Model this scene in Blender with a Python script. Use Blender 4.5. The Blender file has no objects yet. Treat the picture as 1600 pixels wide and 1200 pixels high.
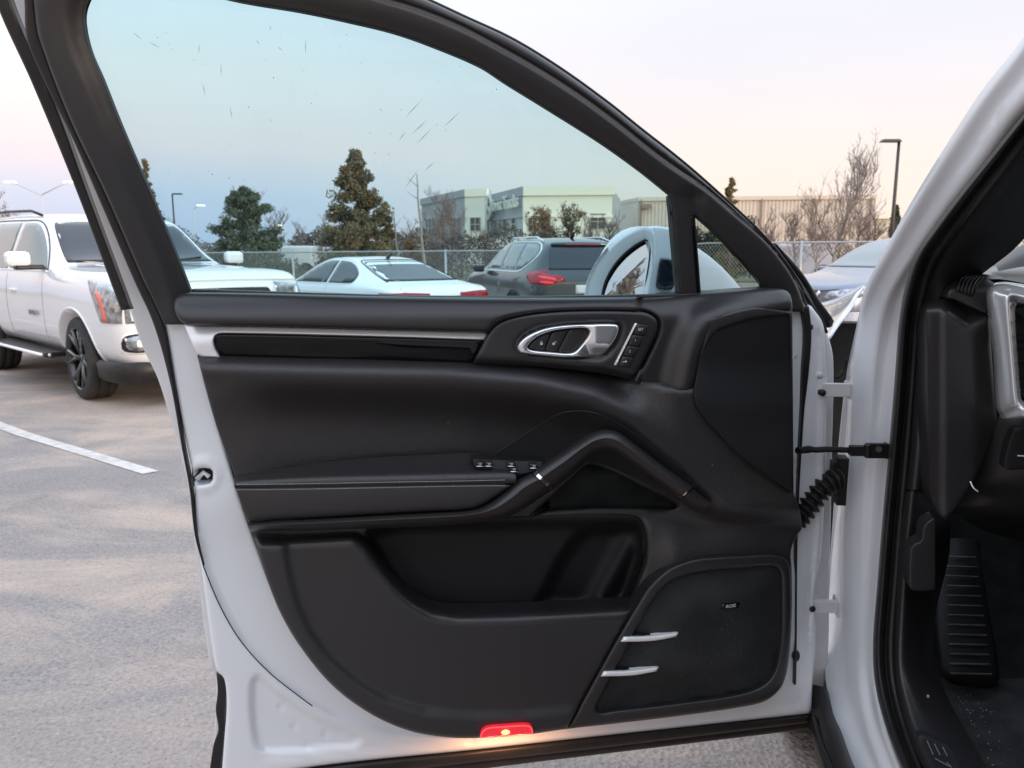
import bpy, bmesh, math, random
import numpy as np
from mathutils import Vector, Matrix
from mathutils.geometry import delaunay_2d_cdt
from mathutils.bvhtree import BVHTree
R = math.radians
rng = random.Random(7)
S = bpy.context.scene
COL = S.collection

# ------------------------------------------------------------------ camera, sky, sun, exposure
FPX = 1209.0
PITCH = math.atan(208 / FPX)
CAMZ = 1.22
cam_d = bpy.data.cameras.new('camera')
cam = bpy.data.objects.new('camera', cam_d); COL.objects.link(cam)
cam.location = (0, 0, CAMZ)
cam.rotation_euler = (R(90) - PITCH, 0, 0)
cam_d.sensor_width = 36; cam_d.sensor_fit = 'HORIZONTAL'; cam_d.lens = FPX / 1600 * 36
cam_d.clip_start = 0.02; cam_d.clip_end = 3000
cam_d.dof.use_dof = True; cam_d.dof.focus_distance = 1.3; cam_d.dof.aperture_fstop = 11
S.camera = cam
S.view_settings.view_transform = 'Standard'; S.view_settings.look = 'None'
S.view_settings.exposure = 0.48; S.view_settings.gamma = 1.0; S.view_settings.use_curve_mapping = False
S.render.engine = 'CYCLES'
S.cycles.use_denoising = True
S.cycles.max_bounces = 8; S.cycles.transparent_max_bounces = 24
S.cycles.caustics_reflective = False; S.cycles.caustics_refractive = False
S.cycles.sample_clamp_indirect = 6

SUN_EL, SUN_AZ = 4.0, 128.0     # degrees; azimuth clockwise from +Y: low, behind and to the right
world = bpy.data.worlds.new("World"); S.world = world; world.use_nodes = True
nt = world.node_tree; nt.nodes.clear()
def N(t, ty, **k):
    n = t.nodes.new(ty)
    for a, b in k.items(): setattr(n, a, b)
    return n
wo = N(nt, 'ShaderNodeOutputWorld'); bg = N(nt, 'ShaderNodeBackground'); bg2 = N(nt, 'ShaderNodeBackground')
add = N(nt, 'ShaderNodeAddShader')
sky = N(nt, 'ShaderNodeTexSky', sky_type='NISHITA', sun_disc=False)
sky.sun_elevation = R(SUN_EL); sky.sun_rotation = R(SUN_AZ); sky.air_density = 1.2; sky.dust_density = 2.0
nt.links.new(sky.outputs[0], bg2.inputs[0]); bg2.inputs[1].default_value = 0.025
tc = N(nt, 'ShaderNodeTexCoord'); sep = N(nt, 'ShaderNodeSeparateXYZ')
nt.links.new(tc.outputs['Generated'], sep.inputs[0])
def ramp(t, stops, interp='EASE'):
    r = N(t, 'ShaderNodeValToRGB'); r.color_ramp.interpolation = interp
    e = r.color_ramp.elements
    while len(e) < len(stops): e.new(0.5)
    for i, (p, c) in enumerate(stops):
        e[i].position = p; e[i].color = (*c, 1)
    return r
# dusk sky away from the sun: blue-grey earth shadow, pink belt, pale milky blue overhead
west = ramp(nt, [(0.0, (.30, .27, .26)), (.498, (.34, .31, .30)), (.5, (.42, .48, .63)), (.532, (.50, .53, .67)), (.56, (.74, .60, .63)),
                 (.60, (.76, .69, .68)), (.66, (.67, .72, .79)), (.80, (1.05, 1.14, 1.28)), (1.0, (1.15, 1.30, 1.58))], 'LINEAR')
east = ramp(nt, [(0.0, (.30, .27, .26)), (.498, (.34, .31, .30)), (.5, (.79, .62, .52)), (.54, (.74, .635, .585)), (.575, (.685, .63, .635)),
                 (.615, (.63, .615, .675)), (.68, (.64, .67, .76)), (.80, (1.05, 1.14, 1.28)), (1.0, (1.15, 1.30, 1.58))], 'LINEAR')
mz = N(nt, 'ShaderNodeMath', operation='MULTIPLY_ADD'); mz.inputs[1].default_value = .5; mz.inputs[2].default_value = .5
nt.links.new(sep.outputs['Z'], mz.inputs[0])
for r_ in (west, east): nt.links.new(mz.outputs[0], r_.inputs[0])
mr = N(nt, 'ShaderNodeMapRange'); mr.interpolation_type = 'SMOOTHSTEP'
mr.inputs['From Min'].default_value = -.42; mr.inputs['From Max'].default_value = .28
nt.links.new(sep.outputs['X'], mr.inputs['Value'])
mx = N(nt, 'ShaderNodeMix', data_type='RGBA')
mr2 = N(nt, 'ShaderNodeMapRange'); mr2.interpolation_type = 'SMOOTHSTEP'; mr2.inputs['From Min'].default_value = .25; mr2.inputs['From Max'].default_value = -.30
nt.links.new(sep.outputs['Y'], mr2.inputs['Value']); mxx_ = N(nt, 'ShaderNodeMath', operation='MAXIMUM'); nt.links.new(mr.outputs[0], mxx_.inputs[0]); nt.links.new(mr2.outputs[0], mxx_.inputs[1])
nt.links.new(mxx_.outputs[0], mx.inputs[0]); nt.links.new(west.outputs[0], mx.inputs[6]); nt.links.new(east.outputs[0], mx.inputs[7])
# very soft wisps
wn = N(nt, 'ShaderNodeTexNoise'); wn.inputs['Scale'].default_value = 3.0; wn.inputs['Detail'].default_value = 3
wm_ = N(nt, 'ShaderNodeMapping'); wm_.inputs['Scale'].default_value = (1, 1, 5)
nt.links.new(tc.outputs['Generated'], wm_.inputs[0]); nt.links.new(wm_.outputs[0], wn.inputs['Vector'])
wr = N(nt, 'ShaderNodeMapRange'); wr.inputs['To Min'].default_value = .97; wr.inputs['To Max'].default_value = 1.05
nt.links.new(wn.outputs[0], wr.inputs['Value'])
vm = N(nt, 'ShaderNodeVectorMath', operation='SCALE')
nt.links.new(mx.outputs[2], vm.inputs[0]); nt.links.new(wr.outputs[0], vm.inputs['Scale'])
nt.links.new(vm.outputs[0], bg.inputs[0]); bg.inputs[1].default_value = 1.0
nt.links.new(bg.outputs[0], add.inputs[0]); nt.links.new(bg2.outputs[0], add.inputs[1]); nt.links.new(add.outputs[0], wo.inputs[0])

sun_d = bpy.data.lights.new('sun', 'SUN'); sun_d.energy = 1.5; sun_d.angle = R(12); sun_d.color = (1, .82, .62)
sun = bpy.data.objects.new('sun', sun_d); COL.objects.link(sun)
_sd = Vector((math.sin(R(SUN_AZ)) * math.cos(R(9)), math.cos(R(SUN_AZ)) * math.cos(R(9)), math.sin(R(9))))
sun.rotation_euler = _sd.to_track_quat('Z', 'Y').to_euler()

# ------------------------------------------------------------------ materials
MATS = {}
def mat(name, col, rough=.5, metal=0., spec=.5, coat=0., coat_rough=.03, bump=None, mott=None, emit=None, sheen=0.):
    m = bpy.data.materials.new(name); m.use_nodes = True; MATS[name] = m
    t = m.node_tree; b = t.nodes['Principled BSDF']
    b.inputs['Base Color'].default_value = (*col, 1)
    b.inputs['Roughness'].default_value = rough; b.inputs['Metallic'].default_value = metal
    b.inputs['Specular IOR Level'].default_value = spec
    b.inputs['Coat Weight'].default_value = coat; b.inputs['Coat Roughness'].default_value = coat_rough
    b.inputs['Sheen Weight'].default_value = sheen
    o = N(t, 'ShaderNodeTexCoord')
    if emit: b.inputs['Emission Color'].default_value = (*emit[0], 1); b.inputs['Emission Strength'].default_value = emit[1]
    if mott:            # (scale, second colour, amount)
        n = N(t, 'ShaderNodeTexNoise'); n.inputs['Scale'].default_value = mott[0]; n.inputs['Detail'].default_value = 6
        t.links.new(o.outputs['Object'], n.inputs['Vector'])
        r = ramp(t, [(.38, col), (.66, tuple(c1 * (1 - mott[2]) + c2 * mott[2] for c1, c2 in zip(col, mott[1])))], 'LINEAR')
        t.links.new(n.outputs[0], r.inputs[0]); t.links.new(r.outputs[0], b.inputs['Base Color'])
        rr = N(t, 'ShaderNodeMapRange'); rr.inputs['To Min'].default_value = rough * .88; rr.inputs['To Max'].default_value = min(1, rough * 1.14)
        n2 = N(t, 'ShaderNodeTexNoise'); n2.inputs['Scale'].default_value = mott[0] * 2.7; n2.inputs['Detail'].default_value = 5
        t.links.new(o.outputs['Object'], n2.inputs['Vector'])
        t.links.new(n2.outputs[0], rr.inputs['Value']); t.links.new(rr.outputs[0], b.inputs['Roughness'])
    if bump:            # (kind, scale, distance)
        if bump[0] == 'leather':
            v = N(t, 'ShaderNodeTexVoronoi', feature='DISTANCE_TO_EDGE'); v.inputs['Scale'].default_value = bump[1]
            nn = N(t, 'ShaderNodeTexNoise'); nn.inputs['Scale'].default_value = bump[1] * .35
            ad = N(t, 'ShaderNodeMix', data_type='VECTOR'); ad.inputs[0].default_value = .02
            t.links.new(o.outputs['Object'], ad.inputs[4]); t.links.new(nn.outputs['Color'], ad.inputs[5])
            t.links.new(o.outputs['Object'], nn.inputs['Vector']); t.links.new(ad.outputs[1], v.inputs['Vector'])
            mm = N(t, 'ShaderNodeMapRange'); mm.inputs['From Max'].default_value = .25
            t.links.new(v.outputs['Distance'], mm.inputs['Value']); src = mm.outputs[0]
        elif bump[0] == 'noise':
            v = N(t, 'ShaderNodeTexNoise'); v.inputs['Scale'].default_value = bump[1]; v.inputs['Detail'].default_value = 3
            t.links.new(o.outputs['Object'], v.inputs['Vector']); src = v.outputs[0]
        elif bump[0] == 'lines':
            v = N(t, 'ShaderNodeTexWave', wave_type='BANDS', bands_direction='Z'); v.inputs['Scale'].default_value = bump[1]
            t.links.new(o.outputs['Object'], v.inputs['Vector']); src = v.outputs[0]
        elif bump[0] == 'dots':
            v = N(t, 'ShaderNodeTexVoronoi'); v.inputs['Scale'].default_value = bump[1]; v.inputs['Randomness'].default_value = 0
            t.links.new(o.outputs['Object'], v.inputs['Vector']); src = v.outputs['Distance']
        bp = N(t, 'ShaderNodeBump'); bp.inputs['Strength'].default_value = 1; bp.inputs['Distance'].default_value = bump[2]
        t.links.new(src, bp.inputs['Height']); t.links.new(bp.outputs[0], b.inputs['Normal'])
    return m
def glass(name, tint, gloss=1.0, rough=0.0, dusty=0.0):
    m = bpy.data.materials.new(name); m.use_nodes = True; MATS[name] = m
    t = m.node_tree; t.nodes.clear()
    o = N(t, 'ShaderNodeOutputMaterial'); tr = N(t, 'ShaderNodeBsdfTransparent'); gl = N(t, 'ShaderNodeBsdfGlossy')
    fr = N(t, 'ShaderNodeFresnel'); fr.inputs[0].default_value = 1.45; mxs = N(t, 'ShaderNodeMixShader')
    tr.inputs[0].default_value = (*tint, 1); gl.inputs[0].default_value = (.9 * gloss,) * 3 + (1,); gl.inputs['Roughness'].default_value = rough
    t.links.new(fr.outputs[0], mxs.inputs[0]); t.links.new(tr.outputs[0], mxs.inputs[1]); t.links.new(gl.outputs[0], mxs.inputs[2])
    if dusty:
        tcg = N(t, 'ShaderNodeTexCoord'); nn = N(t, 'ShaderNodeTexNoise'); nn.inputs['Scale'].default_value = 9; nn.inputs['Detail'].default_value = 8
        t.links.new(tcg.outputs['Object'], nn.inputs['Vector'])
        rr = ramp(t, [(.45, (0, 0, 0)), (.8, (dusty,) * 3)], 'LINEAR'); t.links.new(nn.outputs[0], rr.inputs[0])
        df = N(t, 'ShaderNodeBsdfDiffuse'); df.inputs[0].default_value = (.6, .6, .58, 1); m2 = N(t, 'ShaderNodeMixShader')
        t.links.new(rr.outputs[0], m2.inputs[0]); t.links.new(mxs.outputs[0], m2.inputs[1]); t.links.new(df.outputs[0], m2.inputs[2])
        t.links.new(m2.outputs[0], o.inputs[0])
    else:
        t.links.new(mxs.outputs[0], o.inputs[0])
    return m
WHITE = mat('white_car_paint', (.80, .815, .84), .3, coat=1, coat_rough=.02)
WHITE_DIRTY = mat('white_jamb_paint', (.68, .68, .69), .34, coat=.5, coat_rough=.1, mott=(9, (.50, .46, .40), .3))
WHITE2 = mat('white_vehicle_paint', (.80, .79, .80), .25, coat=1, coat_rough=.02)
WHITE3 = mat('white_coupe_paint', (.82, .83, .82), .25, coat=1, coat_rough=.02)
GREY = mat('dark_grey_paint', (.012, .016, .022), .3, metal=.1, coat=1, coat_rough=.02)
SILVER = mat('blue_silver_paint', (.15, .17, .23), .3, metal=.6, coat=1, coat_rough=.02)
LEATHER = mat('black_leather', (.022, .0195, .020), .38, spec=.6, bump=('leather', 330, .00014), mott=(3, (.026, .023, .0235), .7))
SOFT = mat('soft_black_plastic', (.021, .019, .020), .38, spec=.58, bump=('noise', 1100, .00008), mott=(3, (.025, .023, .0235), .6))
DARKP = mat('deep_black_plastic', (.009, .009, .010), .55, spec=.3, bump=('noise', 900, .0001), mott=(8, (.014, .014, .015), .6))
TRIMF = mat('frame_cover_plastic', (.028, .026, .027), .45, spec=.4, mott=(5, (.036, .033, .033), .5), bump=('noise', 1300, .00015))
RUBBER = mat('black_rubber_seal', (.012, .011, .011), .42, spec=.4, mott=(14, (.030, .026, .024), .5))
SATIN = mat('satin_silver_trim', (.95, .94, .95), .36, metal=.25, mott=(9, (.95, .95, .95), .3))
VENTC = mat('vent_frame_metal', (.86, .87, .89), .2, metal=.6, coat=.5)
CHROME = mat('polished_chrome', (.80, .80, .80), .08, metal=1.0)
PIANO = mat('gloss_black_trim', (.003, .003, .004), .04, spec=.32)
GRILLE = mat('speaker_mesh_black', (.014, .015, .016), .6, spec=.3, bump=('dots', 560, .0006), mott=(9, (.034, .036, .036), .7))
RIBS = mat('ribbed_black_fabric', (.012, .012, .013), .55, spec=.35, bump=('lines', 210, .0006))
FELT = mat('pocket_lining_black', (.006, .0075, .0075), .75, spec=.2, mott=(22, (.02, .024, .022), .6))
THREAD = mat('grey_stitching', (.34, .32, .32), .8)
PRINT = mat('pale_print', (.62, .62, .62), .6)
SPECK = mat('pale_dust_specks', (.45, .42, .38), .9)
SCUFF = mat('dusty_scuff', (.13, .13, .13), .7)
NAVY = mat('blue_black_lens', (.010, .013, .022), .1, coat=1)
LAMPR = mat('red_lamp_lens', (.75, .02, .03), .12, coat=1, emit=((1, .02, .04), .42), bump=('lines', 420, .0006))
LAMPC = mat('glowing_bulb', (1, .5, .2), .3, emit=((1, .34, .12), 2.6))
DGLASS = glass('tinted_window_glass', (.775, .905, .935), .3, dusty=.02)
QGLASS = glass('quarter_window_glass', (.76, .84, .84), .5)
WGLASS = glass('windscreen_glass', (.86, .95, .95), .7)
MIRROR = mat('mirror_glass', (.88, .84, .83), .01, metal=1.0)
CARGL = mat('vehicle_tinted_glass', (.02, .025, .032), .04, spec=.6)
CARGL2 = mat('vehicle_pale_glass', (.13, .16, .17), .05, spec=.8, coat=.5, coat_rough=0)
TYRE = mat('tyre_rubber', (.022, .021, .021), .8, mott=(12, (.05, .045, .04), .5))
RIM = mat('gloss_black_rim', (.02, .02, .022), .18, metal=.5, coat=1)
TAIL = mat('tail_lamp_red', (.24, .006, .012), .15, spec=.5, emit=((.8, .02, .04), .10))
TAIL2 = mat('tail_lamp_element', (.6, .03, .04), .2, emit=((1, .05, .06), .5))
HANDLE = mat('brushed_bright_metal', (.86, .86, .87), .22, metal=.85)
AMBER = mat('amber_reflector', (.75, .09, .03), .2, coat=1)
LAMPG = mat('clear_lamp_lens', (.50, .52, .55), .08, metal=.75, coat=1, mott=(16, (.08, .09, .10), .9))
WARMLIT = mat('lit_fog_lamp', (.8, .75, .6), .2, emit=((1, .85, .55), .8))

# ------------------------------------------------------------------ object bookkeeping
def tag(o, label=None, cat=None, group=None, kind=None):
    if label: o['label'] = label
    if cat: o['category'] = cat
    if group: o['group'] = group
    if kind: o['kind'] = kind
    return o
def empty(name, loc=(0, 0, 0), rz=0.):
    o = bpy.data.objects.new(name, None); COL.objects.link(o); o.location = loc; o.rotation_euler = (0, 0, rz)
    o.empty_display_size = .1
    return o
def wm(o):
    m = Matrix.LocRotScale(o.location, o.rotation_euler, o.scale)
    return (wm(o.parent) @ o.matrix_parent_inverse @ m) if o.parent else m
def mesh(name, verts, faces, material, parent=None, smooth=True, world=True, mats=None, fm=None, label=None):
    me = bpy.data.meshes.new(name); me.from_pydata([tuple(map(float, v)) for v in verts], [], [tuple(map(int, f)) for f in faces])
    for m_ in (mats or [material]): me.materials.append(m_)
    if fm is not None: me.polygons.foreach_set('material_index', np.asarray(fm, dtype=np.int32))
    me.polygons.foreach_set('use_smooth', [smooth] * len(me.polygons))
    me.update()
    o = bpy.data.objects.new(name, me); COL.objects.link(o)
    if parent:
        o.parent = parent
        if world: o.matrix_parent_inverse = wm(parent).inverted()
    if label: o['label'] = label
    return o

# ------------------------------------------------------------------ sight lines of the photograph -> points in the place
_c, _s = math.cos(PITCH), math.sin(PITCH)
def ray(px, py):
    x = (np.asarray(px, float) - 800) / FPX; y = -(np.asarray(py, float) - 600) / FPX
    return np.stack([x, _c + y * _s, -_s + y * _c], -1)
C0 = np.array([0, 0, CAMZ])
def atY(px, py, Y):
    d = ray(px, py); return C0 + d * (np.asarray(Y, float) / d[..., 1])[..., None]
def ground_z(y):
    y = np.asarray(y, float); return -.22 * np.clip((y - 2.0) / 4.0, 0, 1) ** 1
def onG(px, py, lift=0.):
    d = ray(px, py); z = 0. * d[..., 2]
    for _ in range(30):
        t = (z + lift - CAMZ) / d[..., 2]; z = ground_z(t * d[..., 1])
    return C0 + d * t[..., None]
class Frame:
    """a vertical plane (optionally leaning above zb) that traced outlines are laid on"""
    def __init__(s, o, az, lean=0., zb=9.):
        s.o = np.array(o, float); a = R(az); s.u = np.array([math.cos(a), math.sin(a), 0]); s.n = np.array([math.sin(a), -math.cos(a), 0])
        s.lean = lean; s.zb = zb
    def P(s, px, py, w=0.):
        d = ray(px, py); w = np.asarray(w, float) + 0 * d[..., 0]
        oc = (s.o - C0) @ s.n; dn = d @ s.n
        t = (w + oc) / dn; P = C0 + d * t[..., None]
        if s.lean:
            t2 = (w + oc + s.lean * (CAMZ - s.zb)) / (dn - s.lean * d[..., 2])
            P2 = C0 + d * t2[..., None]
            P = np.where((P[..., 2] > s.zb)[..., None], P2, P)
        return P
def smooth_path(pts, closed=True, step=6.):
    """Catmull-Rom through the points; a third item 'c' marks a sharp corner"""
    P = np.array([p[:2] for p in pts], float); n = len(P); cor = [len(p) > 2 for p in pts]; out = []
    segs = n if closed else n - 1
    for i in range(segs):
        j = (i + 1) % n; p1, p2 = P[i], P[j]
        p0 = P[(i - 1) % n] if (closed or i > 0) else p1; p3 = P[(j + 1) % n] if (closed or j < n - 1) else p2
        L = np.linalg.norm(p2 - p1)
        m1 = (p2 - p1) if cor[i] else (p2 - p0) / (np.linalg.norm(p2 - p1) + np.linalg.norm(p1 - p0) + 1e-9) * L
        m2 = (p2 - p1) if cor[j] else (p3 - p1) / (np.linalg.norm(p3 - p2) + np.linalg.norm(p2 - p1) + 1e-9) * L
        k = max(1, int(round(L / step)))
        for q in range(k):
            t = q / k; t2, t3 = t * t, t * t * t
            out.append((2 * t3 - 3 * t2 + 1) * p1 + (t3 - 2 * t2 + t) * m1 + (-2 * t3 + 3 * t2) * p2 + (t3 - t2) * m2)
    if not closed: out.append(P[-1])
    return np.array(out)
def dist_poly(Q, loop, closed=True):
    A = loop; B = np.roll(loop, -1, 0)
    if not closed: A, B = loop[:-1], loop[1:]
    out = np.full(len(Q), 1e9); AB = B - A; L = (AB ** 2).sum(1) + 1e-12
    for k in range(0, len(Q), 2000):
        q = Q[k:k + 2000, None, :]; t = np.clip(((q - A) * AB).sum(2) / L, 0, 1)
        out[k:k + 2000] = np.sqrt((((q - (A + t[..., None] * AB)) ** 2).sum(2)).min(1))
    return out
def inside(Q, loop):
    A = loop; B = np.roll(loop, -1, 0); c = np.zeros(len(Q), bool)
    for a, b in zip(A, B):
        if a[1] == b[1]: continue
        m = (Q[:, 1] > min(a[1], b[1])) & (Q[:, 1] <= max(a[1], b[1]))
        c ^= m & (Q[:, 0] < a[0] + (Q[:, 1] - a[1]) * (b[0] - a[0]) / (b[1] - a[1]))
    return c
def sst(x, a, b):
    t = np.clip((x - a) / (b - a), 0, 1); return t * t * (3 - 2 * t)
def side(Q, line):
    """signed distance to an open polyline, + on the right hand of its direction (image axes)"""
    L = np.array(line, float); d = dist_poly(Q, L, False)
    A, B = L[:-1], L[1:]; AB = B - A; LL = (AB ** 2).sum(1) + 1e-12
    q = Q[:, None, :]; t = np.clip(((q - A) * AB).sum(2) / LL, 0, 1); pr = A + t[..., None] * AB
    i = (((q - pr) ** 2).sum(2)).argmin(1)
    v = Q - A[i]; cr = AB[i, 0] * v[:, 1] - AB[i, 1] * v[:, 0]
    return d * np.sign(cr)
def tri_region(loops, res, rings=(), extra=None):
    """triangulated region: first loop outer, others holes"""
    verts = [tuple(p) for l in loops for p in l]; edges = []; o = 0
    for l in loops:
        n = len(l); edges += [(o + i, o + (i + 1) % n) for i in range(n)]; o += n
    mn, mxx = loops[0].min(0), loops[0].max(0)
    gx = np.arange(mn[0] + res * .5, mxx[0], res); gy = np.arange(mn[1] + res * .5, mxx[1], res)
    G = np.array([(x + (res * .5 if j % 2 else 0), y) for j, y in enumerate(gy) for x in gx]) if len(gx) and len(gy) else np.zeros((0, 2))
    if extra is not None: G = np.vstack([G, extra])
    def keep(Q, dmin):
        if not len(Q): return Q
        m = inside(Q, loops[0])
        for h in loops[1:]: m &= ~inside(Q, h)
        Q = Q[m]
        d = np.min([dist_poly(Q, l) for l in loops], 0) if len(Q) else np.zeros(0)
        return Q[d > dmin]
    rmax = max(rings) if rings else 0
    G = keep(G, max(rmax + res * .35, res * .45)) if len(G) else G
    add_ = [G]
    for r_ in rings:
        for l in loops:
            t = np.roll(l, -1, 0) - np.roll(l, 1, 0); t /= (np.linalg.norm(t, axis=1)[:, None] + 1e-9)
            for sgn in (1, -1):
                Q = l + sgn * r_ * np.stack([-t[:, 1], t[:, 0]], 1)
                add_.append(keep(Q, r_ * .93))
    allp = verts + [tuple(p) for a in add_ for p in a]
    vs, es, fs, _, _, _ = delaunay_2d_cdt([Vector(p) for p in allp], edges, [], 0, 1e-5)
    V = np.array([tuple(v) for v in vs]); cen = np.array([V[list(f)].mean(0) for f in fs])
    m = inside(cen, loops[0])
    for h in loops[1:]: m &= ~inside(cen, h)
    F = [tuple(f) for f, k in zip(fs, m) if k]
    return V, F
def boundary_edges(F):
    cnt = {}
    for f in F:
        for i in range(len(f)):
            a, b = f[i], f[(i + 1) % len(f)]
            cnt[(a, b)] = cnt.get((a, b), 0) + 1
    return [(a, b) for (a, b) in cnt if (b, a) not in cnt]
def panel(name, fr, outline, w, material, parent, r=6., th=.012, res=14., relief=None, holes=(), step=6., smooth=True, label=None, rr=None, back=False, extra=None):
    """outline traced on the photograph, laid at height w (m) over the frame's plane, edges rounded by r px, with a skirt th deep"""
    loops = [smooth_path(outline, True, step)] + [smooth_path(h, True, step) for h in holes]
    rings = [r * .08, r * .3, r * .62, r] if r > 0 else []
    V, F = tri_region(loops, res, rings, extra)
    d = np.min([dist_poly(V, l) for l in loops], 0)
    rm = (rr if rr is not None else r * .00105)
    prof = np.where(d < r, -rm + rm * np.sqrt(np.clip(1 - (1 - d / max(r, 1e-6)) ** 2, 0, 1)), 0.) if r > 0 else 0 * d
    ww = w + prof
    if relief is not None: ww = ww + relief(V, d)
    P = fr.P(V[:, 0], V[:, 1], ww)
    # orient towards the camera
    f0 = F[len(F) // 2]; nrm = np.cross(P[f0[1]] - P[f0[0]], P[f0[2]] - P[f0[0]])
    if nrm @ (C0 - P[f0[0]]) < 0: F = [tuple(reversed(f)) for f in F]
    be = boundary_edges(F); nv = len(P); mp = {}; ex = []
    for a, b in be:
        for k in (a, b):
            if k not in mp: mp[k] = nv + len(ex); ex.append(P[k] - fr.n * th)
    F2 = F + [(b, a, mp[a], mp[b]) for a, b in be]
    Pn = np.vstack([P, np.array(ex)]) if ex else P
    if back:
        Pb = P - fr.n * (th + .0002); o_ = len(Pn); Pn = np.vstack([Pn, Pb]); F2 = F2 + [tuple(o_ + k for k in reversed(f)) for f in F]
    return mesh(name, Pn, F2, material, parent, smooth, label=label)
def tube_verts(path, rad, seg=8, closed=False, flat=None):
    P = np.array(path, float); n = len(P); rad = np.broadcast_to(np.asarray(rad, float), (n,))
    T = np.gradient(P, axis=0) if not closed else np.roll(P, -1, 0) - np.roll(P, 1, 0)
    T /= np.linalg.norm(T, axis=1)[:, None] + 1e-12
    up = np.array([0, 0, 1.]) if abs(T[0] @ np.array([0, 0, 1.])) < .9 else np.array([1., 0, 0])
    V = []; u = None
    for i in range(n):
        if u is None: u = np.cross(T[i], up)
        u = u - T[i] * (u @ T[i]); u /= np.linalg.norm(u) + 1e-12; v = np.cross(T[i], u)
        for k in range(seg):
            a = 2 * math.pi * k / seg; V.append(P[i] + rad[i] * (u * math.cos(a) + v * math.sin(a)))
    F = []
    for i in range(n - (0 if closed else 1)):
        j = (i + 1) % n
        for k in range(seg):
            k2 = (k + 1) % seg; F.append((i * seg + k, i * seg + k2, j * seg + k2, j * seg + k))
    if not closed: F += [tuple(range(seg))[::-1], tuple((n - 1) * seg + k for k in range(seg))]
    return V, F
def tube(name, path, rad, material, parent=None, seg=8, closed=False, **k):
    V, F = tube_verts(path, rad, seg, closed); return mesh(name, V, F, material, parent, **k)
class MB:
    def __init__(s): s.V = []; s.F = []; s.M = []
    def add(s, V, F, m=0):
        o = len(s.V); s.V += [tuple(v) for v in V]; s.F += [tuple(o + k for k in f) for f in F]; s.M += [m] * len(F); return s
    def box(s, c, d, rz=0., m=0, taper=1.):
        ca, sa = math.cos(rz), math.sin(rz); V = []
        for z in (-.5, .5):
            k = taper if z > 0 else 1.
            for x, y in ((-.5, -.5), (.5, -.5), (.5, .5), (-.5, .5)):
                X, Y = x * d[0] * k, y * d[1] * k; V.append((c[0] + X * ca - Y * sa, c[1] + X * sa + Y * ca, c[2] + z * d[2]))
        return s.add(V, [(3, 2, 1, 0), (4, 5, 6, 7), (0, 1, 5, 4), (1, 2, 6, 5), (2, 3, 7, 6), (3, 0, 4, 7)], m)
    def tube(s, path, rad, seg=8, m=0): V, F = tube_verts(path, rad, seg); return s.add(V, F, m)
    def make(s, name, material, parent=None, smooth=False, **k):
        mats = material if isinstance(material, list) else [material]
        return mesh(name, s.V, s.F, None, parent, smooth, mats=mats, fm=s.M, **k)
def cr1(A, k, closed=False):
    """Catmull-Rom subdivision of an array of points along axis 0"""
    A = np.asarray(A, float); n = len(A); out = []
    for i in range(n - 1):
        p0, p1, p2, p3 = A[max(i - 1, 0)], A[i], A[i + 1], A[min(i + 2, n - 1)]
        for q in range(k):
            t = q / k
            out.append(.5 * ((2 * p1) + (-p0 + p2) * t + (2 * p0 - 5 * p1 + 4 * p2 - p3) * t * t + (-p0 + 3 * p1 - 3 * p2 + p3) * t ** 3))
    out.append(A[-1]); return np.array(out)
def grid_mesh(name, P, material, parent=None, flip=None, **kw):
    """P: rows x cols x 3"""
    n, m_ = P.shape[:2]; V = P.reshape(-1, 3)
    F = [(i * m_ + j, i * m_ + j + 1, (i + 1) * m_ + j + 1, (i + 1) * m_ + j) for i in range(n - 1) for j in range(m_ - 1)]
    if flip is None:
        i, j = n // 2 - (n == 2), m_ // 2 - (m_ == 2); i = min(i, n - 2); j = min(j, m_ - 2)
        nr = np.cross(P[i, j + 1] - P[i, j], P[i + 1, j] - P[i, j]); flip = nr @ (C0 - P[i, j]) < 0
    if flip: F = [f[::-1] for f in F]
    return mesh(name, V, F, material, parent, **kw)
def loft(name, rows, material, parent=None, ku=4, kv=3, **kw):
    """rows of (px, py, Y) sight points with depth; smoothed both ways"""
    A = np.array(rows, float); W_ = atY(A[..., 0], A[..., 1], A[..., 2])
    W_ = cr1(W_, ku); W_ = np.swapaxes(cr1(np.swapaxes(W_, 0, 1), kv), 0, 1)
    return grid_mesh(name, W_, material, parent, **kw)
def floft(name, fr, rows, material, parent=None, ku=4, kv=3, **kw):
    """rows of (px, py, w) on a frame"""
    A = np.array(rows, float); A = cr1(A, ku); A = np.swapaxes(cr1(np.swapaxes(A, 0, 1), kv), 0, 1)
    return grid_mesh(name, fr.P(A[..., 0], A[..., 1], A[..., 2]), material, parent, **kw)
def text_mesh(name, body, size, material, parent, M, ext=.0005, shear=0., align='CENTER', **kw):
    cu = bpy.data.curves.new(name + '_c', 'FONT'); cu.body = body; cu.size = size; cu.extrude = ext; cu.shear = shear
    cu.align_x = align; cu.align_y = 'CENTER'; cu.resolution_u = 3
    to = bpy.data.objects.new(name + '_t', cu); COL.objects.link(to)
    dg = bpy.context.evaluated_depsgraph_get(); me = bpy.data.meshes.new_from_object(to.evaluated_get(dg))
    V = [M @ v.co for v in me.vertices]; F = [tuple(p.vertices) for p in me.polygons]
    bpy.data.objects.remove(to); bpy.data.curves.remove(cu)
    return mesh(name, V, F, material, parent, False, **kw)
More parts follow.
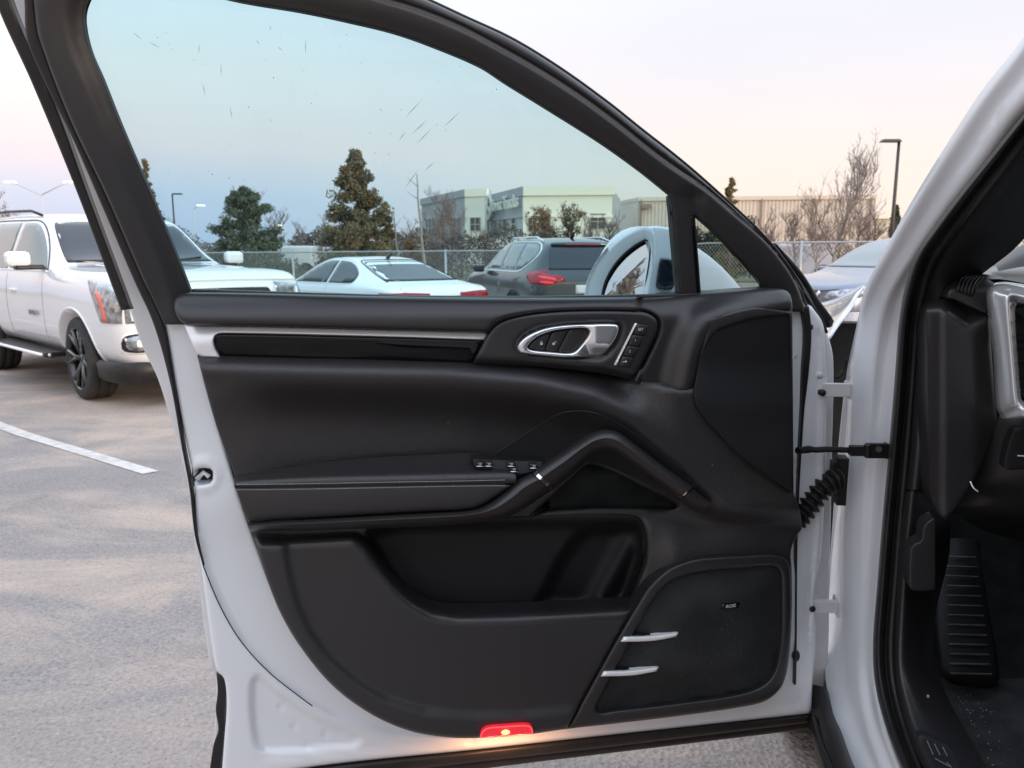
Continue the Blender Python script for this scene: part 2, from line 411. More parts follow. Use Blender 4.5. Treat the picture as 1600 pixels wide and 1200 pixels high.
# ==================================================================== ground
def asphalt():
    m = bpy.data.materials.new('dusty_asphalt'); m.use_nodes = True; t = m.node_tree; b = t.nodes['Principled BSDF']; b.inputs['Roughness'].default_value = .85
    b.inputs['Specular IOR Level'].default_value = .3
    o = N(t, 'ShaderNodeTexCoord')
    def nz(sc, det=5, rough=.6, dist=0., vec=None):
        n = N(t, 'ShaderNodeTexNoise'); n.inputs['Scale'].default_value = sc; n.inputs['Detail'].default_value = det; n.inputs['Roughness'].default_value = rough; n.inputs['Distortion'].default_value = dist
        t.links.new(vec or o.outputs['Object'], n.inputs['Vector']); return n
    base = ramp(t, [(.3, (.275, .247, .231)), (.7, (.335, .298, .278))], 'LINEAR'); t.links.new(nz(1.3, 8).outputs[0], base.inputs[0])
    grain = ramp(t, [(.32, (.40, .40, .41)), (.46, (.95, .95, .95)), (.56, (1.0, 1.0, 1.0)), (.70, (1.5, 1.46, 1.42))], 'LINEAR'); t.links.new(nz(75, 4, .85).outputs[0], grain.inputs[0])
    m1 = N(t, 'ShaderNodeMix', data_type='RGBA', blend_type='MULTIPLY'); m1.inputs[0].default_value = .6
    t.links.new(base.outputs[0], m1.inputs[6]); t.links.new(grain.outputs[0], m1.inputs[7])
    # dried tan silt washed over the surface, with smeared tyre sweeps
    mp = N(t, 'ShaderNodeMapping'); mp.inputs['Rotation'].default_value = (0, 0, R(38)); mp.inputs['Scale'].default_value = (.8, 1.3, 1); t.links.new(o.outputs['Object'], mp.inputs[0])
    s1 = nz(.8, 9, .68, 1.6, mp.outputs[0]); s2 = nz(.33, 3)
    mu = N(t, 'ShaderNodeMath', operation='MULTIPLY'); t.links.new(s1.outputs[0], mu.inputs[0]); t.links.new(s2.outputs[0], mu.inputs[1])
    rs = ramp(t, [(.20, (0, 0, 0)), (.32, (.9, .9, .9))], 'LINEAR'); t.links.new(mu.outputs[0], rs.inputs[0])
    m2 = N(t, 'ShaderNodeMix', data_type='RGBA'); m2.inputs[7].default_value = (.50, .40, .33, 1)
    t.links.new(rs.outputs[0], m2.inputs[0]); t.links.new(m1.outputs[2], m2.inputs[6])
    m3 = N(t, 'ShaderNodeMix', data_type='RGBA', blend_type='MULTIPLY'); m3.inputs[0].default_value = .5; t.links.new(m2.outputs[2], m3.inputs[6]); t.links.new(grain.outputs[0], m3.inputs[7])
    # oil-dark arcs
    w = nz(.55, 4, .5, 2.5); rw = ramp(t, [(.60, (1, 1, 1)), (.70, (.62, .62, .62))], 'LINEAR'); t.links.new(w.outputs[0], rw.inputs[0])
    m4 = N(t, 'ShaderNodeMix', data_type='RGBA', blend_type='MULTIPLY'); m4.inputs[0].default_value = .3; t.links.new(m3.outputs[2], m4.inputs[6]); t.links.new(rw.outputs[0], m4.inputs[7])
    t.links.new(m4.outputs[2], b.inputs['Base Color'])
    bp = N(t, 'ShaderNodeBump'); bp.inputs['Distance'].default_value = .006; v = N(t, 'ShaderNodeTexVoronoi'); v.inputs['Scale'].default_value = 75
    t.links.new(o.outputs['Object'], v.inputs['Vector']); t.links.new(v.outputs['Distance'], bp.inputs['Height']); t.links.new(bp.outputs[0], b.inputs['Normal'])
    return m
ASPH = asphalt()
ys = [-12, -6, 0, 1, 2, 2.5, 3, 3.5, 4, 4.5, 5, 5.5, 6, 8, 12, 20, 31]; xs = [-45, -20, -10, -5, 0, 5, 10, 20, 45]
V = [(x, y, float(ground_z(y))) for y in ys for x in xs]; nx = len(xs)
F = [(i * nx + j, i * nx + j + 1, (i + 1) * nx + j + 1, (i + 1) * nx + j) for i in range(len(ys) - 1) for j in range(nx - 1)]
tag(mesh('parking_lot', V, F, ASPH), kind='structure', label='dusty grey asphalt parking lot')
GRASSM = mat('winter_grass', (.15, .135, .065), .95, mott=(.35, (.22, .18, .095), .8), bump=('noise', 9, .03))
tag(mesh('grass_field', [(-900, -900, -.30), (900, -900, -.30), (900, 1500, -.30), (-900, 1500, -.30)], [(0, 1, 2, 3)], GRASSM), kind='structure', label='dry winter grass beyond the parking lot')
LINE = mat('worn_line_paint', (.66, .62, .58), .7, mott=(11, (.42, .38, .35), .75))
def ground_strip(name, a, b, wd, lift=.004):
    """painted stripe between two ground points given in the photograph"""
    A, B = onG(*map(np.array, a)), onG(*map(np.array, b)); A[2] = B[2] = 0; t = (B - A) / np.linalg.norm(B - A); q = np.array([-t[1], t[0], 0]) * wd / 2; n = 24; V = []
    for i in range(n + 1):
        p = A + (B - A) * i / n
        for s_ in (-1, 1):
            r_ = p + s_ * q; V.append((r_[0], r_[1], float(ground_z(r_[1])) + lift))
    o = mesh(name, V, [(2 * i, 2 * i + 1, 2 * i + 3, 2 * i + 2)[::-1] for i in range(n)], LINE); tag(o, kind='structure'); return o
_d = np.array([-4.0, -3.3])
ground_strip('parking_line', (-300., 549.), (236., 739.), .105)
kerbM = mat('concrete_kerb', (.36, .34, .32), .85, mott=(6, (.25, .24, .22), .7))
tag(MB().box((0, 31.1, -.16), (90, .2, .24)).make('kerb', kerbM), kind='structure')

# ==================================================================== buildings
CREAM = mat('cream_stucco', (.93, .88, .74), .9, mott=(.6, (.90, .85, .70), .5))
STUCCO_SHADE = mat('shaded_cream_stucco', (.40, .41, .42), .9, mott=(.5, (.36, .37, .38), .5))  # same stucco as CREAM, with the shade of the side faces put into the colour
BRICKD = mat('dark_brick', (.11, .075, .065), .9, mott=(2, (.08, .06, .055), .6))
METALW = mat('beige_ribbed_metal', (.76, .64, .54), .6, mott=(.4, (.70, .59, .50), .5))
DOWNSP = mat('brown_downspout', (.30, .22, .18), .6)
SIGNM = mat('cream_sign_letters', (.86, .84, .74), .5)
PANE = mat('dark_building_pane', (.05, .055, .06), .08, spec=.8)
FRAMEM = mat('pale_window_frame', (.50, .47, .42), .7)
def PX(px, Y): return atY(np.array(float(px)), 392., Y)[:2]
def Z_at(py, Y): return float(CAMZ + (392 - py) / FPX * Y / (_c * _c + 0) * 1.0) if False else float(atY(800., float(py), Y)[2])
def wall_prism(mb, a, b, z0, z1, depth, m=0):
    """wall from plan point a to b (left to right seen from the camera), going back by depth"""
    a, b = np.array(a), np.array(b); t = (b - a) / np.linalg.norm(b - a); q = np.array([-t[1], t[0]]) * depth; c = (a + b + q) / 2
    mb.box((c[0], c[1], (z0 + z1) / 2), (np.linalg.norm(b - a), depth, z1 - z0), math.atan2(t[1], t[0]), m)
OFF = tag(empty('dealership_building', (*PX(817, 80), -.3)), 'two storey cream dealership with shade toned side faces and parapet sign reading Trucks', 'building')
A_ = PX(817, 80); B_ = PX(955, 79); L_ = PX(757, 95)
zt = Z_at(291.5, 80); zpar = Z_at(335, 80); zs = zt - .2
# front block: sign face goes back to the left, sunlit face to the right
def facep(a, b, f): a, b = np.array(a), np.array(b); return a + (b - a) * f
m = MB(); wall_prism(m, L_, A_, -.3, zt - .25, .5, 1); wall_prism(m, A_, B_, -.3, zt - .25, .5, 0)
wall_prism(m, B_, PX(968, 97), -.3, zt - .25, .5, 1); m.make('wall', [CREAM, STUCCO_SHADE], OFF)
m = MB(); wall_prism(m, L_ - np.array([.25, 0]), A_ + np.array([-.05, -.22]), zt - .9, zt, .75, 1); wall_prism(m, A_ + np.array([0., -.25]), B_ + np.array([.25, -.25]), zt - .9, zt, .75, 0); m.make('cornice', [CREAM, STUCCO_SHADE], OFF)
m = MB(); wall_prism(m, L_ + np.array([-.1, -.1]), A_ + np.array([-.12, -.12]), zpar - .25, zpar, .3, 1); wall_prism(m, A_ + np.array([.02, -.12]), B_ + np.array([.1, -.12]), zpar - .35, zpar - .1, .3, 0); m.make('ledge', [CREAM, STUCCO_SHADE], OFF)
# left block
C1, C2, C3 = PX(727, 88), PX(758, 87), PX(660, 104)
zl = Z_at(296, 88)
m = MB(); wall_prism(m, C3, C1, -.3, zl - .2, .5, 1); wall_prism(m, C1, C2, -.3, zl - .2, .5, 0); m.make('wall', [CREAM, STUCCO_SHADE], OFF)
m = MB(); wall_prism(m, C3 - np.array([.2, 0]), C1 + np.array([-.03, -.2]), zl - .8, zl, .7, 1); wall_prism(m, C1 + np.array([0., -.2]), C2 + np.array([.2, -.2]), zl - .8, zl, .7, 0); m.make('cornice', [CREAM, STUCCO_SHADE], OFF)
def window(a, b, f0, f1, py0, py1, Y, nx_=2, ny_=2, par=OFF):
    p, q = facep(a, b, f0), facep(a, b, f1); t = (q - p) / np.linalg.norm(q - p); n_ = np.array([t[1], -t[0]]); Ym = (p[1] + q[1]) / 2
    z0, z1 = Z_at(py1, Ym), Z_at(py0, Ym); rz = math.atan2(t[1], t[0]); L = np.linalg.norm(q - p); c = (p + q) / 2
    fr_ = MB(); fw = .09
    for i in range(nx_ + 1): c2 = p + (q - p) * i / nx_ + n_ * .05; fr_.box((c2[0], c2[1], (z0 + z1) / 2), (fw, .1, z1 - z0), rz)
    for j in range(ny_ + 1): c2 = c + n_ * .055; fr_.box((c2[0], c2[1], z0 + (z1 - z0) * j / ny_), (L, .11, fw), rz)
    o = fr_.make('window', FRAMEM, par); pn = MB(); c2 = c + n_ * .012; pn.box((c2[0], c2[1], (z0 + z1) / 2), (L, .02, z1 - z0), rz); pn.make('pane', PANE, o)
for k in range(4): f = .12 + k * .21; window(L_, A_, f, f + .10, 339, 361, 85, 1, 2)
window(C1, C2, .28, .78, 340, 361, 88, 2, 2)
for k in range(3): window(C3, C1, .12 + k * .29, .36 + k * .29, 341, 372, 95, 3, 2)
for k in range(2): window(A_, B_, .06 + k * .15, .16 + k * .15, 340, 362, 80, 2, 2)
window(A_, B_, .76, .93, 334, 358, 80, 2, 2)
m = MB(); p = PX(752, 84); q = PX(798, 79); wall_prism(m, p, q, Z_at(388, 82), Z_at(372, 82), 4); m.make('canopy', CREAM, OFF)
for f in (.05, .95): pc = facep(p, q, f); MB().box((pc[0], pc[1] + .4, Z_at(388, 82) / 2 - .15), (.4, .4, Z_at(388, 82) + .3)).make('canopy_post', CREAM, OFF)
# sign: emblem disc and lettering on the sign face
t_ = (A_ - L_) / np.linalg.norm(A_ - L_); n_ = np.array([t_[1], -t_[0]])
def sign_M(f, py, out=.35):
    c = facep(L_, A_, f) + n_ * out; Yc = c[1]; M = Matrix((Vector((t_[0], t_[1], 0)), Vector((0, 0, 1)), Vector((n_[0], n_[1], 0)))).transposed().to_4x4(); M.translation = Vector((c[0], c[1], Z_at(py, Yc))); return M
SG = tag(empty('building_sign', tuple(sign_M(.45, 318).translation)), 'raised cream sign lettering with round emblem on the shade toned parapet', 'sign')
text_mesh('sign_lettering', 'lovvc Trucks', 1.95, SIGNM, SG, sign_M(.64, 318), ext=.12)
Md = sign_M(.20, 322.5); V = []; F = []; nseg = 28
for z in (-.1, .12):
    for r_ in (1.55, 1.08):
        for k in range(nseg): a = 2 * math.pi * k / nseg; V.append(Md @ Vector((r_ * math.cos(a) * 1.1, r_ * math.sin(a), z)))
for k in range(nseg):
    k2 = (k + 1) % nseg; F += [(2 * nseg + k, 2 * nseg + k2, 3 * nseg + k2, 3 * nseg + k), (k, k2, 2 * nseg + k2, 2 * nseg + k), (nseg + k2, nseg + k, 3 * nseg + k, 3 * nseg + k2)]
mesh('emblem_ring', V, F, SIGNM, SG, False)
e_ = MB()
for a in (90, 210, 330):
    M2 = Md @ Matrix.Rotation(R(a), 4, 'Z')
    e_.add([M2 @ Vector(v) for v in ((-.1, -.16, .1), (1.25, -.32, .1), (1.25, .32, .1), (-.1, .16, .1))], [(0, 1, 2, 3)])
M2 = Md @ Matrix.Rotation(R(48), 4, 'Z'); e_.add([M2 @ Vector(v) for v in ((1.4, -.35, .1), (2.3, -.5, .1), (2.3, .5, .1), (1.4, .35, .1))], [(0, 1, 2, 3)])
e_.make('emblem_mark', SIGNM, SG)
# warehouse
WH = tag(empty('warehouse', (*PX(1150, 95), -.3)), 'long beige ribbed metal warehouse with brown downspouts behind the bare trees', 'building')
W0, W1, W2 = PX(995, 96), PX(1362, 92), PX(940, 112); zw = Z_at(306.5, 94)
m = MB(); wall_prism(m, W2, W0, -.3, zw - .1, .4); wall_prism(m, W0, W1, -.3, zw - .1, .4); m.make('wall', METALW, WH)
ribs = MB(); n = 64; L = W1 - W0; tt = L / np.linalg.norm(L); rz = math.atan2(tt[1], tt[0]); nn_ = np.array([tt[1], -tt[0]])
for k in range(n + 1):
    c = W0 + L * k / n + nn_ * .05; ribs.box((c[0], c[1], (zw - .4) / 2), (.06, .05, zw + .1), rz)
ribs.make('wall_rib', METALW, WH)['kind'] = 'stuff'
m = MB(); wall_prism(m, W0 + nn_ * .2, W1 + nn_ * .2, zw - .45, zw, .4); wall_prism(m, W2, W0 + np.array([-.05, -.1]), zw - .45, zw, .4); m.make('gutter', METALW, WH)
for px in (1000, 1186, 1266, 1355):
    c = PX(px, np.interp(px, [995, 1362], [96, 92])) + nn_ * .18; MB().box((c[0], c[1], (zw - .6) / 2), (.20, .14, zw + .0), rz).make('downspout', DOWNSP, WH)
MB().box((*(PX(1008, 95.4)), Z_at(322, 95)), (1.2, .4, .5), rz).make('wall_lamp', DOWNSP, WH)
LOW = tag(empty('low_annex', (*PX(1385, 100), -.3)), 'low beige annex beside the warehouse end', 'building')
m = MB(); wall_prism(m, PX(1363, 97), PX(1480, 96), -.3, Z_at(338, 97), 8); m.make('wall', METALW, LOW); m = MB(); wall_prism(m, PX(1362, 96.7), PX(1482, 95.8), Z_at(338, 97) - .3, Z_at(338, 97) + .03, .35); m.make('gutter', CREAM, LOW)

# parked trailers and vans beyond the fence
TRW = mat('pale_trailer_white', (.66, .66, .68), .5, mott=(1, (.55, .55, .56), .6))
def trailer(px0, px1, py, Y, lab, h=2.6, label_col=TRW):
    a, b = PX(px0, Y), PX(px1, Y); zt_ = Z_at(py, Y); r_ = tag(empty('trailer', (*((a + b) / 2), -.3)), lab, 'trailer', 'pale trailers parked beyond the fence')
    m = MB(); wall_prism(m, a, b, zt_ - h, zt_, 2.4); o = m.make('box_body', label_col, r_); bv = o.modifiers.new('b', 'BEVEL'); bv.width = .12; bv.segments = 2
    for f in (.15, .8):
        c = facep(a, b, f); w = MB(); w.tube([(c[0], c[1] - .1, -.3 + .42), (c[0], c[1] + .3, -.3 + .42)], .42, 14); w.make('wheel', TYRE, r_)
trailer(438, 487, 384, 46, 'white box trailer beyond the fence left of the white coupe roof'); trailer(489, 522, 386, 52, 'smaller white trailer beyond the fence left of the brown cedar')
trailer(602, 650, 393, 60, 'low white trailer beyond the fence just right of the brown cedar', 2.3)
trailer(1212, 1306, 381, 40, 'lavender white trailer beyond the fence under the warehouse wall', 2.8, mat('lavender_trailer', (.52, .54, .64), .5))

# ==================================================================== fence
GALV = mat('galvanised_steel', (.42, .43, .43), .45, metal=.7, mott=(3, (.35, .36, .36), .5))
FEN = tag(empty('chain_link_fence', (0, 20, -.3)), 'galvanised chain link fence along the far edge of the parking lot', 'fence')
fpt = [(-14.5, 24.5, 397), (330, 23.5, 395), (1000, 20.5, 390), (1100, 20.1, 380), (1450, 19.2, 377), (1750, 18.5, 376)]
FX = [float(PX(p, Y)[0]) for p, Y, _ in fpt]; FY = [Y for _, Y, _ in fpt]; FZ = [Z_at(z, Y) for _, Y, z in fpt]
def fl(x): return np.interp(x, FX, FY), np.interp(x, FX, FZ)
x0, x1 = FX[0], FX[-1]
tube('top_rail', [(x, *fl(x)) for x in np.linspace(x0, x1, 60)], .024, GALV, FEN, seg=6)
k = 0; xp = float(PX(459, 23)[0])
xx = []
x = xp
while x > x0: x -= 4.55
while x < x1: xx.append(x); x += 4.55
for x in xx:
    Y, z = fl(x)
    if x0 < x < x1: tube('post', [(x, Y, -.34), (x, Y, z + .05)], .036, GALV, FEN, seg=8)
net = MB(); step_ = .085; h_ = 1.55; n = int((x1 - x0) / step_)
for d_ in (1, -1):
    for i in range(n):
        xa = x0 + i * step_; xb = xa + d_ * h_ * .8
        Ya, za = fl(xa); Yb, zb_ = fl(xb); a = (xa, Ya, za); b = (xb, Yb + .004 * d_, zb_ - h_); w_ = .0042; kk = len(net.V)
        net.V += [(a[0] - w_, a[1], a[2]), (a[0] + w_, a[1], a[2]), (a[0], a[1] + w_, a[2]), (b[0] - w_, b[1], b[2]), (b[0] + w_, b[1], b[2]), (b[0], b[1] + w_, b[2])]
        net.F += [(kk, kk + 1, kk + 4, kk + 3), (kk + 1, kk + 2, kk + 5, kk + 4), (kk + 2, kk, kk + 3, kk + 5)]; net.M += [0] * 3
net.make('wire_mesh', GALV, FEN)['kind'] = 'stuff'

# ==================================================================== trees
BARK = mat('grey_brown_bark', (.16, .125, .105), .9, mott=(3, (.22, .18, .16), .6)); BARKP = mat('pale_bark', (.34, .29, .27), .9, mott=(4, (.26, .21, .19), .7)); TWIG = mat('reddish_twigs', (.26, .19, .17), .9)
def leafm(n, c, c2): return mat(n, c, .75, mott=(1.7, c2, 1.0))
CEDAR = leafm('cedar_foliage', (.12, .12, .065), (.25, .165, .09)); DARKG = leafm('dark_evergreen_foliage', (.075, .10, .065), (.12, .14, .085)); TAN = leafm('yellow_brown_leaves', (.16, .11, .035), (.24, .12, .05)); RUST = leafm('rusty_leaves', (.20, .11, .05), (.28, .16, .08)); YG = leafm('olive_yellow_foliage', (.12, .11, .03), (.20, .15, .06)); HEDGE = leafm('hedge_foliage', (.030, .044, .034), (.055, .064, .044))
def bare(name, px, py_top, Y, spread, lab, group, seed=1, matb=BARK, mats_tw=None, dens=1., leaves=None, nleaf=0, base=-.3, trunk=.075, cat='tree', lean=0., X=None):
    r = random.Random(seed); x, y = (PX(px, Y) if X is None else X); H = Z_at(py_top, Y) - base if X is None else py_top
    root = tag(empty(name, (x, y, base)), lab, cat, group)
    mt = MB(); mc = MB(); tips = []
    def grow(p, d, L, rad, lev):
        n = 4 if lev < 2 else 3; pts = [p]; dd = d.copy()
        for i in range(n):
            dd = (dd + Vector((r.gauss(0, .07), r.gauss(0, .07), r.gauss(.03, .05))) * (1 + .5 * lev)).normalized(); pts.append(pts[-1] + dd * L / n)
        (mt if lev == 0 else mc).tube(pts, [rad * (1 - .62 * i / n) for i in range(n + 1)], 7 if lev == 0 else (4 if lev < 3 else 3))
        if lev >= 2: tips.extend(pts[1:])
        if lev < 4:
            kids = [int(15 * dens), 6, 5, 3][lev]
            for _ in range(kids):
                f = r.uniform(.22 if lev == 0 else .15, 1.); q = pts[0].lerp(pts[0], 0); i = min(int(f * n), n - 1); q = pts[i].lerp(pts[i + 1], f * n - i)
                a = r.uniform(0, 2 * math.pi); up = r.uniform(.45, 1.1) if lev == 0 else r.uniform(.35, 1.25)
                nd = (Vector((math.cos(a) * spread, math.sin(a) * spread, up)) * .8 + dd * (.35 if lev else .25)).normalized()
                grow(q, nd, L * r.uniform(.30, .52) * (1.1 - .5 * f if lev == 0 else 1), max(rad * (.32 if lev == 0 else .5), .0034), lev + 1)
    grow(Vector((x, y, base)), Vector((lean, 0, 1)).normalized(), H * .86, trunk, 0)
    # keep the thinnest twigs visible at this distance but slender
    zs_ = max(v[2] for v in mc.V); k = H / (zs_ - base); sc = lambda V: [(x + (v[0] - x), v[1], base + (v[2] - base) * k) for v in V]
    mt.V = sc(mt.V); mc.V = sc(mc.V)
    mt.make('trunk', matb, root, True); mc.make('crown', mats_tw or TWIG, root, True)
    if leaves:
        lm = MB()
        for _ in range(nleaf):
            p = r.choice(tips); s_ = r.uniform(.03, .07); v = Vector((p.x + r.gauss(0, .08), p.y + r.gauss(0, .08), base + (p.z - base) * k + r.gauss(0, .06))); a = Vector((r.gauss(0, 1), r.gauss(0, 1), r.gauss(0, 1))).normalized() * s_; b = Vector((r.gauss(0, 1), r.gauss(0, 1), r.gauss(0, 1))).normalized() * s_
            lm.add([v - a, v + b, v + a, v - b], [(0, 1, 2, 3)])
        o = lm.make('foliage', leaves, root); o['kind'] = 'stuff'
    return root
def evergreen(name, px, py_top, Y, wpx, lab, group=None, seed=1, leaf=CEDAR, prof=None, n=16000, base=-.3, gaps=.45, cat='tree'):
    r = random.Random(seed); x, y = PX(px, Y); H = Z_at(py_top, Y) - base; W = wpx / FPX * Y / 2
    root = tag(empty(name, (x, y, base)), lab, cat, group)
    prof = prof or (lambda f: (1 - f) ** .75 * (1 - .35 * math.exp(-((f) / .08) ** 2)))
    mt = MB(); mt.tube([(x, y, base), (x + .03, y, base + H * .5), (x, y, base + H * .97)], [.13, .07, .02], 7)
    nb = int(100 * H / 5); cl = []
    for i in range(nb):
        f = (i + r.random()) / nb; a = r.uniform(0, 2 * math.pi); L = W * prof(f) * r.uniform(.72, 1.12); z = base + H * f
        e = (x + math.cos(a) * L, y + math.sin(a) * L, z + L * r.uniform(.0, .45)); mt.tube([(x, y, z), ((x + e[0]) / 2, (y + e[1]) / 2, z + L * .12), e], [.03 * (1 - f) + .008, .015, .004], 4)
        for q in range(5): t = r.uniform(.35, 1.05); cl.append((x + (e[0] - x) * t, y + (e[1] - y) * t, z + (e[2] - z) * t, W * r.uniform(.15, .25) * (1.1 - .5 * f)))
    mt.make('trunk', BARK, root, True)
    lm = MB(); per = max(1, n // len(cl)); VV = lm.V
    for cx, cy, cz, cr in cl:
        if r.random() < gaps * .3: continue
        for _ in range(per):
            u = Vector((r.gauss(0, 1), r.gauss(0, 1), r.gauss(0, 1))).normalized() * cr * r.random() ** .45; v = Vector((cx, cy, cz)) + Vector((u.x, u.y, u.z * .8)); s_ = r.uniform(.045, .08) * (Y / 38)
            a = Vector((r.gauss(0, 1), r.gauss(0, 1), r.gauss(.3, 1))).normalized() * s_ * 1.5; b = Vector((r.gauss(0, 1), r.gauss(0, 1), r.gauss(0, 1))).normalized() * s_ * .7
            lm.add([v - a, v + b, v + a, v - b], [(0, 1, 2, 3)])
    o = lm.make('crown', leaf, root); return root
evergreen('cedar_tree', 560, 239, 38, 138, 'brownish green pointed cedar standing alone beyond the fence behind the white coupe', None, 3, CEDAR, n=34000)
evergreen('cedar_tree', 604, 318, 40, 46, 'smaller brown cedar tucked against the right of the tall one', None, 13, CEDAR, n=7000, prof=lambda f: (1 - f) ** .6)
evergreen('evergreen_tree', 388, 297, 34, 116, 'dark green rounded evergreen wrapped in bare twigs right of the big white SUV mirror', None, 4, DARKG, prof=lambda f: max(0, 1 - f * f) ** .6 * .95, n=26000)
evergreen('evergreen_tree', 1395, 322, 42, 36, 'dark evergreen below the right lamp post', None, 6, DARKG, n=7000)
evergreen('evergreen_tree', 1138, 279, 33, 52, 'olive yellow evergreen rising above the window frame of the open door', None, 8, YG, n=5000, gaps=1.2, prof=lambda f: (1 - f) ** .6)
evergreen('evergreen_tree', 236, 250, 37, 62, 'sparse rusty tree just right of the door window pillar', None, 9, RUST, n=4600, gaps=2.0, prof=lambda f: (1 - f) ** .8)
G1 = 'bare winter trees beyond the fence'
bare('bare_tree', 380, 284, 35.5, .75, 'bare twiggy tree growing through the dark rounded evergreen', G1, 21, dens=1.3, mats_tw=TWIG)
bare('bare_tree', 428, 322, 37, .9, 'low bare tree between the dark rounded evergreen and the cedar', G1, 22, dens=1.)
bare('bare_tree', 498, 334, 48, .9, 'grey bare tree at the left foot of the brown cedar', G1, 23)
bare('bare_tree', 1303, 205, 36, .62, 'tallest bare tree, pale trunked, in front of the warehouse', G1, 24, BARKP, BARKP, 2.0, trunk=.10)
bare('bare_tree', 1283, 290, 35, .95, 'wide low bare tree left of the tallest bare tree', G1, 25, BARKP, TWIG, 1.4)
bare('bare_tree', 1336, 300, 37, .95, 'wide low bare tree right of the tallest bare tree', G1, 26, BARKP, TWIG, 1.4)
bare('bare_tree', 1205, 318, 34, .8, 'reddish bare tree beside the curve of the door frame', G1, 27, BARK, TWIG, 1.3)
bare('bare_tree', 688, 288, 44, .8, 'pinkish bare tree in front of the shade toned block of the dealership', G1, 28, BARKP, TWIG, 1.5)
bare('bare_tree', 722, 304, 46, .7, 'bare tree in front of the corner of the cream block', G1, 29, BARKP, TWIG, 1.3)
bare('bare_tree', 645, 372, 42, 1.0, 'brown bush at the right foot of the brown cedar', G1, 30, BARK, TWIG, 1.0, leaves=TAN, nleaf=1200)
bare('bare_tree', 845, 318, 45, .9, 'brown leaved tree in front of the sunlit dealership wall', G1, 31, BARK, TWIG, 1.2, leaves=RUST, nleaf=2600)
bare('bare_tree', 882, 314, 47, .9, 'second brown leaved tree right along the sunlit dealership wall', G1, 32, BARK, TWIG, 1.2, leaves=CEDAR, nleaf=2200)
bare('bare_tree', 930, 330, 46, .9, 'bare tree in front of the dealership right hand window', G1, 33, BARK, TWIG, 1.5)
bare('bare_tree', 962, 326, 44, .9, 'bare tree left of the mirror in front of the warehouse corner', G1, 34, BARK, TWIG, 1.5)
bare('bare_tree', 22, 288, 46, .85, 'pale bare tree above the roof of the big white SUV', G1, 35, BARKP, BARKP, 1.4, leaves=YG, nleaf=500)
bare('bare_tree', 1585, 296, 33, .9, 'bare tree seen through the windscreen at the right edge', G1, 36, BARKP, TWIG, 1.6)
bare('bare_tree', 1625, 262, 34, .9, 'tall bare tree beyond the windscreen outside the pillar', G1, 37, BARKP, TWIG, 1.6)
# hedge behind the small window and shrubs along the fence
def hedge(name, px0, px1, pyt, pyb, Y, lab, leaf, n, seed, cat='hedge', depth=1.6):
    r = random.Random(seed); a, b = PX(px0, Y), PX(px1, Y); zt_, zb_ = Z_at(pyt, Y), Z_at(pyb, Y) if pyb else -.3; root = tag(empty(name, (*((a + b) / 2), zb_)), lab, cat)
    st = MB(); lm = MB()
    for k in range(max(3, int(abs(b[0] - a[0]) / .5))):
        x = r.uniform(a[0], b[0]); st.tube([(x, Y + .5, zb_), (x + r.gauss(0, .2), Y + .5 + r.gauss(0, .2), zb_ + (zt_ - zb_) * .8)], [.03, .01], 4)
    st.make('stem', BARK, root)['kind'] = 'stuff'
    L = abs(b[0] - a[0])
    for _ in range(n):
        f = r.random(); hh = (.82 + .12 * math.sin(f * 9 + seed) + .09 * math.sin(f * 31 + 2 * seed)) * (1 - .5 * abs(2 * f - 1) ** 6); z = zb_ + (zt_ - zb_) * hh * r.random() ** .8; v = Vector((a[0] + (b[0] - a[0]) * f + r.gauss(0, .1), Y + r.uniform(0, depth), z + r.gauss(0, .06)))
        s_ = r.uniform(.035, .07) * (Y / 30); q = Vector((r.gauss(0, 1), r.gauss(0, 1), r.gauss(0, 1))).normalized() * s_; w_ = Vector((r.gauss(0, 1), r.gauss(0, 1), r.gauss(0, 1))).normalized() * s_ * .7; lm.add([v - q, v + w_, v + q, v - w_], [(0, 1, 2, 3)])
    lm.make('foliage', leaf, root)['kind'] = 'stuff'
hedge('hedge', 1072, 1215, 338, 433, 38, 'dark green hedge behind the small quarter window', HEDGE, 15000, 2)
hedge('hedge', 300, 470, 388, 0, 31, 'low dark hedge behind the fence left of the coupe', DARKG, 6000, 3)
hedge('shrub_row', 640, 1010, 350, 0, 43, 'reddish brown brush along the foot of the dealership', leafm('brown_brush', (.10, .075, .06), (.15, .11, .09)), 12000, 4, 'shrubs')
hedge('shrub_row', 1215, 1420, 366, 0, 44, 'pinkish brown brush below the warehouse', leafm('pink_brush', (.26, .19, .16), (.20, .15, .12)), 7000, 5, 'shrubs')
hedge('shrub_row', 440, 690, 350, 0, 56, 'brown brush and small trees low behind the cedar', leafm('olive_brush', (.10, .085, .06), (.17, .12, .08)), 12000, 6, 'shrubs')
hedge('shrub_row', -60, 345, 352, 0, 52, 'grey pink brush behind the big white SUV', leafm('pale_brush', (.22, .18, .17), (.16, .13, .12)), 8000, 7, 'shrubs')
# far tree line
hedge('tree_line', -700, 2300, 372, 0, 190, 'far low line of hazy trees on the horizon', leafm('far_woods', (.12, .11, .11), (.17, .14, .13)), 9000, 8, 'tree line', 14)
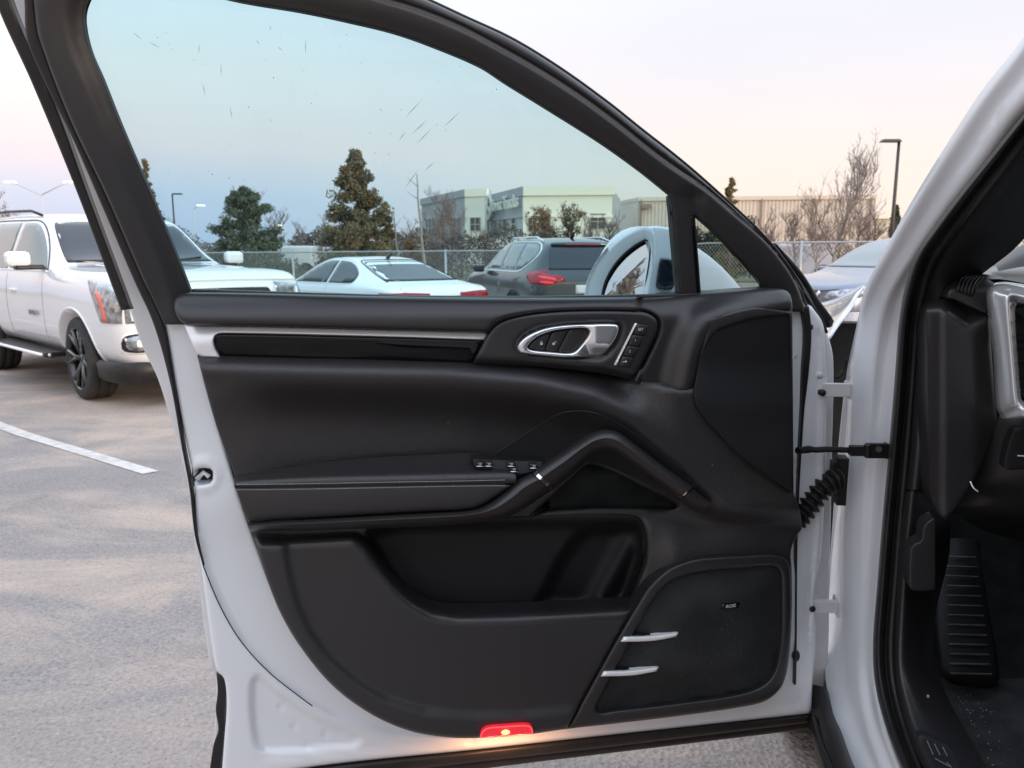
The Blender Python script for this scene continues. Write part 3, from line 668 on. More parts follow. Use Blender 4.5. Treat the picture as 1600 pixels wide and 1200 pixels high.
# pale leaning trunks
def snag(px0, py0, px1, py1, Y, lab, seed):
    p0 = atY(float(px0), float(py0), Y); p0[2] = -.3; p1 = atY(float(px1), float(py1), Y); r = tag(empty('dead_tree', tuple(p0)), lab, 'tree'); m = MB(); n = 9; rr_ = random.Random(seed)
    pts = [p0 + (p1 - p0) * i / n + np.array([rr_.gauss(0, .03), 0, 0]) for i in range(n + 1)]; m.tube(pts, [.09 * (1 - .75 * i / n) for i in range(n + 1)], 7)
    for i in range(3, n): m.tube([pts[i], pts[i] + np.array([rr_.choice((-1, 1)) * rr_.uniform(.2, .5), 0, rr_.uniform(.2, .5)])], [.02, .006], 4)
    m.make('trunk', BARKP, r, True)
for i_, (px_, py_, Y_, lab_) in enumerate([(462, 340, 50, 'thin bare tree above the white box trailer'), (530, 352, 52, 'low bare tree at the very left foot of the brown cedar'), (640, 336, 49, 'thin bare tree between the smaller cedar and the dealership'), (700, 312, 48, 'bare tree with upright twigs between the two dealership trees'),
                                        (760, 352, 46, 'low bare tree under the sign of the dealership'), (1245, 318, 37, 'slender bare tree between the door frame and the tallest bare tree'), (1360, 322, 38, 'pinkish bare tree left of the right lamp post'), (255, 330, 50, 'thin bare tree behind the sparse rusty tree')]):
    bare('bare_tree', px_, py_, Y_, .85, lab_, G1, 60 + i_, BARKP if i_ % 2 else BARK, TWIG, 1.3)
snag(665, 395, 651, 272, 36, 'pale slender leaning trunk left of the dealership', 1); snag(624, 395, 616, 330, 37, 'short pale trunk beside the smaller cedar', 2)

# ==================================================================== lamp posts
POLE = mat('dark_bronze_pole', (.07, .06, .055), .5, metal=.4); PALEP = mat('pale_pole', (.55, .55, .58), .5)
LIT = mat('lit_lamp_head', (1, .9, .7), .4, emit=((1, .86, .62), 1.6))
def lamp_post(px_t, py_t, px_b, Y, armpx, lab, mt=POLE, heads=1, lit=False, rise=0.):
    top = atY(float(px_t), float(py_t), Y); base = np.array([top[0], top[1], -.3]); r = tag(empty('lamp_post', tuple(base)), lab, 'lamp post')
    tube('pole', [base, base + (top - base) * .5, top], [.085, .07, .055], mt, r, seg=10); MB().tube([base, base + np.array([0, 0, .35])], .2, 10).make('pole_base', kerbM, r)
    for sgn in ((-1, 1) if heads == 2 else (-1,)):
        L = armpx / FPX * Y; e = top + np.array([sgn * L, 0, rise - .0]); tube('arm', [top + np.array([0, 0, -.05]), top + (e - top) * .6 + np.array([0, 0, .03]), e], .035, mt, r, seg=6)
        h = MB(); h.box((e[0], e[1], e[2]), (.75 if heads == 1 else .8, .34, .10), 0, 0, .8); h.make('lamp_head', LIT if lit else mt, r)
lamp_post(1405, 220, 1393, 31, 13, 'dark lamp post with one flat head rising right of the tallest bare tree')
lamp_post(64, 304, 64, 58, 45, 'pale two armed lamp post above the big white SUV roof', PALEP, 2, True, .9)
lamp_post(269, 303, 269, 60, -8, 'slim dark lamp post beside the sparse rusty tree', POLE)
lamp_post(302, 326, 302, 75, -12, 'distant lamp post with a glowing head left of the dark evergreen', PALEP, 1, True, .3)
lamp_post(445, 352, 445, 95, 8, 'far lamp post glowing above the white box trailer', PALEP, 1, True)
# ==================================================================== THE NEAR CAR: open door
CAR = tag(empty('open_car', (1.2, .4, 0)), 'white sport utility car with its black trimmed front door standing wide open', 'car')
D = Frame((0, 1.27, 0), 8, lean=.24, zb=1.147)
shell_out = [(256, 505, 'c'), (268, 570), (283, 650), (296, 715), (303, 745), (305, 790), (307, 835), (312, 870), (318, 915), (326, 975),
             (338, 1047), (350, 1060), (354, 1100), (350, 1160), (345, 1225, 'c'), (500, 1197), (750, 1171), (960, 1148), (1268, 1115, 'c'),
             (1270, 1060), (1275, 1000), (1272, 930), (1281, 880), (1287, 800), (1290, 700), (1292, 600), (1291, 545), (1286, 505), (1268, 478, 'c'), (1240, 465, 'c'), (300, 490, 'c')]
card_hole = [(322, 590, 'c'), (380, 790), (450, 960), (540, 1070), (650, 1125), (760, 1135), (880, 1122), (1190, 1080), (1222, 1030), (1226, 860), (1222, 560, 'c'), (1000, 520, 'c'), (330, 530, 'c')]
latch = [(304, 737), (310, 732), (328, 732), (332, 736), (332, 750), (328, 755), (305, 756)]
stamp_tri = smooth_path([(391, 1068), (402, 1053), (440, 1085), (500, 1122), (553, 1146), (566, 1154), (558, 1167), (500, 1173), (420, 1178), (402, 1170), (393, 1140)])
dimps = [(437, 1104), (405, 1125), (460, 1136), (508, 1148), (483, 1165)]
seam_l = [(306, 835), (318, 885), (343, 945), (375, 1000), (420, 1050), (470, 1090), (520, 1120), (620, 1150), (720, 1158)]
def shell_relief(V, d):
    m = inside(V, stamp_tri); ds = dist_poly(V, stamp_tri); w = np.where(m, -.009 * sst(ds, 0, 6), 0)
    for x, y in dimps: w += -.005 * (1 - sst(np.hypot(V[:, 0] - x, V[:, 1] - y), 1, 4))
    sd = side(V, seam_l)          # + : camera-right/below of the line
    w += -.006 * sst(-sd, -2, 9) * (V[:, 1] > 780) * (V[:, 0] < 740) * sst(V[:, 1], 780, 860)
    ln = np.abs(side(V, [(400, 1186), (620, 1166), (750, 1158), (960, 1135), (1200, 1108), (1250, 1098), (1262, 1060), (1266, 960)]))
    w += -.0025 * (1 - sst(ln, 1.0, 4.0))
    e = np.hypot((V[:, 0] - 318) / 22, (V[:, 1] - 742) / 24); w += .004 * (1 - sst(e, .8, 1.5)) * (V[:, 1] < 800)
    r2 = np.abs(side(V, [(1278, 520), (1276, 640), (1275, 760), (1268, 900), (1262, 1000)])); w += -.004 * (1 - sst(r2, 1.5, 5)) * (V[:, 0] > 1240)
    rr_ = np.hypot((V[:, 0] - 1238) / 22., (V[:, 1] - 950) / 62.); w += .006 * (1 - sst(rr_, .8, 1.25)) * (V[:, 0] > 1200)
    return w
_ex = np.vstack([np.array([(x + dx, y + dy) for x, y in dimps for dx in (-4, -2, 0, 2, 4) for dy in (-4, -2, 0, 2, 4)], float)])
DOOR = panel('front_door', D, shell_out, .0, WHITE, CAR, r=7, th=.07, res=6, relief=shell_relief, holes=[latch, card_hole], back=False)
DOOR['label'] = 'open white front door with black leather trim, seen from inside'
# outer skin behind the shell: the flange seen beyond the seal on the left and at the bottom corner
panel('outer_skin', D, [(-60, -60, 'c'), (5, -40), (20, 0), (42, 60), (87, 162), (137, 300), (203, 483), (222, 540), (246, 590), (265, 650), (282, 710), (296, 770), (303, 835), (310, 900), (318, 975), (330, 1045),
        (337, 1056), (337, 1110), (334, 1165), (338, 1240, 'c'), (500, 1215), (1262, 1130, 'c'), (1290, 1060), (1296, 900), (1300, 700), (1302, 560), (1293, 520, 'c'), (1240, 485, 'c'), (330, 520, 'c'), (262, 520, 'c'), (215, 420), (160, 300), (100, 160), (62, 60), (52, -40), (50, -90, 'c')],
      -.078, WHITE_DIRTY, DOOR, r=5, th=.012, res=26, back=True)
# hidden core of the door, so that it reads as a solid from outside
0 and panel('door_core', D, [(330, 560, 'c'), (1255, 560, 'c'), (1240, 1100, 'c'), (400, 1165, 'c'), (345, 1050)], -.02, RUBBER, DOOR, r=0, th=.06, res=60)
panel('latch_pocket', D, [(300, 728, 'c'), (336, 728, 'c'), (336, 760, 'c'), (300, 760, 'c')], -.03, RUBBER, DOOR, r=0, th=.004, res=14)
tube('latch_claw', D.P(np.array([308, 318, 327]), np.array([749, 738, 745]), -.018), .004, SATIN, DOOR)
# seals -----------------------------------------------------------------
def band(name, left, right, w, m, r=5, th=.012, res=12, fr=D, **k):
    L = [tuple(p) for p in left]; Rr = [tuple(p) for p in right][::-1]
    L[0] = (*L[0][:2], 'c'); L[-1] = (*L[-1][:2], 'c'); Rr[0] = (*Rr[0][:2], 'c'); Rr[-1] = (*Rr[-1][:2], 'c')
    return panel(name, fr, L + Rr, w, m, DOOR, r=r, th=th, res=res, **k)
band('outer_weatherstrip', [(-30, -80), (-4, 10), (50, 130), (120, 300), (189, 485)], [(-6, -80), (17, 0), (42, 62), (87, 162), (137, 300), (205, 483)], -.016, RUBBER, r=5,
     relief=lambda V, d: -.004 * (1 - sst(np.abs(side(V, [(5, 0), (66, 130), (129, 300), (198, 485)])), .5, 3.)))
band('frame_seal', [(30, -80), (38, 0), (40, 50), (46, 75), (84, 158), (108, 205), (150, 300), (207, 433), (240, 507), (266, 600), (284, 700), (296, 765), (304, 835), (317, 885)],
     [(46, -80), (54, 0), (60, 50), (68, 75), (86, 125), (117, 200), (165, 300), (223, 433), (257, 507), (273, 600), (288, 700), (300, 765), (307, 830), (319, 883)], .006, RUBBER, r=5)
tube('seal_groove', D.P(*np.array(smooth_path([(317, 883), (343, 945), (375, 1000), (420, 1050), (470, 1090), (488, 1103)], False, 8)).T, .0002), .0008, DARKP, DOOR, seg=6)
# window frame cover with the two glass openings ------------------------------
main_open = [(131, 30), (135, 5), (150, -18), (200, -28), (280, -20), (375, 2), (470, 18), (550, 35), (615, 51), (675, 72), (750, 104), (790, 130), (850, 167), (937, 222), (1000, 267), (1046, 304, 'c'),
             (1050, 330), (1056, 400), (1064, 485, 'c'), (303, 485, 'c'), (297, 453), (235, 300), (217, 260), (185, 185), (160, 122), (140, 75)]
quar_open = [(1086, 337, 'c'), (1110, 358), (1140, 388), (1164, 414), (1180, 432), (1192, 450), (1199, 480, 'c'), (1097, 480, 'c'), (1091, 400)]
cover_out = [(54, -10), (60, 50), (68, 75), (86, 125), (117, 200), (165, 300), (223, 433), (257, 507, 'c'), (330, 508, 'c'), (340, 480, 'c'), (1050, 490, 'c'), (1257, 487, 'c'), (1257, 480), (1246, 450), (1230, 420),
             (1196, 378), (1150, 338), (1100, 296), (1050, 263), (1012, 235), (962, 195), (900, 150), (837, 110), (775, 75), (717, 45), (650, 18), (592, 0), (480, -34), (350, -70), (200, -95), (110, -95), (62, -62)]
mo = smooth_path(main_open); qo = smooth_path(quar_open)
def cover_relief(V, d):
    di = np.minimum(dist_poly(V, mo), dist_poly(V, qo) + 400 * (V[:, 0] < 1090))
    x, y = V[:, 0], V[:, 1]
    left = (x < 320) & (y > -40)
    w = np.where(left, -.016 * (1 - sst(di, 4, 34)), -.012 * (1 - sst(di, 2, 30)))
    w += np.where(left, .004 * np.exp(-((di - 62) / 12) ** 2), 0)
    piv = (x > 1048) & (x < 1095) & (y > 300); w = np.where(piv, -.012, w)
    return w
panel('frame_cover', D, cover_out, .018, TRIMF, DOOR, r=5, th=.010, res=11, back=True, holes=[main_open, quar_open], relief=cover_relief)
# black frame behind the cover, with the outer bead
_ob = smooth_path([(560, -52), (620, -20), (667, 0), (725, 27), (800, 62), (875, 108), (950, 162), (1000, 202), (1050, 241), (1085, 270), (1120, 301), (1155, 333), (1188, 365), (1216, 397), (1239, 429), (1256, 460), (1266, 486), (1269, 502)], False, 22)
_ib = smooth_path([(540, -30), (592, -4), (650, 14), (717, 41), (775, 71), (837, 106), (900, 146), (962, 191), (1012, 231), (1050, 259), (1100, 292), (1150, 334), (1196, 374), (1230, 416), (1246, 446), (1256, 478), (1258, 500)], False, 22)
_t = np.gradient(_ob, axis=0); _t /= np.linalg.norm(_t, axis=1)[:, None]; _nn = np.stack([_t[:, 1], -_t[:, 0]], 1)
band('frame_bead', [tuple(p) for p in _ib], [tuple(p) for p in _ob], .006, SOFT, r=11, rr=.013, th=.03, res=7)
band('frame_lip', [tuple(p) for p in _ob - 3 * _nn], [tuple(p) for p in _ob + 4 * _nn], -.014, RUBBER, r=2, th=.012, res=9)
band('front_seal', [(1252, 480), (1257, 520), (1254, 580), (1252, 640), (1249, 700), (1246, 770), (1243, 860), (1242, 1000), (1241, 1070)],
     [(1264, 478), (1268, 520), (1264, 580), (1257, 640), (1253, 700), (1249, 770), (1246, 860), (1245, 1000), (1244, 1070)], .009, RUBBER, r=1.5, rr=.002)
panel('window_divider', D, [(1050, 306, 'c'), (1064, 322), (1083, 338), (1090, 400), (1096, 480, 'c'), (1069, 485, 'c'), (1060, 400)], .004, DARKP, DOOR, r=4, th=.03, res=9)
panel('divider_gloss', D, [(1080, 336, 'c'), (1084, 340, 'c'), (1089, 400), (1094, 470, 'c'), (1090, 470, 'c'), (1084, 400)], .0075, PIANO, DOOR, r=1, th=.004, res=8)
panel('divider_channel', D, [(1047, 305, 'c'), (1052, 310, 'c'), (1058, 360), (1068, 470, 'c'), (1062, 470, 'c'), (1055, 400)], .000, RUBBER, DOOR, r=2, th=.02, res=8)
# glass
g = panel('window_glass', D, [(118, 25), (122, -10), (150, -38), (200, -45), (375, -14), (550, 22), (675, 58), (800, 118), (937, 208), (1058, 295, 'c'), (1075, 500, 'c'), (290, 505, 'c'), (284, 450), (200, 260), (140, 110)],
          -.006, DGLASS, DOOR, r=0, th=.0042, res=60, back=True)
g2 = panel('quarter_glass', D, [(1076, 322, 'c'), (1120, 355), (1180, 415), (1212, 480, 'c'), (1088, 490, 'c')], -.006, QGLASS, DOOR, r=0, th=.004, res=40, back=True)
# scratches and specks on the pane
sm = MB()
def scratch(a, b, wd=.00035, n=1):
    p = D.P(np.array([a[0], b[0]]), np.array([a[1], b[1]]), -.0052); t = p[1] - p[0]; t /= np.linalg.norm(t); q = np.cross(t, D.n) * wd
    k = len(sm.V); sm.V += [tuple(p[0]), tuple((p[0] + p[1]) / 2 + q), tuple(p[1]), tuple((p[0] + p[1]) / 2 - q)]; sm.F.append((k, k + 1, k + 2, k + 3)); sm.M.append(0)
for a, b in [((660, 155), (632, 185)), ((669, 186), (642, 211)), ((675, 200), (650, 226)), ((720, 173), (692, 200)), ((634, 205), (623, 220)), ((654, 264), (632, 295)), ((680, 252), (662, 268)),
             ((312, 68), (310, 85)), ((316, 127), (321, 152)), ((345, 98), (346, 120)), ((359, 166), (363, 187)), ((478, 60), (477, 85)), ((207, 50), (222, 62)), ((232, 65), (250, 75)), ((364, 330), (373, 358)),
             ((422, 185), (424, 192)), ((400, 62), (406, 70)), ((421, 40), (424, 48)), ((433, 72), (442, 80)), ((592, 169), (598, 174)), ((576, 206), (581, 209))]:
    scratch(a, b, .00035 if a[0] > 600 else .0003)
for _ in range(46):
    x = rng.uniform(230, 800); y = rng.uniform(40, 260) if x > 420 else rng.uniform(50, 330)
    if y < (x - 700) * .6 + 75: continue
    scratch((x, y), (x + rng.uniform(-1.5, 1.5), y + rng.uniform(1, 2.6)), rng.uniform(.0003, .0007))
sm.make('glass_scratches', FELT, DOOR).__setitem__('kind', 'stuff')
# etched maker's mark near the sill on the glass (illegible print in the photograph)
em = MB()
def gbox(x0, y0, x1, y1, w=-.0050, th=0):
    p = D.P(np.array([x0, x1, x1, x0]), np.array([y0, y0, y1, y1]), w); em.add(p, [(0, 3, 2, 1)])
for x0, x1 in ((319, 326.5), (328, 335), (337, 342)):
    gbox(x0, 450.6, x1, 452.2)
for x0, x1, y0, y1 in ((320, 323, 455, 457.5), (325, 329, 455, 457.5), (331, 335, 455, 457.5), (337, 341, 455, 457.5), (343.5, 349, 455, 456.4), (318.5, 319.5, 453, 458), (342, 343, 453, 458), (319, 343, 453, 453.7)):
    gbox(x0, y0, x1, y1)
em.make('etched_glass_mark', PRINT, DOOR)

# ------------------------------------------------------------ trim card (base relief)
card = [(308, 556, 'c'), (322, 610), (338, 665), (352, 705), (366, 742), (372, 775), (385, 815), (398, 850), (415, 900), (438, 958), (470, 1012), (520, 1072), (580, 1116), (640, 1142), (700, 1152), (750, 1153), (820, 1148), (885, 1139),
        (957, 1131), (1066, 1118), (1168, 1103), (1200, 1093), (1222, 1071), (1232, 1034), (1237, 961), (1237, 890), (1236, 860), (1246, 835), (1253, 826), (1250, 800), (1240, 770, 'c'), (1238, 487, 'c'), (1180, 480), (1100, 500, 'c'), (900, 500, 'c'), (320, 530, 'c')]
roll_low = [(300, 592), (500, 598), (700, 603), (830, 615), (920, 635), (985, 668), (1040, 716), (1090, 760), (1130, 800), (1200, 835), (1260, 850)]
pk_w = np.array
hole2 = smooth_path([(832, 952), (848, 905), (872, 860), (905, 822), (945, 813), (985, 815), (1008, 835), (1012, 870), (1003, 905), (985, 950)])
backw = smooth_path([(565, 836), (600, 812), (700, 806), (850, 800), (940, 798), (1000, 800), (1012, 812), (1015, 870), (1003, 910), (985, 950), (975, 985), (700, 985), (640, 955), (600, 900)])
pull_rec = smooth_path([(864, 770), (893, 744), (920, 722), (960, 735), (1010, 760), (1062, 787), (1056, 797), (1000, 796), (930, 796), (860, 800), (826, 808)])
side_in = smooth_path([(1238, 488, 'c'), (1180, 494), (1128, 510), (1112, 519), (1102, 535), (1093, 560), (1087, 593), (1084, 613), (1088, 633), (1103, 658), (1113, 667), (1150, 706), (1197, 742), (1244, 775, 'c')])
def card_relief(V, d):
    x, y = V[:, 0], V[:, 1]
    s1 = side(V, roll_low)                      # + below the roll
    q = s1 + 14; gr = np.exp(-(q / 44) ** 2); gl = np.exp(-(q / 30) ** 2); fx = sst(x, 940, 1060)
    w = np.where(q > 0, .012 + .058 * gr, (.018 + .052 * gl) * (1 - fx) + .070 * fx)
    # right hand mass sloping down to the speaker
    low = sst(y, 790, 830); w = w * (1 - low) + low * .026
    rg = sst(x, 1000, 1060) * sst(y, 800, 880); w = w * (1 - rg) + rg * .048
    lg = sst(y, 700, 900) * sst(x, 1080, 1180) * (1 - rg); w += .018 * lg
    top = np.interp(x, [300, 343, 500, 738, 860, 990, 1060], [553, 555, 559, 566, 574, 595, 612]); w = w - .034 * (1 - sst(y - top, -14, 0)) * (1 - sst(x, 1050, 1110))
    sp_ = inside(V, side_in); w = np.where(sp_, w - (w - .035) * sst(dist_poly(V, side_in), 2, 10), w)
    pi_ = inside(V, pull_rec); w = np.where(pi_, w - .045 * sst(dist_poly(V, pull_rec), 0, 12), w)
    ib = inside(V, backw); db = dist_poly(V, backw); w = np.where(ib & (y > 800), w - (.036) * sst(db, 0, 24) * sst(y, 802, 832), w)
    ih = inside(V, hole2); dh = dist_poly(V, hole2)
    ridge = np.exp(-(np.abs(side(V, [(925, 960), (955, 905), (985, 850)])) / 17) ** 2)
    w = np.where(ih, w - .030 * sst(dh, 0, 26) + .020 * ridge * sst(dh, 2, 16), w)
    return w
def inset(loop, q):
    t = np.roll(loop, -1, 0) - np.roll(loop, 1, 0); t /= np.linalg.norm(t, axis=1)[:, None] + 1e-9; c = loop.mean(0)
    a = loop + q * np.stack([-t[:, 1], t[:, 0]], 1); b = loop - q * np.stack([-t[:, 1], t[:, 0]], 1)
    return a if inside(a, loop).mean() > .5 else b
_cx = np.vstack([inset(l, q) for l in (side_in, pull_rec, backw, hole2) for q in (0.2, 3., 6., 10., 13.)])
panel('door_card', D, card, .0, LEATHER, DOOR, r=5, th=.03, res=7, relief=card_relief, rr=.004, extra=_cx)
# upper roll / belt cushion
belt = [(272, 480), (274, 466), (284, 459), (300, 457.5), (400, 459), (550, 463), (700, 465.5), (850, 466.5), (1000, 465), (1060, 462), (1110, 457), (1160, 453), (1205, 451), (1224, 452), (1234, 459), (1238, 474), (1238, 487, 'c'), (1180, 494), (1130, 508), (1112, 520), (1102, 540),
        (1093, 562), (1087, 592), (1083, 611, 'c'), (1070, 611), (1057, 616, 'c'), (1030, 607), (990, 597, 'c'), (1003, 570), (1018, 540), (1028, 514), (1027, 499), (1014, 489), (988, 486), (920, 485), (850, 488), (800, 496), (776, 506), (764, 519, 'c'), (600, 514.5), (400, 509.5), (291, 508, 'c'), (280, 500)]
crease = [(1260, 470), (1180, 476), (1130, 486), (1102, 500), (1086, 522), (1074, 556), (1060, 625)]
def belt_relief(V, d):
    x, y = V[:, 0], V[:, 1]
    w = -.030 * sst(side(V, crease) * -1, -8, 34) if False else 0 * x
    c = side(V, crease)      # + to the left of travel direction below/right
    c = np.where(x > 1000, -c, 99)
    w = -.026 * sst(-c, -6, 36)
    w += -.026 * (1 - sst(y, 452, 500)) * (1 - sst(x, 1020, 1240))             # top rolls away to the glass
    return w
panel('belt_cushion', D, belt, .070, SOFT, DOOR, r=9, rr=.010, th=.055, res=8, relief=belt_relief)
panel('sill_wiper', D, [(300, 452, 'c'), (700, 463), (1060, 459), (1195, 448, 'c'), (1195, 462, 'c'), (700, 475), (300, 472, 'c')], .012, RUBBER, DOOR, r=3, th=.02, res=16)
# silver inlay
panel('silver_inlay', D, [(288, 508.5, 'c'), (400, 510), (600, 515), (763, 519, 'c'), (757, 531, 'c'), (600, 526), (346, 520.5), (336, 524), (333, 532), (336, 545), (344, 559, 'c'), (313, 557, 'c'), (304, 545)], .056, SATIN, DOOR, r=3, th=.03, res=9,
      relief=lambda V, d: -.008 * (1 - sst(V[:, 0], 290, 310)) - .012 * (1 - np.clip((V[:, 1] - (V[:, 0] - 290) * .021 - 508) / 22, 0, 1)) - .005 * sst(V[:, 1], 536, 552))
panel('gloss_inlay', D, [(333.5, 531), (337, 524.5), (346, 521), (600, 526.5), (756, 531.5, 'c'), (738, 568, 'c'), (600, 563.5), (344, 558, 'c')], .0545, PIANO, DOOR, r=5, rr=.005, th=.02, res=9,
      relief=lambda V, d: -.004 * sst(V[:, 1] - (V[:, 0] - 333) * .022, 522, 546) - .004 * sst(V[:, 1] - (V[:, 0] - 333) * .022, 546, 549))
# handle bezel
bezel = [(764, 519), (776, 506), (800, 496), (850, 488.5), (920, 485.5), (988, 486.5), (1013, 490), (1026, 500), (1027, 514), (1017, 540), (1002, 570), (989, 594, 'c'), (940, 584), (860, 575), (738, 569, 'c')]
hring = smooth_path([(806, 540), (820, 520), (850, 508), (900, 503), (968, 503), (974, 512), (960, 545), (938, 563), (900, 563), (830, 557)])
def bez_relief(V, d):
    m = inside(V, hring); dd = dist_poly(V, hring)
    w = np.where(m, -.011 * sst(dd, -1, 6), 0)
    w += -.016 * sst(side(V, [(1020, 590), (985, 578), (900, 562), (760, 556), (720, 556)]) * -1, -3, 12) if False else 0
    yb = np.interp(V[:, 0], [738, 860, 940, 990], [560, 566, 574, 585]); w += -.012 * sst(V[:, 1] - yb, -4, 8)
    return w
panel('handle_bezel', D, bezel, .062, SOFT, DOOR, r=6, th=.05, res=6, relief=bez_relief)
# door pull handle: ring + paddle, buttons within
ring_o = [(808, 545), (811, 536), (825, 524), (850, 513.5), (880, 508.5), (920, 506.5), (962, 506.5), (967, 511, ), (962, 528), (947, 549), (936, 558, 'c'), (900, 558), (880, 558.5), (850, 556), (823, 553), (811, 550)]
ring_i = [(824, 543), (830, 534), (844, 524), (870, 516), (906, 512.5), (919, 514), (921, 518), (917, 527), (906, 542), (897, 550), (888, 552), (860, 550), (831, 547)]
ri = smooth_path(ring_i)
panel('pull_handle', D, ring_o, .066, HANDLE, DOOR, r=4, rr=.005, th=.014, res=4, step=4, holes=[ring_i],
      relief=lambda V, d: -.010 * sst(V[:, 0], 925, 966) * 0 + .004 * sst(V[:, 0], 915, 930) - .016 * (sst(V[:, 1], 534, 560) * sst(V[:, 0], 905, 930)))
panel('handle_recess', D, [(818, 546), (840, 518), (905, 508), (925, 514), (915, 540), (892, 556), (850, 554)], .047, DARKP, DOOR, r=2, th=.004, res=9)
b1 = [(826, 543), (832, 534.5), (845, 525.5), (861, 520, 'c'), (850.5, 547, 'c'), (834, 546)]
b2 = [(862, 519.6, 'c'), (888, 515, 'c'), (870, 549.5, 'c'), (851.7, 547.3, 'c')]
b3 = [(889.5, 514.8, 'c'), (905, 514), (916, 515), (918, 519), (913, 528), (903, 541), (896, 548.5), (887, 550.5), (871.5, 549.7, 'c')]
for b in (b1, b2, b3): panel('lock_button' if b is not b3 else 'button_blank', D, b, .057, SOFT, DOOR, r=2, th=.008, res=6, step=4)
def icon(cx, cy, kind, w, s=1.):
    m = MB()
    def quad(x0, y0, x1, y1, wd):
        p = D.P(np.array([cx + x0 * s, cx + x1 * s]), np.array([cy + y0 * s, cy + y1 * s]), w); t = p[1] - p[0]; t /= np.linalg.norm(t) + 1e-9
        q = np.cross(t, D.n) * wd * s * .001; m.add([p[0] - q, p[1] - q, p[1] + q, p[0] + q], [(0, 1, 2, 3)])
    if kind == 'lock': quad(-2, 1.2, 2, 1.2, 1.7); quad(-1.4, -.3, -1.4, -2, .35); quad(1.4, -.3, 1.4, -2, .35); quad(-1.4, -2.3, 1.4, -2.3, .35)
    if kind == 'unlock': quad(-2, 1.2, 2, 1.2, 1.7); quad(1.6, -.3, 1.6, -2, .35); quad(1.6, -2.3, 4, -2.3, .35); quad(4, -2.3, 4, -.8, .35)
    if kind == 'key': quad(-3.4, .3, .8, .3, .45); quad(-2.6, .3, -2.6, 1.6, .4); quad(.8, -.1, 3.2, -.1, 1.3)
    if kind == 'win': quad(-2, -1, 2, -1, .4); quad(-2, 1, 2, 1, .4); quad(-2, -1, -2, 1, .4); quad(2, -1, 2, 1, .4)
    return m.make('button_symbol', PRINT, DOOR)
icon(846, 536, 'lock', .0577); icon(865, 536, 'unlock', .0577)
# memory switches
ms = [[(996, 506.5), (1014, 509), (1007, 524.5), (990, 521.5)], [(988.6, 523.2), (1006, 526.3), (999, 541.5), (981.6, 538.5)], [(981, 540), (998.4, 543.2), (991, 558.2), (974, 555)], [(973, 556.8), (990.4, 560), (984, 574), (966, 572)]]
for q in ms: panel('memory_button', D, [(*p, 'c') for p in q], .0655, SOFT, DOOR, r=1.5, th=.006, res=9, step=5)
panel('memory_trim_line', D, [(993, 505, 'c'), (995.6, 505.4, 'c'), (963, 571, 'c'), (960, 570.4, 'c')], .0665, SATIN, DOOR, r=.8, th=.006, res=9)
_u = Vector(D.u); _n = Vector(D.n)
def onD(px, py, w, rot=0.): 
    p = D.P(np.array(px, float), np.array(py, float), w); ux = Vector(D.u); uz = Vector((0, 0, 1)); ca, sa = math.cos(rot), math.sin(rot)
    X = ux * ca + uz * sa; Y = uz * ca - ux * sa
    M = Matrix((X, Y, Vector(D.n))).transposed().to_4x4(); M.translation = Vector(p); return M
text_mesh('switch_lettering', 'SET', .0058, PRINT, DOOR, onD(1001, 515, .0662), ext=.0001)
text_mesh('switch_lettering', '1', .0055, PRINT, DOOR, onD(993, 532, .0662), ext=.0001)
text_mesh('switch_lettering', '2', .0055, PRINT, DOOR, onD(984, 549, .0662), ext=.0001)
icon(976, 565, 'key', .0662)
# flat side panel at the front edge
sidep = [(1238, 488, 'c'), (1180, 494), (1128, 510), (1112, 519), (1102, 535), (1093, 560), (1087, 593), (1084, 613), (1088, 633), (1103, 658), (1113, 667), (1150, 706), (1197, 742), (1240, 771, 'c')]
panel('side_panel', D, sidep, .0655, DARKP, DOOR, r=2.5, th=.03, res=12, rr=.002, relief=lambda V, d: .0135 * sst(V[:, 1], 560, 650) + .008 * sst(V[:, 1], 650, 760))
# fan-shaped ribbed inlay above the pull
fan = [(767, 715, 'c'), (800, 693), (840, 667), (872, 648), (902, 643), (932, 647), (975, 668), (1022, 701), (1070, 742), (1092, 762, 'c'), (1060, 782, 'c'), (960, 733), (920, 722), (848, 722, 'c')]
panel('ribbed_inlay', D, fan, .0022, RIBS, DOOR, r=2, rr=.001, th=.01, res=9, relief=lambda V, d: card_relief(V, d) * (~inside(V, pull_rec)) + .012 * inside(V, pull_rec))
panel('pocket_shade', D, [(572, 826), (600, 816), (700, 811), (850, 806), (940, 803), (992, 806), (1004, 818), (1007, 870), (996, 908), (978, 950), (968, 985), (700, 985), (655, 945), (600, 892)], .0020, DARKP, DOOR, r=0, th=.003, res=6, relief=card_relief, extra=_cx)  # darker sheet over the card: shade inside the pocket put into its colour
_ip = smooth_path([(767, 714), (800, 692), (840, 666), (872, 647), (902, 642), (932, 646), (975, 667), (1022, 700), (1070, 741)], False, 7)
tube('inlay_piping', D.P(_ip[:, 0], _ip[:, 1], card_relief(_ip, 0) + .002), .0009, SOFT, DOOR, seg=6)
panel('pull_cup', D, [(850, 726, 'c'), (920, 724), (960, 735), (1010, 760), (1062, 786, 'c'), (1052, 797), (1000, 797), (860, 800, 'c')], .002, FELT, DOOR, r=0, th=.005, res=14)
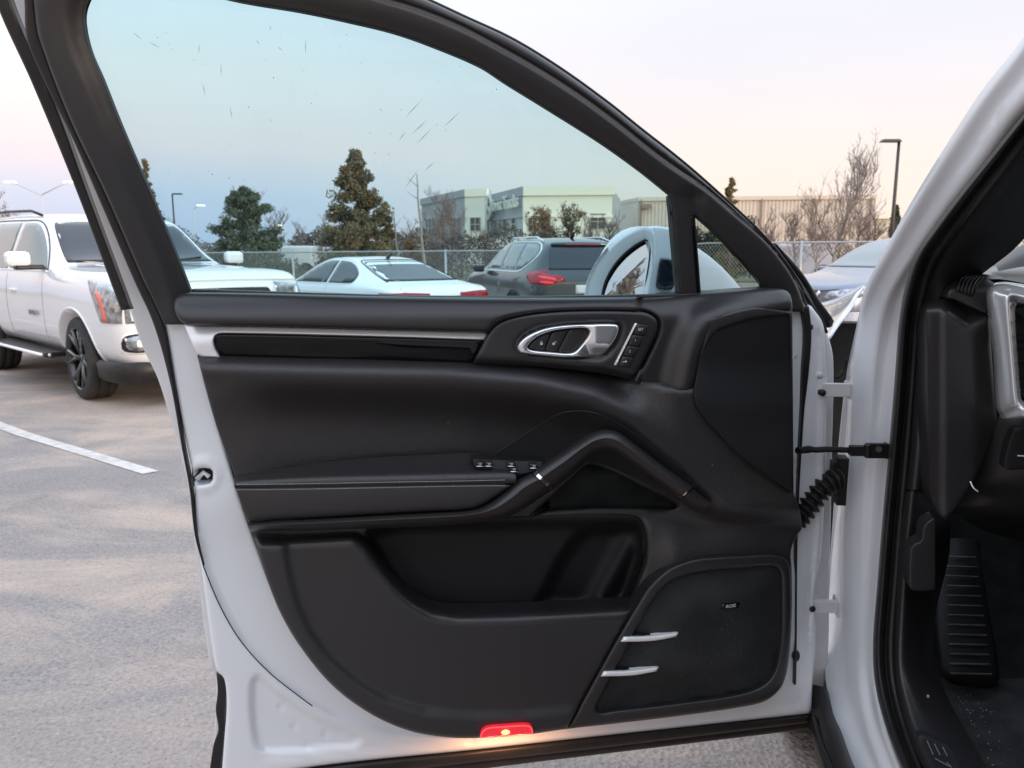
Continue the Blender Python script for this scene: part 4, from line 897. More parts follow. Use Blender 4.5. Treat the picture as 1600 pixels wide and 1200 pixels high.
# armrest
XS = [366, 385, 430, 500, 580, 660, 735, 790, 806]
bk = [743, 739, 733, 723, 715, 711, 708, 716, 734]; fr_ = [752, 749, 746, 743, 741, 739.5, 738, 737, 740]; sm1 = [760.5, 761.5, 761, 760, 758.5, 757, 755.5, 755, 754]
floft('armrest_pad', D, [[(x, b, .030) for x, b in zip(XS, bk)], [(x, b + .55 * (f - b), .056) for x, b, f in zip(XS, bk, fr_)], [(x, f, .088) for x, f in zip(XS, fr_)],
      [(x, (f * .4 + s_ * .6), .097) for x, f, s_ in zip(XS, fr_, sm1)], [(x + .3, s_, .094) for x, s_ in zip(XS, sm1)], [(x + .3, s_ + 1.2, .088) for x, s_ in zip(XS, sm1)]], LEATHER, DOOR, ku=6, kv=8)
XF = [367, 385, 430, 500, 580, 660, 735, 770, 798]; s1_ = [761, 762, 761.6, 760.6, 759, 757.6, 756, 756, 757]; bt = [775, 814, 812, 808, 803.5, 799, 795, 784, 762]
XB = [372, 389, 431, 500, 580, 660, 733, 762, 797]
floft('armrest_face', D, [[(x, s_, .086) for x, s_ in zip(XF, s1_)], [(x, s_ + 1.2, .093) for x, s_ in zip(XF, s1_)], [((a + b) / 2, (s_ + t) / 2, .0935) for a, b, s_, t in zip(XF, XB, s1_, bt)],
      [(b, t - 2, .089) for b, t in zip(XB, bt)], [(b, t, .080) for b, t in zip(XB, bt)]], LEATHER, DOOR, ku=6, kv=8)
def stitches(name, pts, w, n, ln=.0028, rad=.00038):
    m = MB(); p = smooth_path(pts, False, 2.); t = np.linspace(0, len(p) - 1, n + 1)
    for a in t[:-1]:
        q = p[int(a)]; q2 = p[min(int(a) + 2, len(p) - 1)]; P = D.P(np.array([q[0], q[0] + 2.6]), np.array([q[1], q[1] + (q2[1] - q[1]) * .6]), w); m.tube(P, rad, 4)
    o = m.make(name, THREAD, DOOR); o['kind'] = 'stuff'; return o
stitches('stitching', [(370, 765.5), (430, 765), (500, 764), (600, 762), (700, 760), (790, 759)], .0948, 110, rad=.0007)
stitches('stitching', [(370, 757), (430, 756.5), (500, 755.5), (600, 753.5), (700, 752), (790, 750)], .0985, 110, rad=.0006)
tube('armrest_piping', D.P(*smooth_path([(367, 761.5), (430, 761.4), (500, 760.4), (600, 758.6), (700, 757), (797, 755.5)], False, 10).T, .0925), .0012, RUBBER, DOOR, seg=6)
# support rail sweeping up into the grab handle
rail_t = [(386, 816), (430, 812.5), (500, 809), (600, 803.5), (680, 799.5), (735, 795.5), (762, 785), (788, 765), (806, 749), (834, 735.5)]
rail_b = [(391, 831), (430, 830), (500, 828.5), (600, 825), (680, 821.5), (745, 816), (790, 808), (822, 793), (842, 779), (863, 765)]
def sweep(name, top, bot, w0, w1, m, k=8, prof=None):
    """a moulded bar between two traced edges, swelling from w0 at the edges to w1 in the middle"""
    prof = prof or [(0, 0), (.04, .55), (.16, .88), (.34, 1.), (.60, .97), (.82, .82), (.95, .5), (1, 0)]
    rows = []
    for a, h in prof:
        rows.append([(t[0] * (1 - a) + b[0] * a, t[1] * (1 - a) + b[1] * a, w0 + (w1 - w0) * h) for t, b in zip(top, bot)])
    return floft(name, D, rows, m, DOOR, ku=3, kv=k)
crs = [(0, -.3), (.02, .35), (.12, .75), (.38, 1.), (.46, .97), (.75, .75), (.95, .35), (1, -.3)]
sweep('handle_base', rail_t, rail_b, .055, .100, SOFT, prof=crs)
gt = [(835, 734.5), (850, 724), (877, 706), (904, 688), (925, 676), (946, 671), (964, 674.5), (982, 686), (1022, 717), (1055, 741), (1082, 760)]
gb = [(865, 764), (873, 757), (893, 742), (918, 719), (934, 708.5), (946, 705.5), (960, 709), (978, 721), (1005, 741), (1035, 762), (1060, 780)]
sweep('grab_handle', gt, gb, .066, .106, SOFT, prof=crs)
def ringbar(a, b, w0, w1, wd=3.2):
    t = np.array(b, float) - np.array(a, float); nrm = np.array([t[1], -t[0]]) / np.linalg.norm(t) * wd
    sweep('handle_ring', [(a[0] - nrm[0], a[1] - nrm[1]), (a[0] + nrm[0], a[1] + nrm[1])], [(b[0] - nrm[0], b[1] - nrm[1]), (b[0] + nrm[0], b[1] + nrm[1])], w0, w1, CHROME, k=4, prof=crs)
ringbar((833, 736), (864, 765), .066, .1075, 2.6); ringbar((1081, 760.5), (1060, 779), .066, .102, 2.4)
sweep('handle_foot', [(1084, 763), (1100, 775), (1112, 784)], [(1062, 782), (1078, 795), (1100, 803)], .040, .090, SOFT, prof=crs)
# window switches on the armrest
panel('switch_plate', D, [(738, 717, 'c'), (760, 717.5), (850, 721, 'c'), (842, 733), (812, 741), (796, 736), (742, 732, 'c')], .070, DARKP, DOOR, r=1.5, th=.03, res=8,
      relief=lambda V, d: (V[:, 1] - 717) * .0006)
for i, (x, y) in enumerate([(744, 725), (758, 725), (793, 725), (797, 733.5), (828, 728)]):
    panel('window_switch', D, [(x, y - 3, 'c'), (x + 12, y - 2.6, 'c'), (x + 13, y + 3, 'c'), (x + 1, y + 2.6, 'c')], .086 + .002 * (i == 3), SOFT, DOOR, r=1.5, th=.012, res=6)
    tube('switch_lip', D.P(np.array([x + .5, x + 12.5]), np.array([y + 3.3, y + 3.9]), .0875 + .002 * (i == 3)), .0009, CHROME, DOOR, seg=6)
    icon(x + 6.5, y - .2, 'win', .0868 + .002 * (i == 3), .8)
# lower pocket panel
pocket = [(397, 838, 'c'), (440, 840, 'c'), (452, 838), (548, 835), (562, 836), (574, 850), (592, 878), (612, 905), (640, 932), (672, 950), (712, 957), (780, 956), (900, 951), (994, 946, 'c'), (975, 978), (940, 1040), (886, 1138, 'c'), (820, 1147), (750, 1152), (700, 1151), (640, 1141),
          (580, 1115), (520, 1071), (470, 1011), (438, 957), (415, 899)]
ridge = [(443, 845), (449, 885), (462, 940), (482, 985), (512, 1026), (552, 1062), (602, 1093), (665, 1112), (740, 1119), (820, 1117), (905, 1107)]
rim_line = [(440, 854), (548, 848), (566, 862), (586, 892), (612, 922), (640, 948), (672, 966), (712, 973), (800, 972), (990, 962)]
def pocket_relief(V, d):
    s = side(V, ridge)
    w = .0075 * sst(s, -8, 6) * sst(V[:, 1], 842, 856) - .0075
    e = side(V, rim_line); w += -.022 * sst(-e, -2, 24) * (V[:, 1] < 985) * sst(V[:, 0], 436, 452) - .008 * (1 - sst(V[:, 1], 838, 856)) * (V[:, 0] < 446)
    w += .004 * np.sin(np.clip((V[:, 0] - 500) / 450, 0, 1) * math.pi)
    return w
panel('map_pocket', D, pocket, .066, SOFT, DOOR, r=8, rr=.008, th=.035, res=7, relief=pocket_relief)
# speaker surround + mesh
sp_o = [(887, 1139, 'c'), (940, 1042), (975, 980), (996, 945), (1010, 922), (1026, 904), (1048, 887), (1084, 874), (1120, 870), (1157, 868), (1208, 866), (1226, 872), (1234, 888), (1236, 961), (1231, 1034), (1222, 1069), (1202, 1091), (1168, 1102), (1066, 1117), (957, 1130)]
sp_i = [(930, 1109), (938, 1090), (956, 1056), (972, 1026), (1002, 968), (1030, 925), (1055, 905), (1102, 893), (1160, 888), (1208, 885), (1219, 893), (1221, 940), (1220, 997), (1211, 1047), (1193, 1070), (1157, 1084), (1066, 1098), (957, 1111), (936, 1114)]
spi = smooth_path(sp_i)
panel('speaker_surround', D, sp_o, .062, SOFT, DOOR, r=6, th=.03, res=7, holes=[sp_i])
panel('speaker_mesh', D, [(925, 1116), (950, 1060), (1026, 920), (1055, 900), (1208, 880), (1225, 892), (1225, 1000), (1214, 1052), (1195, 1075), (957, 1118)], .050, GRILLE, DOOR, r=0, th=.004, res=10,
      relief=lambda V, d: .010 * sst(dist_poly(V, spi) * inside(V, spi), 6, 60))
for a, b in (((971, 999), (1061, 992)), ((940, 1053), (1030, 1046))):
    panel('silver_strip', D, [(a[0] - 1, a[1] + 4, 'c'), (a[0] + 4, a[1] - 3.5, 'c'), (a[0] + 48, a[1] - 5.2), (b[0] - 1, b[1] - 3.6, 'c'), (b[0] - 4, b[1] + 3, 'c'), (a[0] + 48, a[1] + 2.4)], .067, SATIN, DOOR, r=2.5, rr=.003, th=.010, res=6, step=4)
    panel('strip_shelf', D, [(a[0] + 20, a[1] - 8, 'c'), (a[0] + 50, a[1] - 7), (b[0] - 2, b[1] - 4, 'c'), (b[0] - 6, b[1] - 1, 'c'), (a[0] + 10, a[1] - 2, 'c')], .0615, DARKP, DOOR, r=1.5, th=.008, res=8)
bd = panel('speaker_badge', D, [(1129, 944, 'c'), (1156.5, 942, 'c'), (1152.5, 950, 'c'), (1126.5, 952.5, 'c')], .063, PIANO, DOOR, r=.6, th=.005, res=6)
text_mesh('badge_lettering', 'BOSE', .0078, PRINT, DOOR, onD(1141.2, 947.0, .0636, .07), ext=.0001, shear=.3)
# dust specks in the pocket
dm = MB()
def speck(fr, x, y, w, s):
    p = fr.P(np.array(float(x)), np.array(float(y)), w); dm.box(p, (s, s, s), rng.random() * 3)
for _ in range(34):
    x = 880 + rng.random() * 110; y = 822 + rng.random() * 110
    speck(D, x, y, float(card_relief(np.array([[x, y]]), 0)[0]) + .0006, rng.uniform(.0005, .0011))
for x, y in [(768, 892), (650, 850), (745, 1103), (660, 845), (700, 660), (1113, 727)] + [(rng.uniform(600, 830), rng.uniform(840, 930)) for _ in range(10)]:
    speck(D, x, y, float(card_relief(np.array([[x, y]], float), 0)[0]) + .0006 if not (x == 745) else .0585, .0009)
for _ in range(46):
    x = rng.gauss(1090, 50); y = rng.gauss(1030, 35)
    if 960 < x < 1205 and 900 < y < 1095: speck(D, x, y, .0605, rng.uniform(.0003, .0006))
dm.make('dust_specks', SPECK, DOOR)['kind'] = 'stuff'
# red courtesy lamp
panel('courtesy_lamp', D, [(750, 1153, 'c'), (753, 1143), (762, 1137), (790, 1134.5), (824, 1133), (831, 1136), (833, 1147, 'c')], .080, LAMPR, DOOR, r=3, th=.03, res=4, step=4)
tube('lamp_rim', D.P(*smooth_path([(751, 1152), (754, 1143.5), (763, 1138), (790, 1135.5), (823, 1134), (830, 1137), (832, 1146)], False, 4).T, .0805), .0011, mat('lamp_rim_red', (.9, .05, .06), .3, emit=((1, .05, .08), 1.1)), DOOR, seg=6)
panel('lamp_bulb', D, [(783, 1144), (790, 1140), (797, 1143), (795, 1147), (786, 1148)], .0808, LAMPC, DOOR, r=3, rr=.001, th=.002, res=3, step=2)
_ld = bpy.data.lights.new('courtesy_light', 'AREA'); _ld.energy = .9; _ld.color = (1, .46, .20); _ld.size = .07; _ld.size_y = .02; _ld.shape = 'RECTANGLE'
_lo = bpy.data.objects.new('courtesy_light', _ld); COL.objects.link(_lo)
_lp = D.P(np.array(792.), np.array(1151.), .084); _lo.location = _lp; _lo.rotation_euler = Vector((-D.n[0] * .25, -D.n[1] * .25, 1)).to_track_quat('Z', 'Y').to_euler()
_lo.parent = DOOR; _lo.matrix_parent_inverse = wm(DOOR).inverted()
# rubber bottom seal, two beads
band('bottom_seal', [(440, 1206), (600, 1188), (750, 1172.5), (960, 1149.5), (1268, 1116.5)], [(440, 1225), (600, 1207), (750, 1190), (960, 1166), (1266, 1129)], .004, RUBBER, r=7, rr=.007, th=.03)
band('bottom_seal', [(420, 1222), (600, 1203), (750, 1186), (960, 1162), (1266, 1126)], [(420, 1252), (600, 1224), (750, 1202), (960, 1176), (1266, 1139)], -.012, RUBBER, r=7, rr=.007, th=.03)
band('corner_seal', [(338, 1052), (340, 1080), (337, 1110), (341, 1140), (334, 1162), (328, 1200), (322, 1240)], [(346, 1054), (352, 1070), (351, 1110), (350, 1140), (347, 1172), (344, 1200), (340, 1240)], -.03, RUBBER, r=3, th=.02)
# drain plug and bolt caps
for x, y, rx, ry in ((1244, 1025, 6, 9), (1267, 511, 4, 5)):
    panel('rubber_plug', D, [(x + rx * math.cos(a), y + ry * math.sin(a)) for a in np.linspace(0, 2 * math.pi, 9)[:-1]], .006, RUBBER, DOOR, r=2, th=.006, res=4, step=3)
# mirror base triangle outside the frame
panel('mirror_base', D, [(1212, 380, 'c'), (1236, 405), (1258, 432), (1280, 468), (1296, 490), (1303, 502), (1300, 510), (1290, 512), (1282, 500), (1270, 472), (1250, 438), (1228, 408)], -.022, RUBBER, DOOR, r=4, th=.03, res=9)
tube('mirror_gasket', D.P(*smooth_path([(1255, 455), (1270, 480), (1284, 500), (1292, 520)], False, 6).T, -.008), .0025, RUBBER, DOOR)
panel('stone_chip', D, [(1241, 560), (1243, 557), (1246, 554), (1244, 559)], .0015, SPECK, DOOR, r=0, th=.001, res=4)

# ------------------------------------------------------------ door mirror beyond the glass
MF = Frame((0, 1.50, 0), 8)
rim = smooth_path([(913, 465), (918, 436), (936, 402), (966, 371), (1000, 355), (1014, 354), (1021, 364), (1022, 400), (1018, 440), (1012, 480), (1002, 540), (990, 580), (950, 590), (925, 560), (914, 510)], True, 10)
def superring(L, Rr, T, B, n, k=2.4):
    cx, cy, a, b = (L + Rr) / 2, (T + B) / 2, (Rr - L) / 2, (B - T) / 2; o = []
    for i in range(n):
        t = 2 * math.pi * i / n; c, s_ = math.cos(t), math.sin(t)
        o.append((cx + a * abs(c) ** (2 / k) * math.copysign(1, c), cy + b * abs(s_) ** (2 / k) * math.copysign(1, s_)))
    return np.array(o)
NR = 48
def align(loop, n=NR):
    seg = np.linalg.norm(np.roll(loop, -1, 0) - loop, axis=1); cum = np.concatenate([[0], np.cumsum(seg)]); tt = np.linspace(0, cum[-1], n, endpoint=False)
    L2 = np.vstack([loop, loop[:1]]); Q = np.stack([np.interp(tt, cum, L2[:, i]) for i in (0, 1)], 1)
    c = Q.mean(0); a0 = np.arctan2(Q[:, 1] - c[1], Q[:, 0] - c[0]); k = int(np.argmin(np.abs(a0))); Q = np.roll(Q, -k, 0)
    a = np.cross(Q[1] - Q[0], Q[2] - Q[1]); ar = 0.5 * np.sum(Q[:, 0] * np.roll(Q[:, 1], -1) - np.roll(Q[:, 0], -1) * Q[:, 1])
    return Q if ar > 0 else np.roll(Q[::-1], 1, 0)
rimA = align(rim)
wr_ = lambda q: -.147 * np.clip((1020 - q[:, 0]) / 100, 0, 1.1)
rings = [(rimA, wr_(rimA)), (rimA * 1.0 + [2, -1], wr_(rimA) * .9 - .012)]
for L, Rr, T, B, w in ((928, 1072, 354, 592, -.10), (960, 1112, 366, 585, -.13), (1000, 1146, 392, 575, -.155), (1045, 1166, 422, 560, -.18), (1085, 1174, 448, 545, -.20), (1112, 1166, 476, 525, -.215)):
    q_ = align(superring(L, Rr, T, B, 96, 2.2)); rings.append((q_, w - .06 * np.clip((Rr - q_[:, 0]) / (Rr - L), 0, 1) * (1160 - Rr) / 100 if L < 1000 else w + 0 * q_[:, 0]))
PR = np.array([MF.P(q[:, 0], q[:, 1], w) for q, w in rings]); PR = cr1(PR, 4)
nr, nc = PR.shape[:2]; V = PR.reshape(-1, 3); F = [(i * nc + j, i * nc + (j + 1) % nc, (i + 1) * nc + (j + 1) % nc, (i + 1) * nc + j) for i in range(nr - 1) for j in range(nc)]
F.append(tuple((nr - 1) * nc + j for j in range(nc)))
# inner lip going back into the housing
opening = smooth_path([(940, 470), (946, 440), (962, 412), (986, 388), (1010, 374), (1016, 376), (1016, 400), (1010, 440), (1003, 500), (990, 560), (960, 565), (940, 530)], True, 10)
opA = align(opening); o1 = len(V); lq = rimA * .7 + opA * .3
wo_ = lambda q: -.142 + .122 * (q[:, 0] - 936) / 80 - .004
lip = [MF.P(lq[:, 0], lq[:, 1], wr_(lq) + .001), MF.P(opA[:, 0], opA[:, 1], wo_(opA))]
V = np.vstack([V] + lip)
for j in range(nc):
    j2 = (j + 1) % nc; F += [(j2, j, o1 + j, o1 + j2), (o1 + j2, o1 + j, o1 + nc + j, o1 + nc + j2)]
mesh('mirror_housing', V, F, WHITE, DOOR)
mo_ = MF.P(opA[:, 0] * 1.0, opA[:, 1] * 1.0, -.026)
# glass pane, turned a little outward so that it faces the driver
cen = mo_.mean(0); mm_ = []
for p in mo_:
    q = p - cen; mm_.append(cen + q * 1.06)
mo_ = MF.P(opA[:, 0], opA[:, 1], wo_(opA) - .001 + (opA[:, 1] - 465) * .00011)
cen = mo_.mean(0); mm_ = [cen + (p - cen) * 1.04 for p in mo_]
mesh('mirror_glass', mm_, [tuple(range(NR))[::-1]], MIRROR, DOOR, smooth=False)
gk = MF.P(opA[:, 0], opA[:, 1], wo_(opA) + .001); tube('mirror_gasket', gk, .0022, RUBBER, DOOR, closed=True, seg=6)
panel('mirror_arm_pad', MF, [(1032, 404), (1036, 403), (1050, 405), (1054, 408), (1054, 446), (1050, 452), (1028, 451), (1025, 447)], -.006, NAVY, DOOR, r=3, th=.03, res=8)
panel('mirror_arm', MF, [(1022, 466), (1026, 459), (1060, 457), (1150, 456), (1158, 462), (1158, 500, 'c'), (1022, 500, 'c')], .004, RUBBER, DOOR, r=4, th=.06, res=14)
panel('mirror_inner_face', MF, [(1014, 356), (1040, 355), (1058, 360), (1062, 400), (1064, 470, 'c'), (1008, 470, 'c'), (1018, 400)], -.012, WHITE, DOOR, r=5, th=.03, res=10)
# ==================================================================== body opening, dash and floor of the near car
# jamb of the windscreen pillar: rows = (left/grey face) ... (seal edge)
def row(py, xs, ys): return [(x, py, y) for x, y in zip(xs, ys)]
JC = [0, 0, .004, -.011, .004, 0, 0]
jr = [row(-60, (1672, 1684, 1700, 1716, 1734, 1752, 1775), (.86, .845, .84, .838, .836, .832, .82)),
      [(1598, 60, .93), (1606, 68, .915), (1622, 84, .905), (1642, 104, .90), (1660, 122, .896), (1680, 142, .89), (1702, 166, .87)],
      [(1533, 143, 1.0), (1542, 152, .985), (1556, 166, .975), (1576, 186, .97), (1592, 202, .966), (1610, 220, .958), (1632, 240, .94)],
      [(1484, 218, 1.07), (1493, 226, 1.055), (1508, 240, 1.045), (1528, 258, 1.04), (1545, 272, 1.036), (1560, 286, 1.03), (1582, 302, 1.01)],
      [(1433, 300, 1.16), (1442, 306, 1.145), (1457, 316, 1.135), (1476, 328, 1.13), (1492, 338, 1.126), (1506, 347, 1.12), (1528, 360, 1.10)],
      [(1388, 380, 1.26), (1396, 384, 1.245), (1410, 391, 1.235), (1428, 398, 1.23), (1441, 404, 1.226), (1452, 410, 1.21), (1474, 420, 1.19)],
      [(1352, 450, 1.35), (1359, 452, 1.335), (1372, 455, 1.325), (1390, 459, 1.318), (1404, 462, 1.31), (1418, 464, 1.30), (1444, 468, 1.27)],
      [(1338, 510, 1.42), (1342, 511, 1.40), (1354, 513, 1.375), (1374, 515, 1.36), (1392, 516, 1.35), (1409, 517, 1.33), (1434, 518, 1.30)],
      row(590, (1322, 1331, 1342, 1362, 1382, 1401, 1428), (1.47, 1.42, 1.395, 1.375, 1.36, 1.34, 1.30)),
      row(700, (1312, 1323, 1334, 1354, 1374, 1392, 1420), (1.50, 1.43, 1.40, 1.385, 1.37, 1.345, 1.30)),
      row(820, (1301, 1315, 1328, 1346, 1364, 1381, 1410), (1.50, 1.43, 1.40, 1.385, 1.37, 1.345, 1.30)),
      row(920, (1295, 1314, 1327, 1343, 1359, 1374, 1404), (1.50, 1.43, 1.40, 1.385, 1.365, 1.335, 1.29)),
      row(1000, (1289, 1315, 1327, 1341, 1355, 1367, 1398), (1.48, 1.42, 1.39, 1.37, 1.345, 1.32, 1.27)),
      row(1060, (1290, 1318, 1330, 1343, 1356, 1367, 1400), (1.42, 1.38, 1.355, 1.335, 1.315, 1.29, 1.24)),
      row(1110, (1300, 1325, 1337, 1350, 1363, 1375, 1410), (1.35, 1.32, 1.30, 1.28, 1.26, 1.235, 1.18)),
      row(1160, (1316, 1338, 1351, 1364, 1377, 1390, 1428), (1.27, 1.245, 1.225, 1.205, 1.185, 1.165, 1.12)),
      row(1230, (1345, 1366, 1380, 1394, 1408, 1420, 1462), (1.15, 1.125, 1.11, 1.095, 1.08, 1.065, 1.03)),
      row(1330, (1400, 1422, 1438, 1454, 1470, 1484, 1530), (.98, .96, .95, .94, .93, .92, .90))]
jr = [r_[:6] + [(r_[5][0] + .35 * (r_[6][0] - r_[5][0]), r_[5][1] + .35 * (r_[6][1] - r_[5][1]), r_[5][2] + .012)] for r_ in jr]
jr = [[(p[0], p[1], p[2] + JC[k] * (1 if i < 9 else .35)) for k, p in enumerate(r_)] for i, r_ in enumerate(jr)]
loft('pillar_jamb', jr, WHITE, CAR, ku=5, kv=4)
# grey return face of the pillar towards the gap
# raised ribs and the repaired filler patch on the jamb
def hug(px, py, dy=-.004):
    A = np.array(jr, float); best = None
    X = A[..., 0].ravel(); Yp = A[..., 1].ravel(); Z = A[..., 2].ravel(); w = 1 / ((X - px) ** 2 + (Yp - py) ** 2 + 4) ** 1.5
    return float((w * Z).sum() / w.sum()) + dy
for pts, rad in (([(1560, 155), (1510, 225), (1462, 300), (1440, 338)], .0035), ([(1412, 440), (1395, 465), (1381, 500), (1372, 530)], .0022)):
    p = smooth_path(pts, False, 10)
    0 and tube('jamb_rib', np.array([atY(x, y, hug(x, y, .002)) for x, y in p]), [rad * math.sin(math.pi * (i + .3) / len(p)) for i in range(len(p))], WHITE, CAR, seg=10)
# door-opening rubber: three beads
def path3(rows, k=6): 
    A = np.array(rows, float); P = atY(A[:, 0], A[:, 1], A[:, 2]); return cr1(P, k)
sealc = [(1700, 75, .86), (1610, 182, .93), (1560, 245, .985), (1510, 308, 1.05), (1470, 362, 1.115), (1444, 402, 1.165), (1428, 450, 1.22), (1418, 510, 1.26), (1412, 590, 1.28), (1403, 700, 1.285), (1392, 820, 1.285), (1384, 920, 1.275), (1378, 1000, 1.255), (1380, 1060, 1.225), (1393, 1120, 1.17), (1414, 1180, 1.10), (1450, 1260, 1.0), (1500, 1350, .9)]
def strip3(name, rows, offs, m, ku=5, kv=3):
    """a moulded strip following rows, cross-section given as (dx px, dY m)"""
    return loft(name, [[(x + dx * sc, y + dx * sy, Y + dY) for dx, dY in offs] for (x, y, Y, sc, sy) in rows], m, CAR, ku=ku, kv=kv)
srow = []
for i, (x, y, Y) in enumerate(sealc):
    k = {0: (.72, .70), 1: (.72, .70), 2: (.74, .62), 3: (.78, .58), 4: (.84, .5), 5: (.92, .35), 6: (1, .15), 7: (1, .05)}.get(i, (1, 0))
    srow.append((x, y, Y, k[0], k[1] * .8))
strip3('opening_seal', srow, [(-14, .03), (-12, -.004), (-5, -.02), (3, -.012), (6, -.004), (10, -.012), (17, -.016), (24, -.006), (27, .03)], RUBBER, ku=6, kv=4)
# inner pillar trim, from the seal to the windscreen glass
it = [[(1700, 110, .88), (1720, 130, .90), (1760, 175, .95), (1790, 200, .99)],
      [(1610, 215, .94), (1632, 232, .95), (1665, 262, 1.0), (1690, 285, 1.04)],
      [(1560, 272, 1.0), (1580, 288, 1.01), (1612, 314, 1.06), (1636, 334, 1.10)],
      [(1515, 332, 1.07), (1532, 344, 1.07), (1560, 366, 1.10), (1586, 388, 1.15)],
      [(1478, 380, 1.13), (1494, 388, 1.12), (1520, 402, 1.14), (1548, 418, 1.20)],
      [(1456, 420, 1.18), (1470, 426, 1.17), (1496, 434, 1.18), (1520, 440, 1.24)],
      [(1444, 455, 1.22), (1456, 458, 1.20), (1476, 460, 1.19), (1496, 462, 1.24)],
      [(1436, 482, 1.24), (1446, 483, 1.22), (1462, 483, 1.20), (1482, 483, 1.24)]]
loft('pillar_trim', it, DARKP, CAR, ku=6, kv=4)
# edge cover below it
kp = [row(484, (1434, 1442, 1452, 1462, 1476), (1.27, 1.235, 1.225, 1.235, 1.27)), row(600, (1426, 1434, 1446, 1458, 1475), (1.29, 1.25, 1.24, 1.25, 1.29)),
      row(700, (1419, 1428, 1440, 1452, 1470), (1.29, 1.25, 1.24, 1.255, 1.30)), row(765, (1412, 1423, 1436, 1450, 1470), (1.29, 1.25, 1.245, 1.265, 1.32))]
loft('edge_cover', kp, SOFT, CAR, ku=5, kv=4)
kp2 = [row(768, (1411, 1421, 1434, 1452, 1480), (1.29, 1.252, 1.25, 1.29, 1.36)), row(860, (1400, 1412, 1424, 1450, 1484), (1.28, 1.25, 1.25, 1.31, 1.40)), row(960, (1394, 1406, 1420, 1450, 1462), (1.27, 1.24, 1.245, 1.32, 1.42)),
       row(1040, (1393, 1404, 1420, 1446, 1462), (1.24, 1.21, 1.215, 1.27, 1.36)), row(1100, (1402, 1414, 1434, 1458, 1486), (1.19, 1.16, 1.16, 1.19, 1.24)), row(1160, (1424, 1436, 1462, 1494, 1520), (1.11, 1.09, 1.09, 1.11, 1.15)),
       row(1230, (1460, 1474, 1500, 1536, 1560), (1.01, .99, .99, 1.01, 1.05)), row(1330, (1520, 1536, 1560, 1600, 1630), (.90, .88, .88, .89, .92))]
loft('kick_panel', kp2, SOFT, CAR, ku=6, kv=4)
# dash end
E = Frame((.56, 1.18, 0), -14)
dash_end = [(1450, 472), (1478, 466), (1490, 468), (1540, 488), (1545, 492, 'c'), (1550, 560), (1556, 640), (1557, 660), (1540, 710), (1515, 765), (1478, 812), (1465, 800), (1452, 770), (1450, 700), (1448, 560)]
def de_relief(V, d):
    a = side(V, [(1440, 484), (1478, 484), (1512, 508), (1545, 495)]); w = -.030 * sst(a * -1, -5, 22)
    b = sst(V[:, 0], 1520, 1560) * sst(V[:, 1], 500, 540); w += -.012 * b - .02 * (1 - sst(V[:, 0], 1448, 1476)) - .02 * sst(V[:, 1], 640, 800)
    return w
panel('dash_end_cover', E, dash_end, .0, SOFT, CAR, r=6, th=.06, res=7, relief=de_relief)
panel('dash_corner', E, [(1478, 464), (1495, 436), (1510, 430), (1560, 430), (1600, 442), (1640, 460, 'c'), (1640, 480, 'c'), (1552, 484), (1545, 491), (1490, 468)], .0, SOFT, CAR, r=5, th=.08, res=7,
      relief=lambda V, d: -.05 * (1 - sst(V[:, 1], 428, 452)))
# demister slots
panel('demister_vent', E, [(1493, 452), (1502, 436), (1516, 430), (1538, 432), (1528, 445), (1522, 460), (1519, 464), (1498, 456)], .004, DARKP, CAR, r=2, th=.02, res=5, step=4, relief=lambda V, d: -.03 * (1 - sst(V[:, 1], 430, 450)))
for i in range(5):
    x0 = 1497 + i * 5.6; pth = [(x0 + 14 - i * .6, 431 + i * .4), (x0 + 5, 436 + i), (x0 + .6, 447 + i), (x0, 455 + i * 1.4)]
    p = smooth_path(pth, False, 4); wv = .0065 - .03 * (1 - sst(p[:, 1], 430, 450)); tube('vent_fin', E.P(p[:, 0], p[:, 1], wv), .0011, SOFT, CAR, seg=6)
# chrome surround of the air vent
ch = [row(0, (0,) * 6, (0,) * 6)]
cf = [[(1640, 452, 1.02), (1640, 456, 1.0), (1640, 468, .985), (1640, 476, .98), (1640, 482, .985), (1640, 486, 1.0)],
      [(1598, 444, 1.06), (1598, 448, 1.03), (1598, 458, 1.015), (1598, 464, 1.01), (1598, 468, 1.015), (1598, 474, 1.03)],
      [(1560, 441, 1.10), (1563, 445, 1.06), (1574, 455, 1.04), (1580, 461, 1.03), (1585, 466, 1.035), (1590, 474, 1.05)],
      [(1542, 455, 1.11), (1547, 457, 1.07), (1560, 462, 1.045), (1574, 466, 1.03), (1580, 472, 1.035), (1586, 482, 1.05)],
      [(1545, 500, 1.11), (1550, 500, 1.075), (1560, 500, 1.05), (1575, 500, 1.03), (1580, 500, 1.035), (1586, 500, 1.05)],
      [(1552, 560, 1.11), (1557, 560, 1.075), (1566, 560, 1.05), (1580, 560, 1.03), (1585, 560, 1.035), (1590, 560, 1.05)],
      [(1556, 630, 1.11), (1561, 630, 1.075), (1572, 628, 1.05), (1586, 624, 1.03), (1591, 622, 1.035), (1595, 618, 1.05)],
      [(1561, 645, 1.11), (1568, 648, 1.075), (1580, 643, 1.05), (1592, 636, 1.03), (1597, 632, 1.035), (1601, 628, 1.05)],
      [(1572, 656, 1.10), (1580, 655, 1.06), (1594, 650, 1.03), (1606, 641, 1.02), (1611, 636, 1.025), (1616, 631, 1.04)],
      [(1640, 656, 1.06), (1642, 655, 1.03), (1646, 650, 1.0), (1648, 641, .99), (1650, 636, 1.0), (1650, 631, 1.02)]]
loft('vent_surround', cf, VENTC, CAR, ku=5, kv=4, flip=None)
panel('vent_well', E, [(1584, 460, 'c'), (1660, 470, 'c'), (1670, 640, 'c'), (1594, 630, 'c')], .02, RUBBER, CAR, r=0, th=.01, res=30)
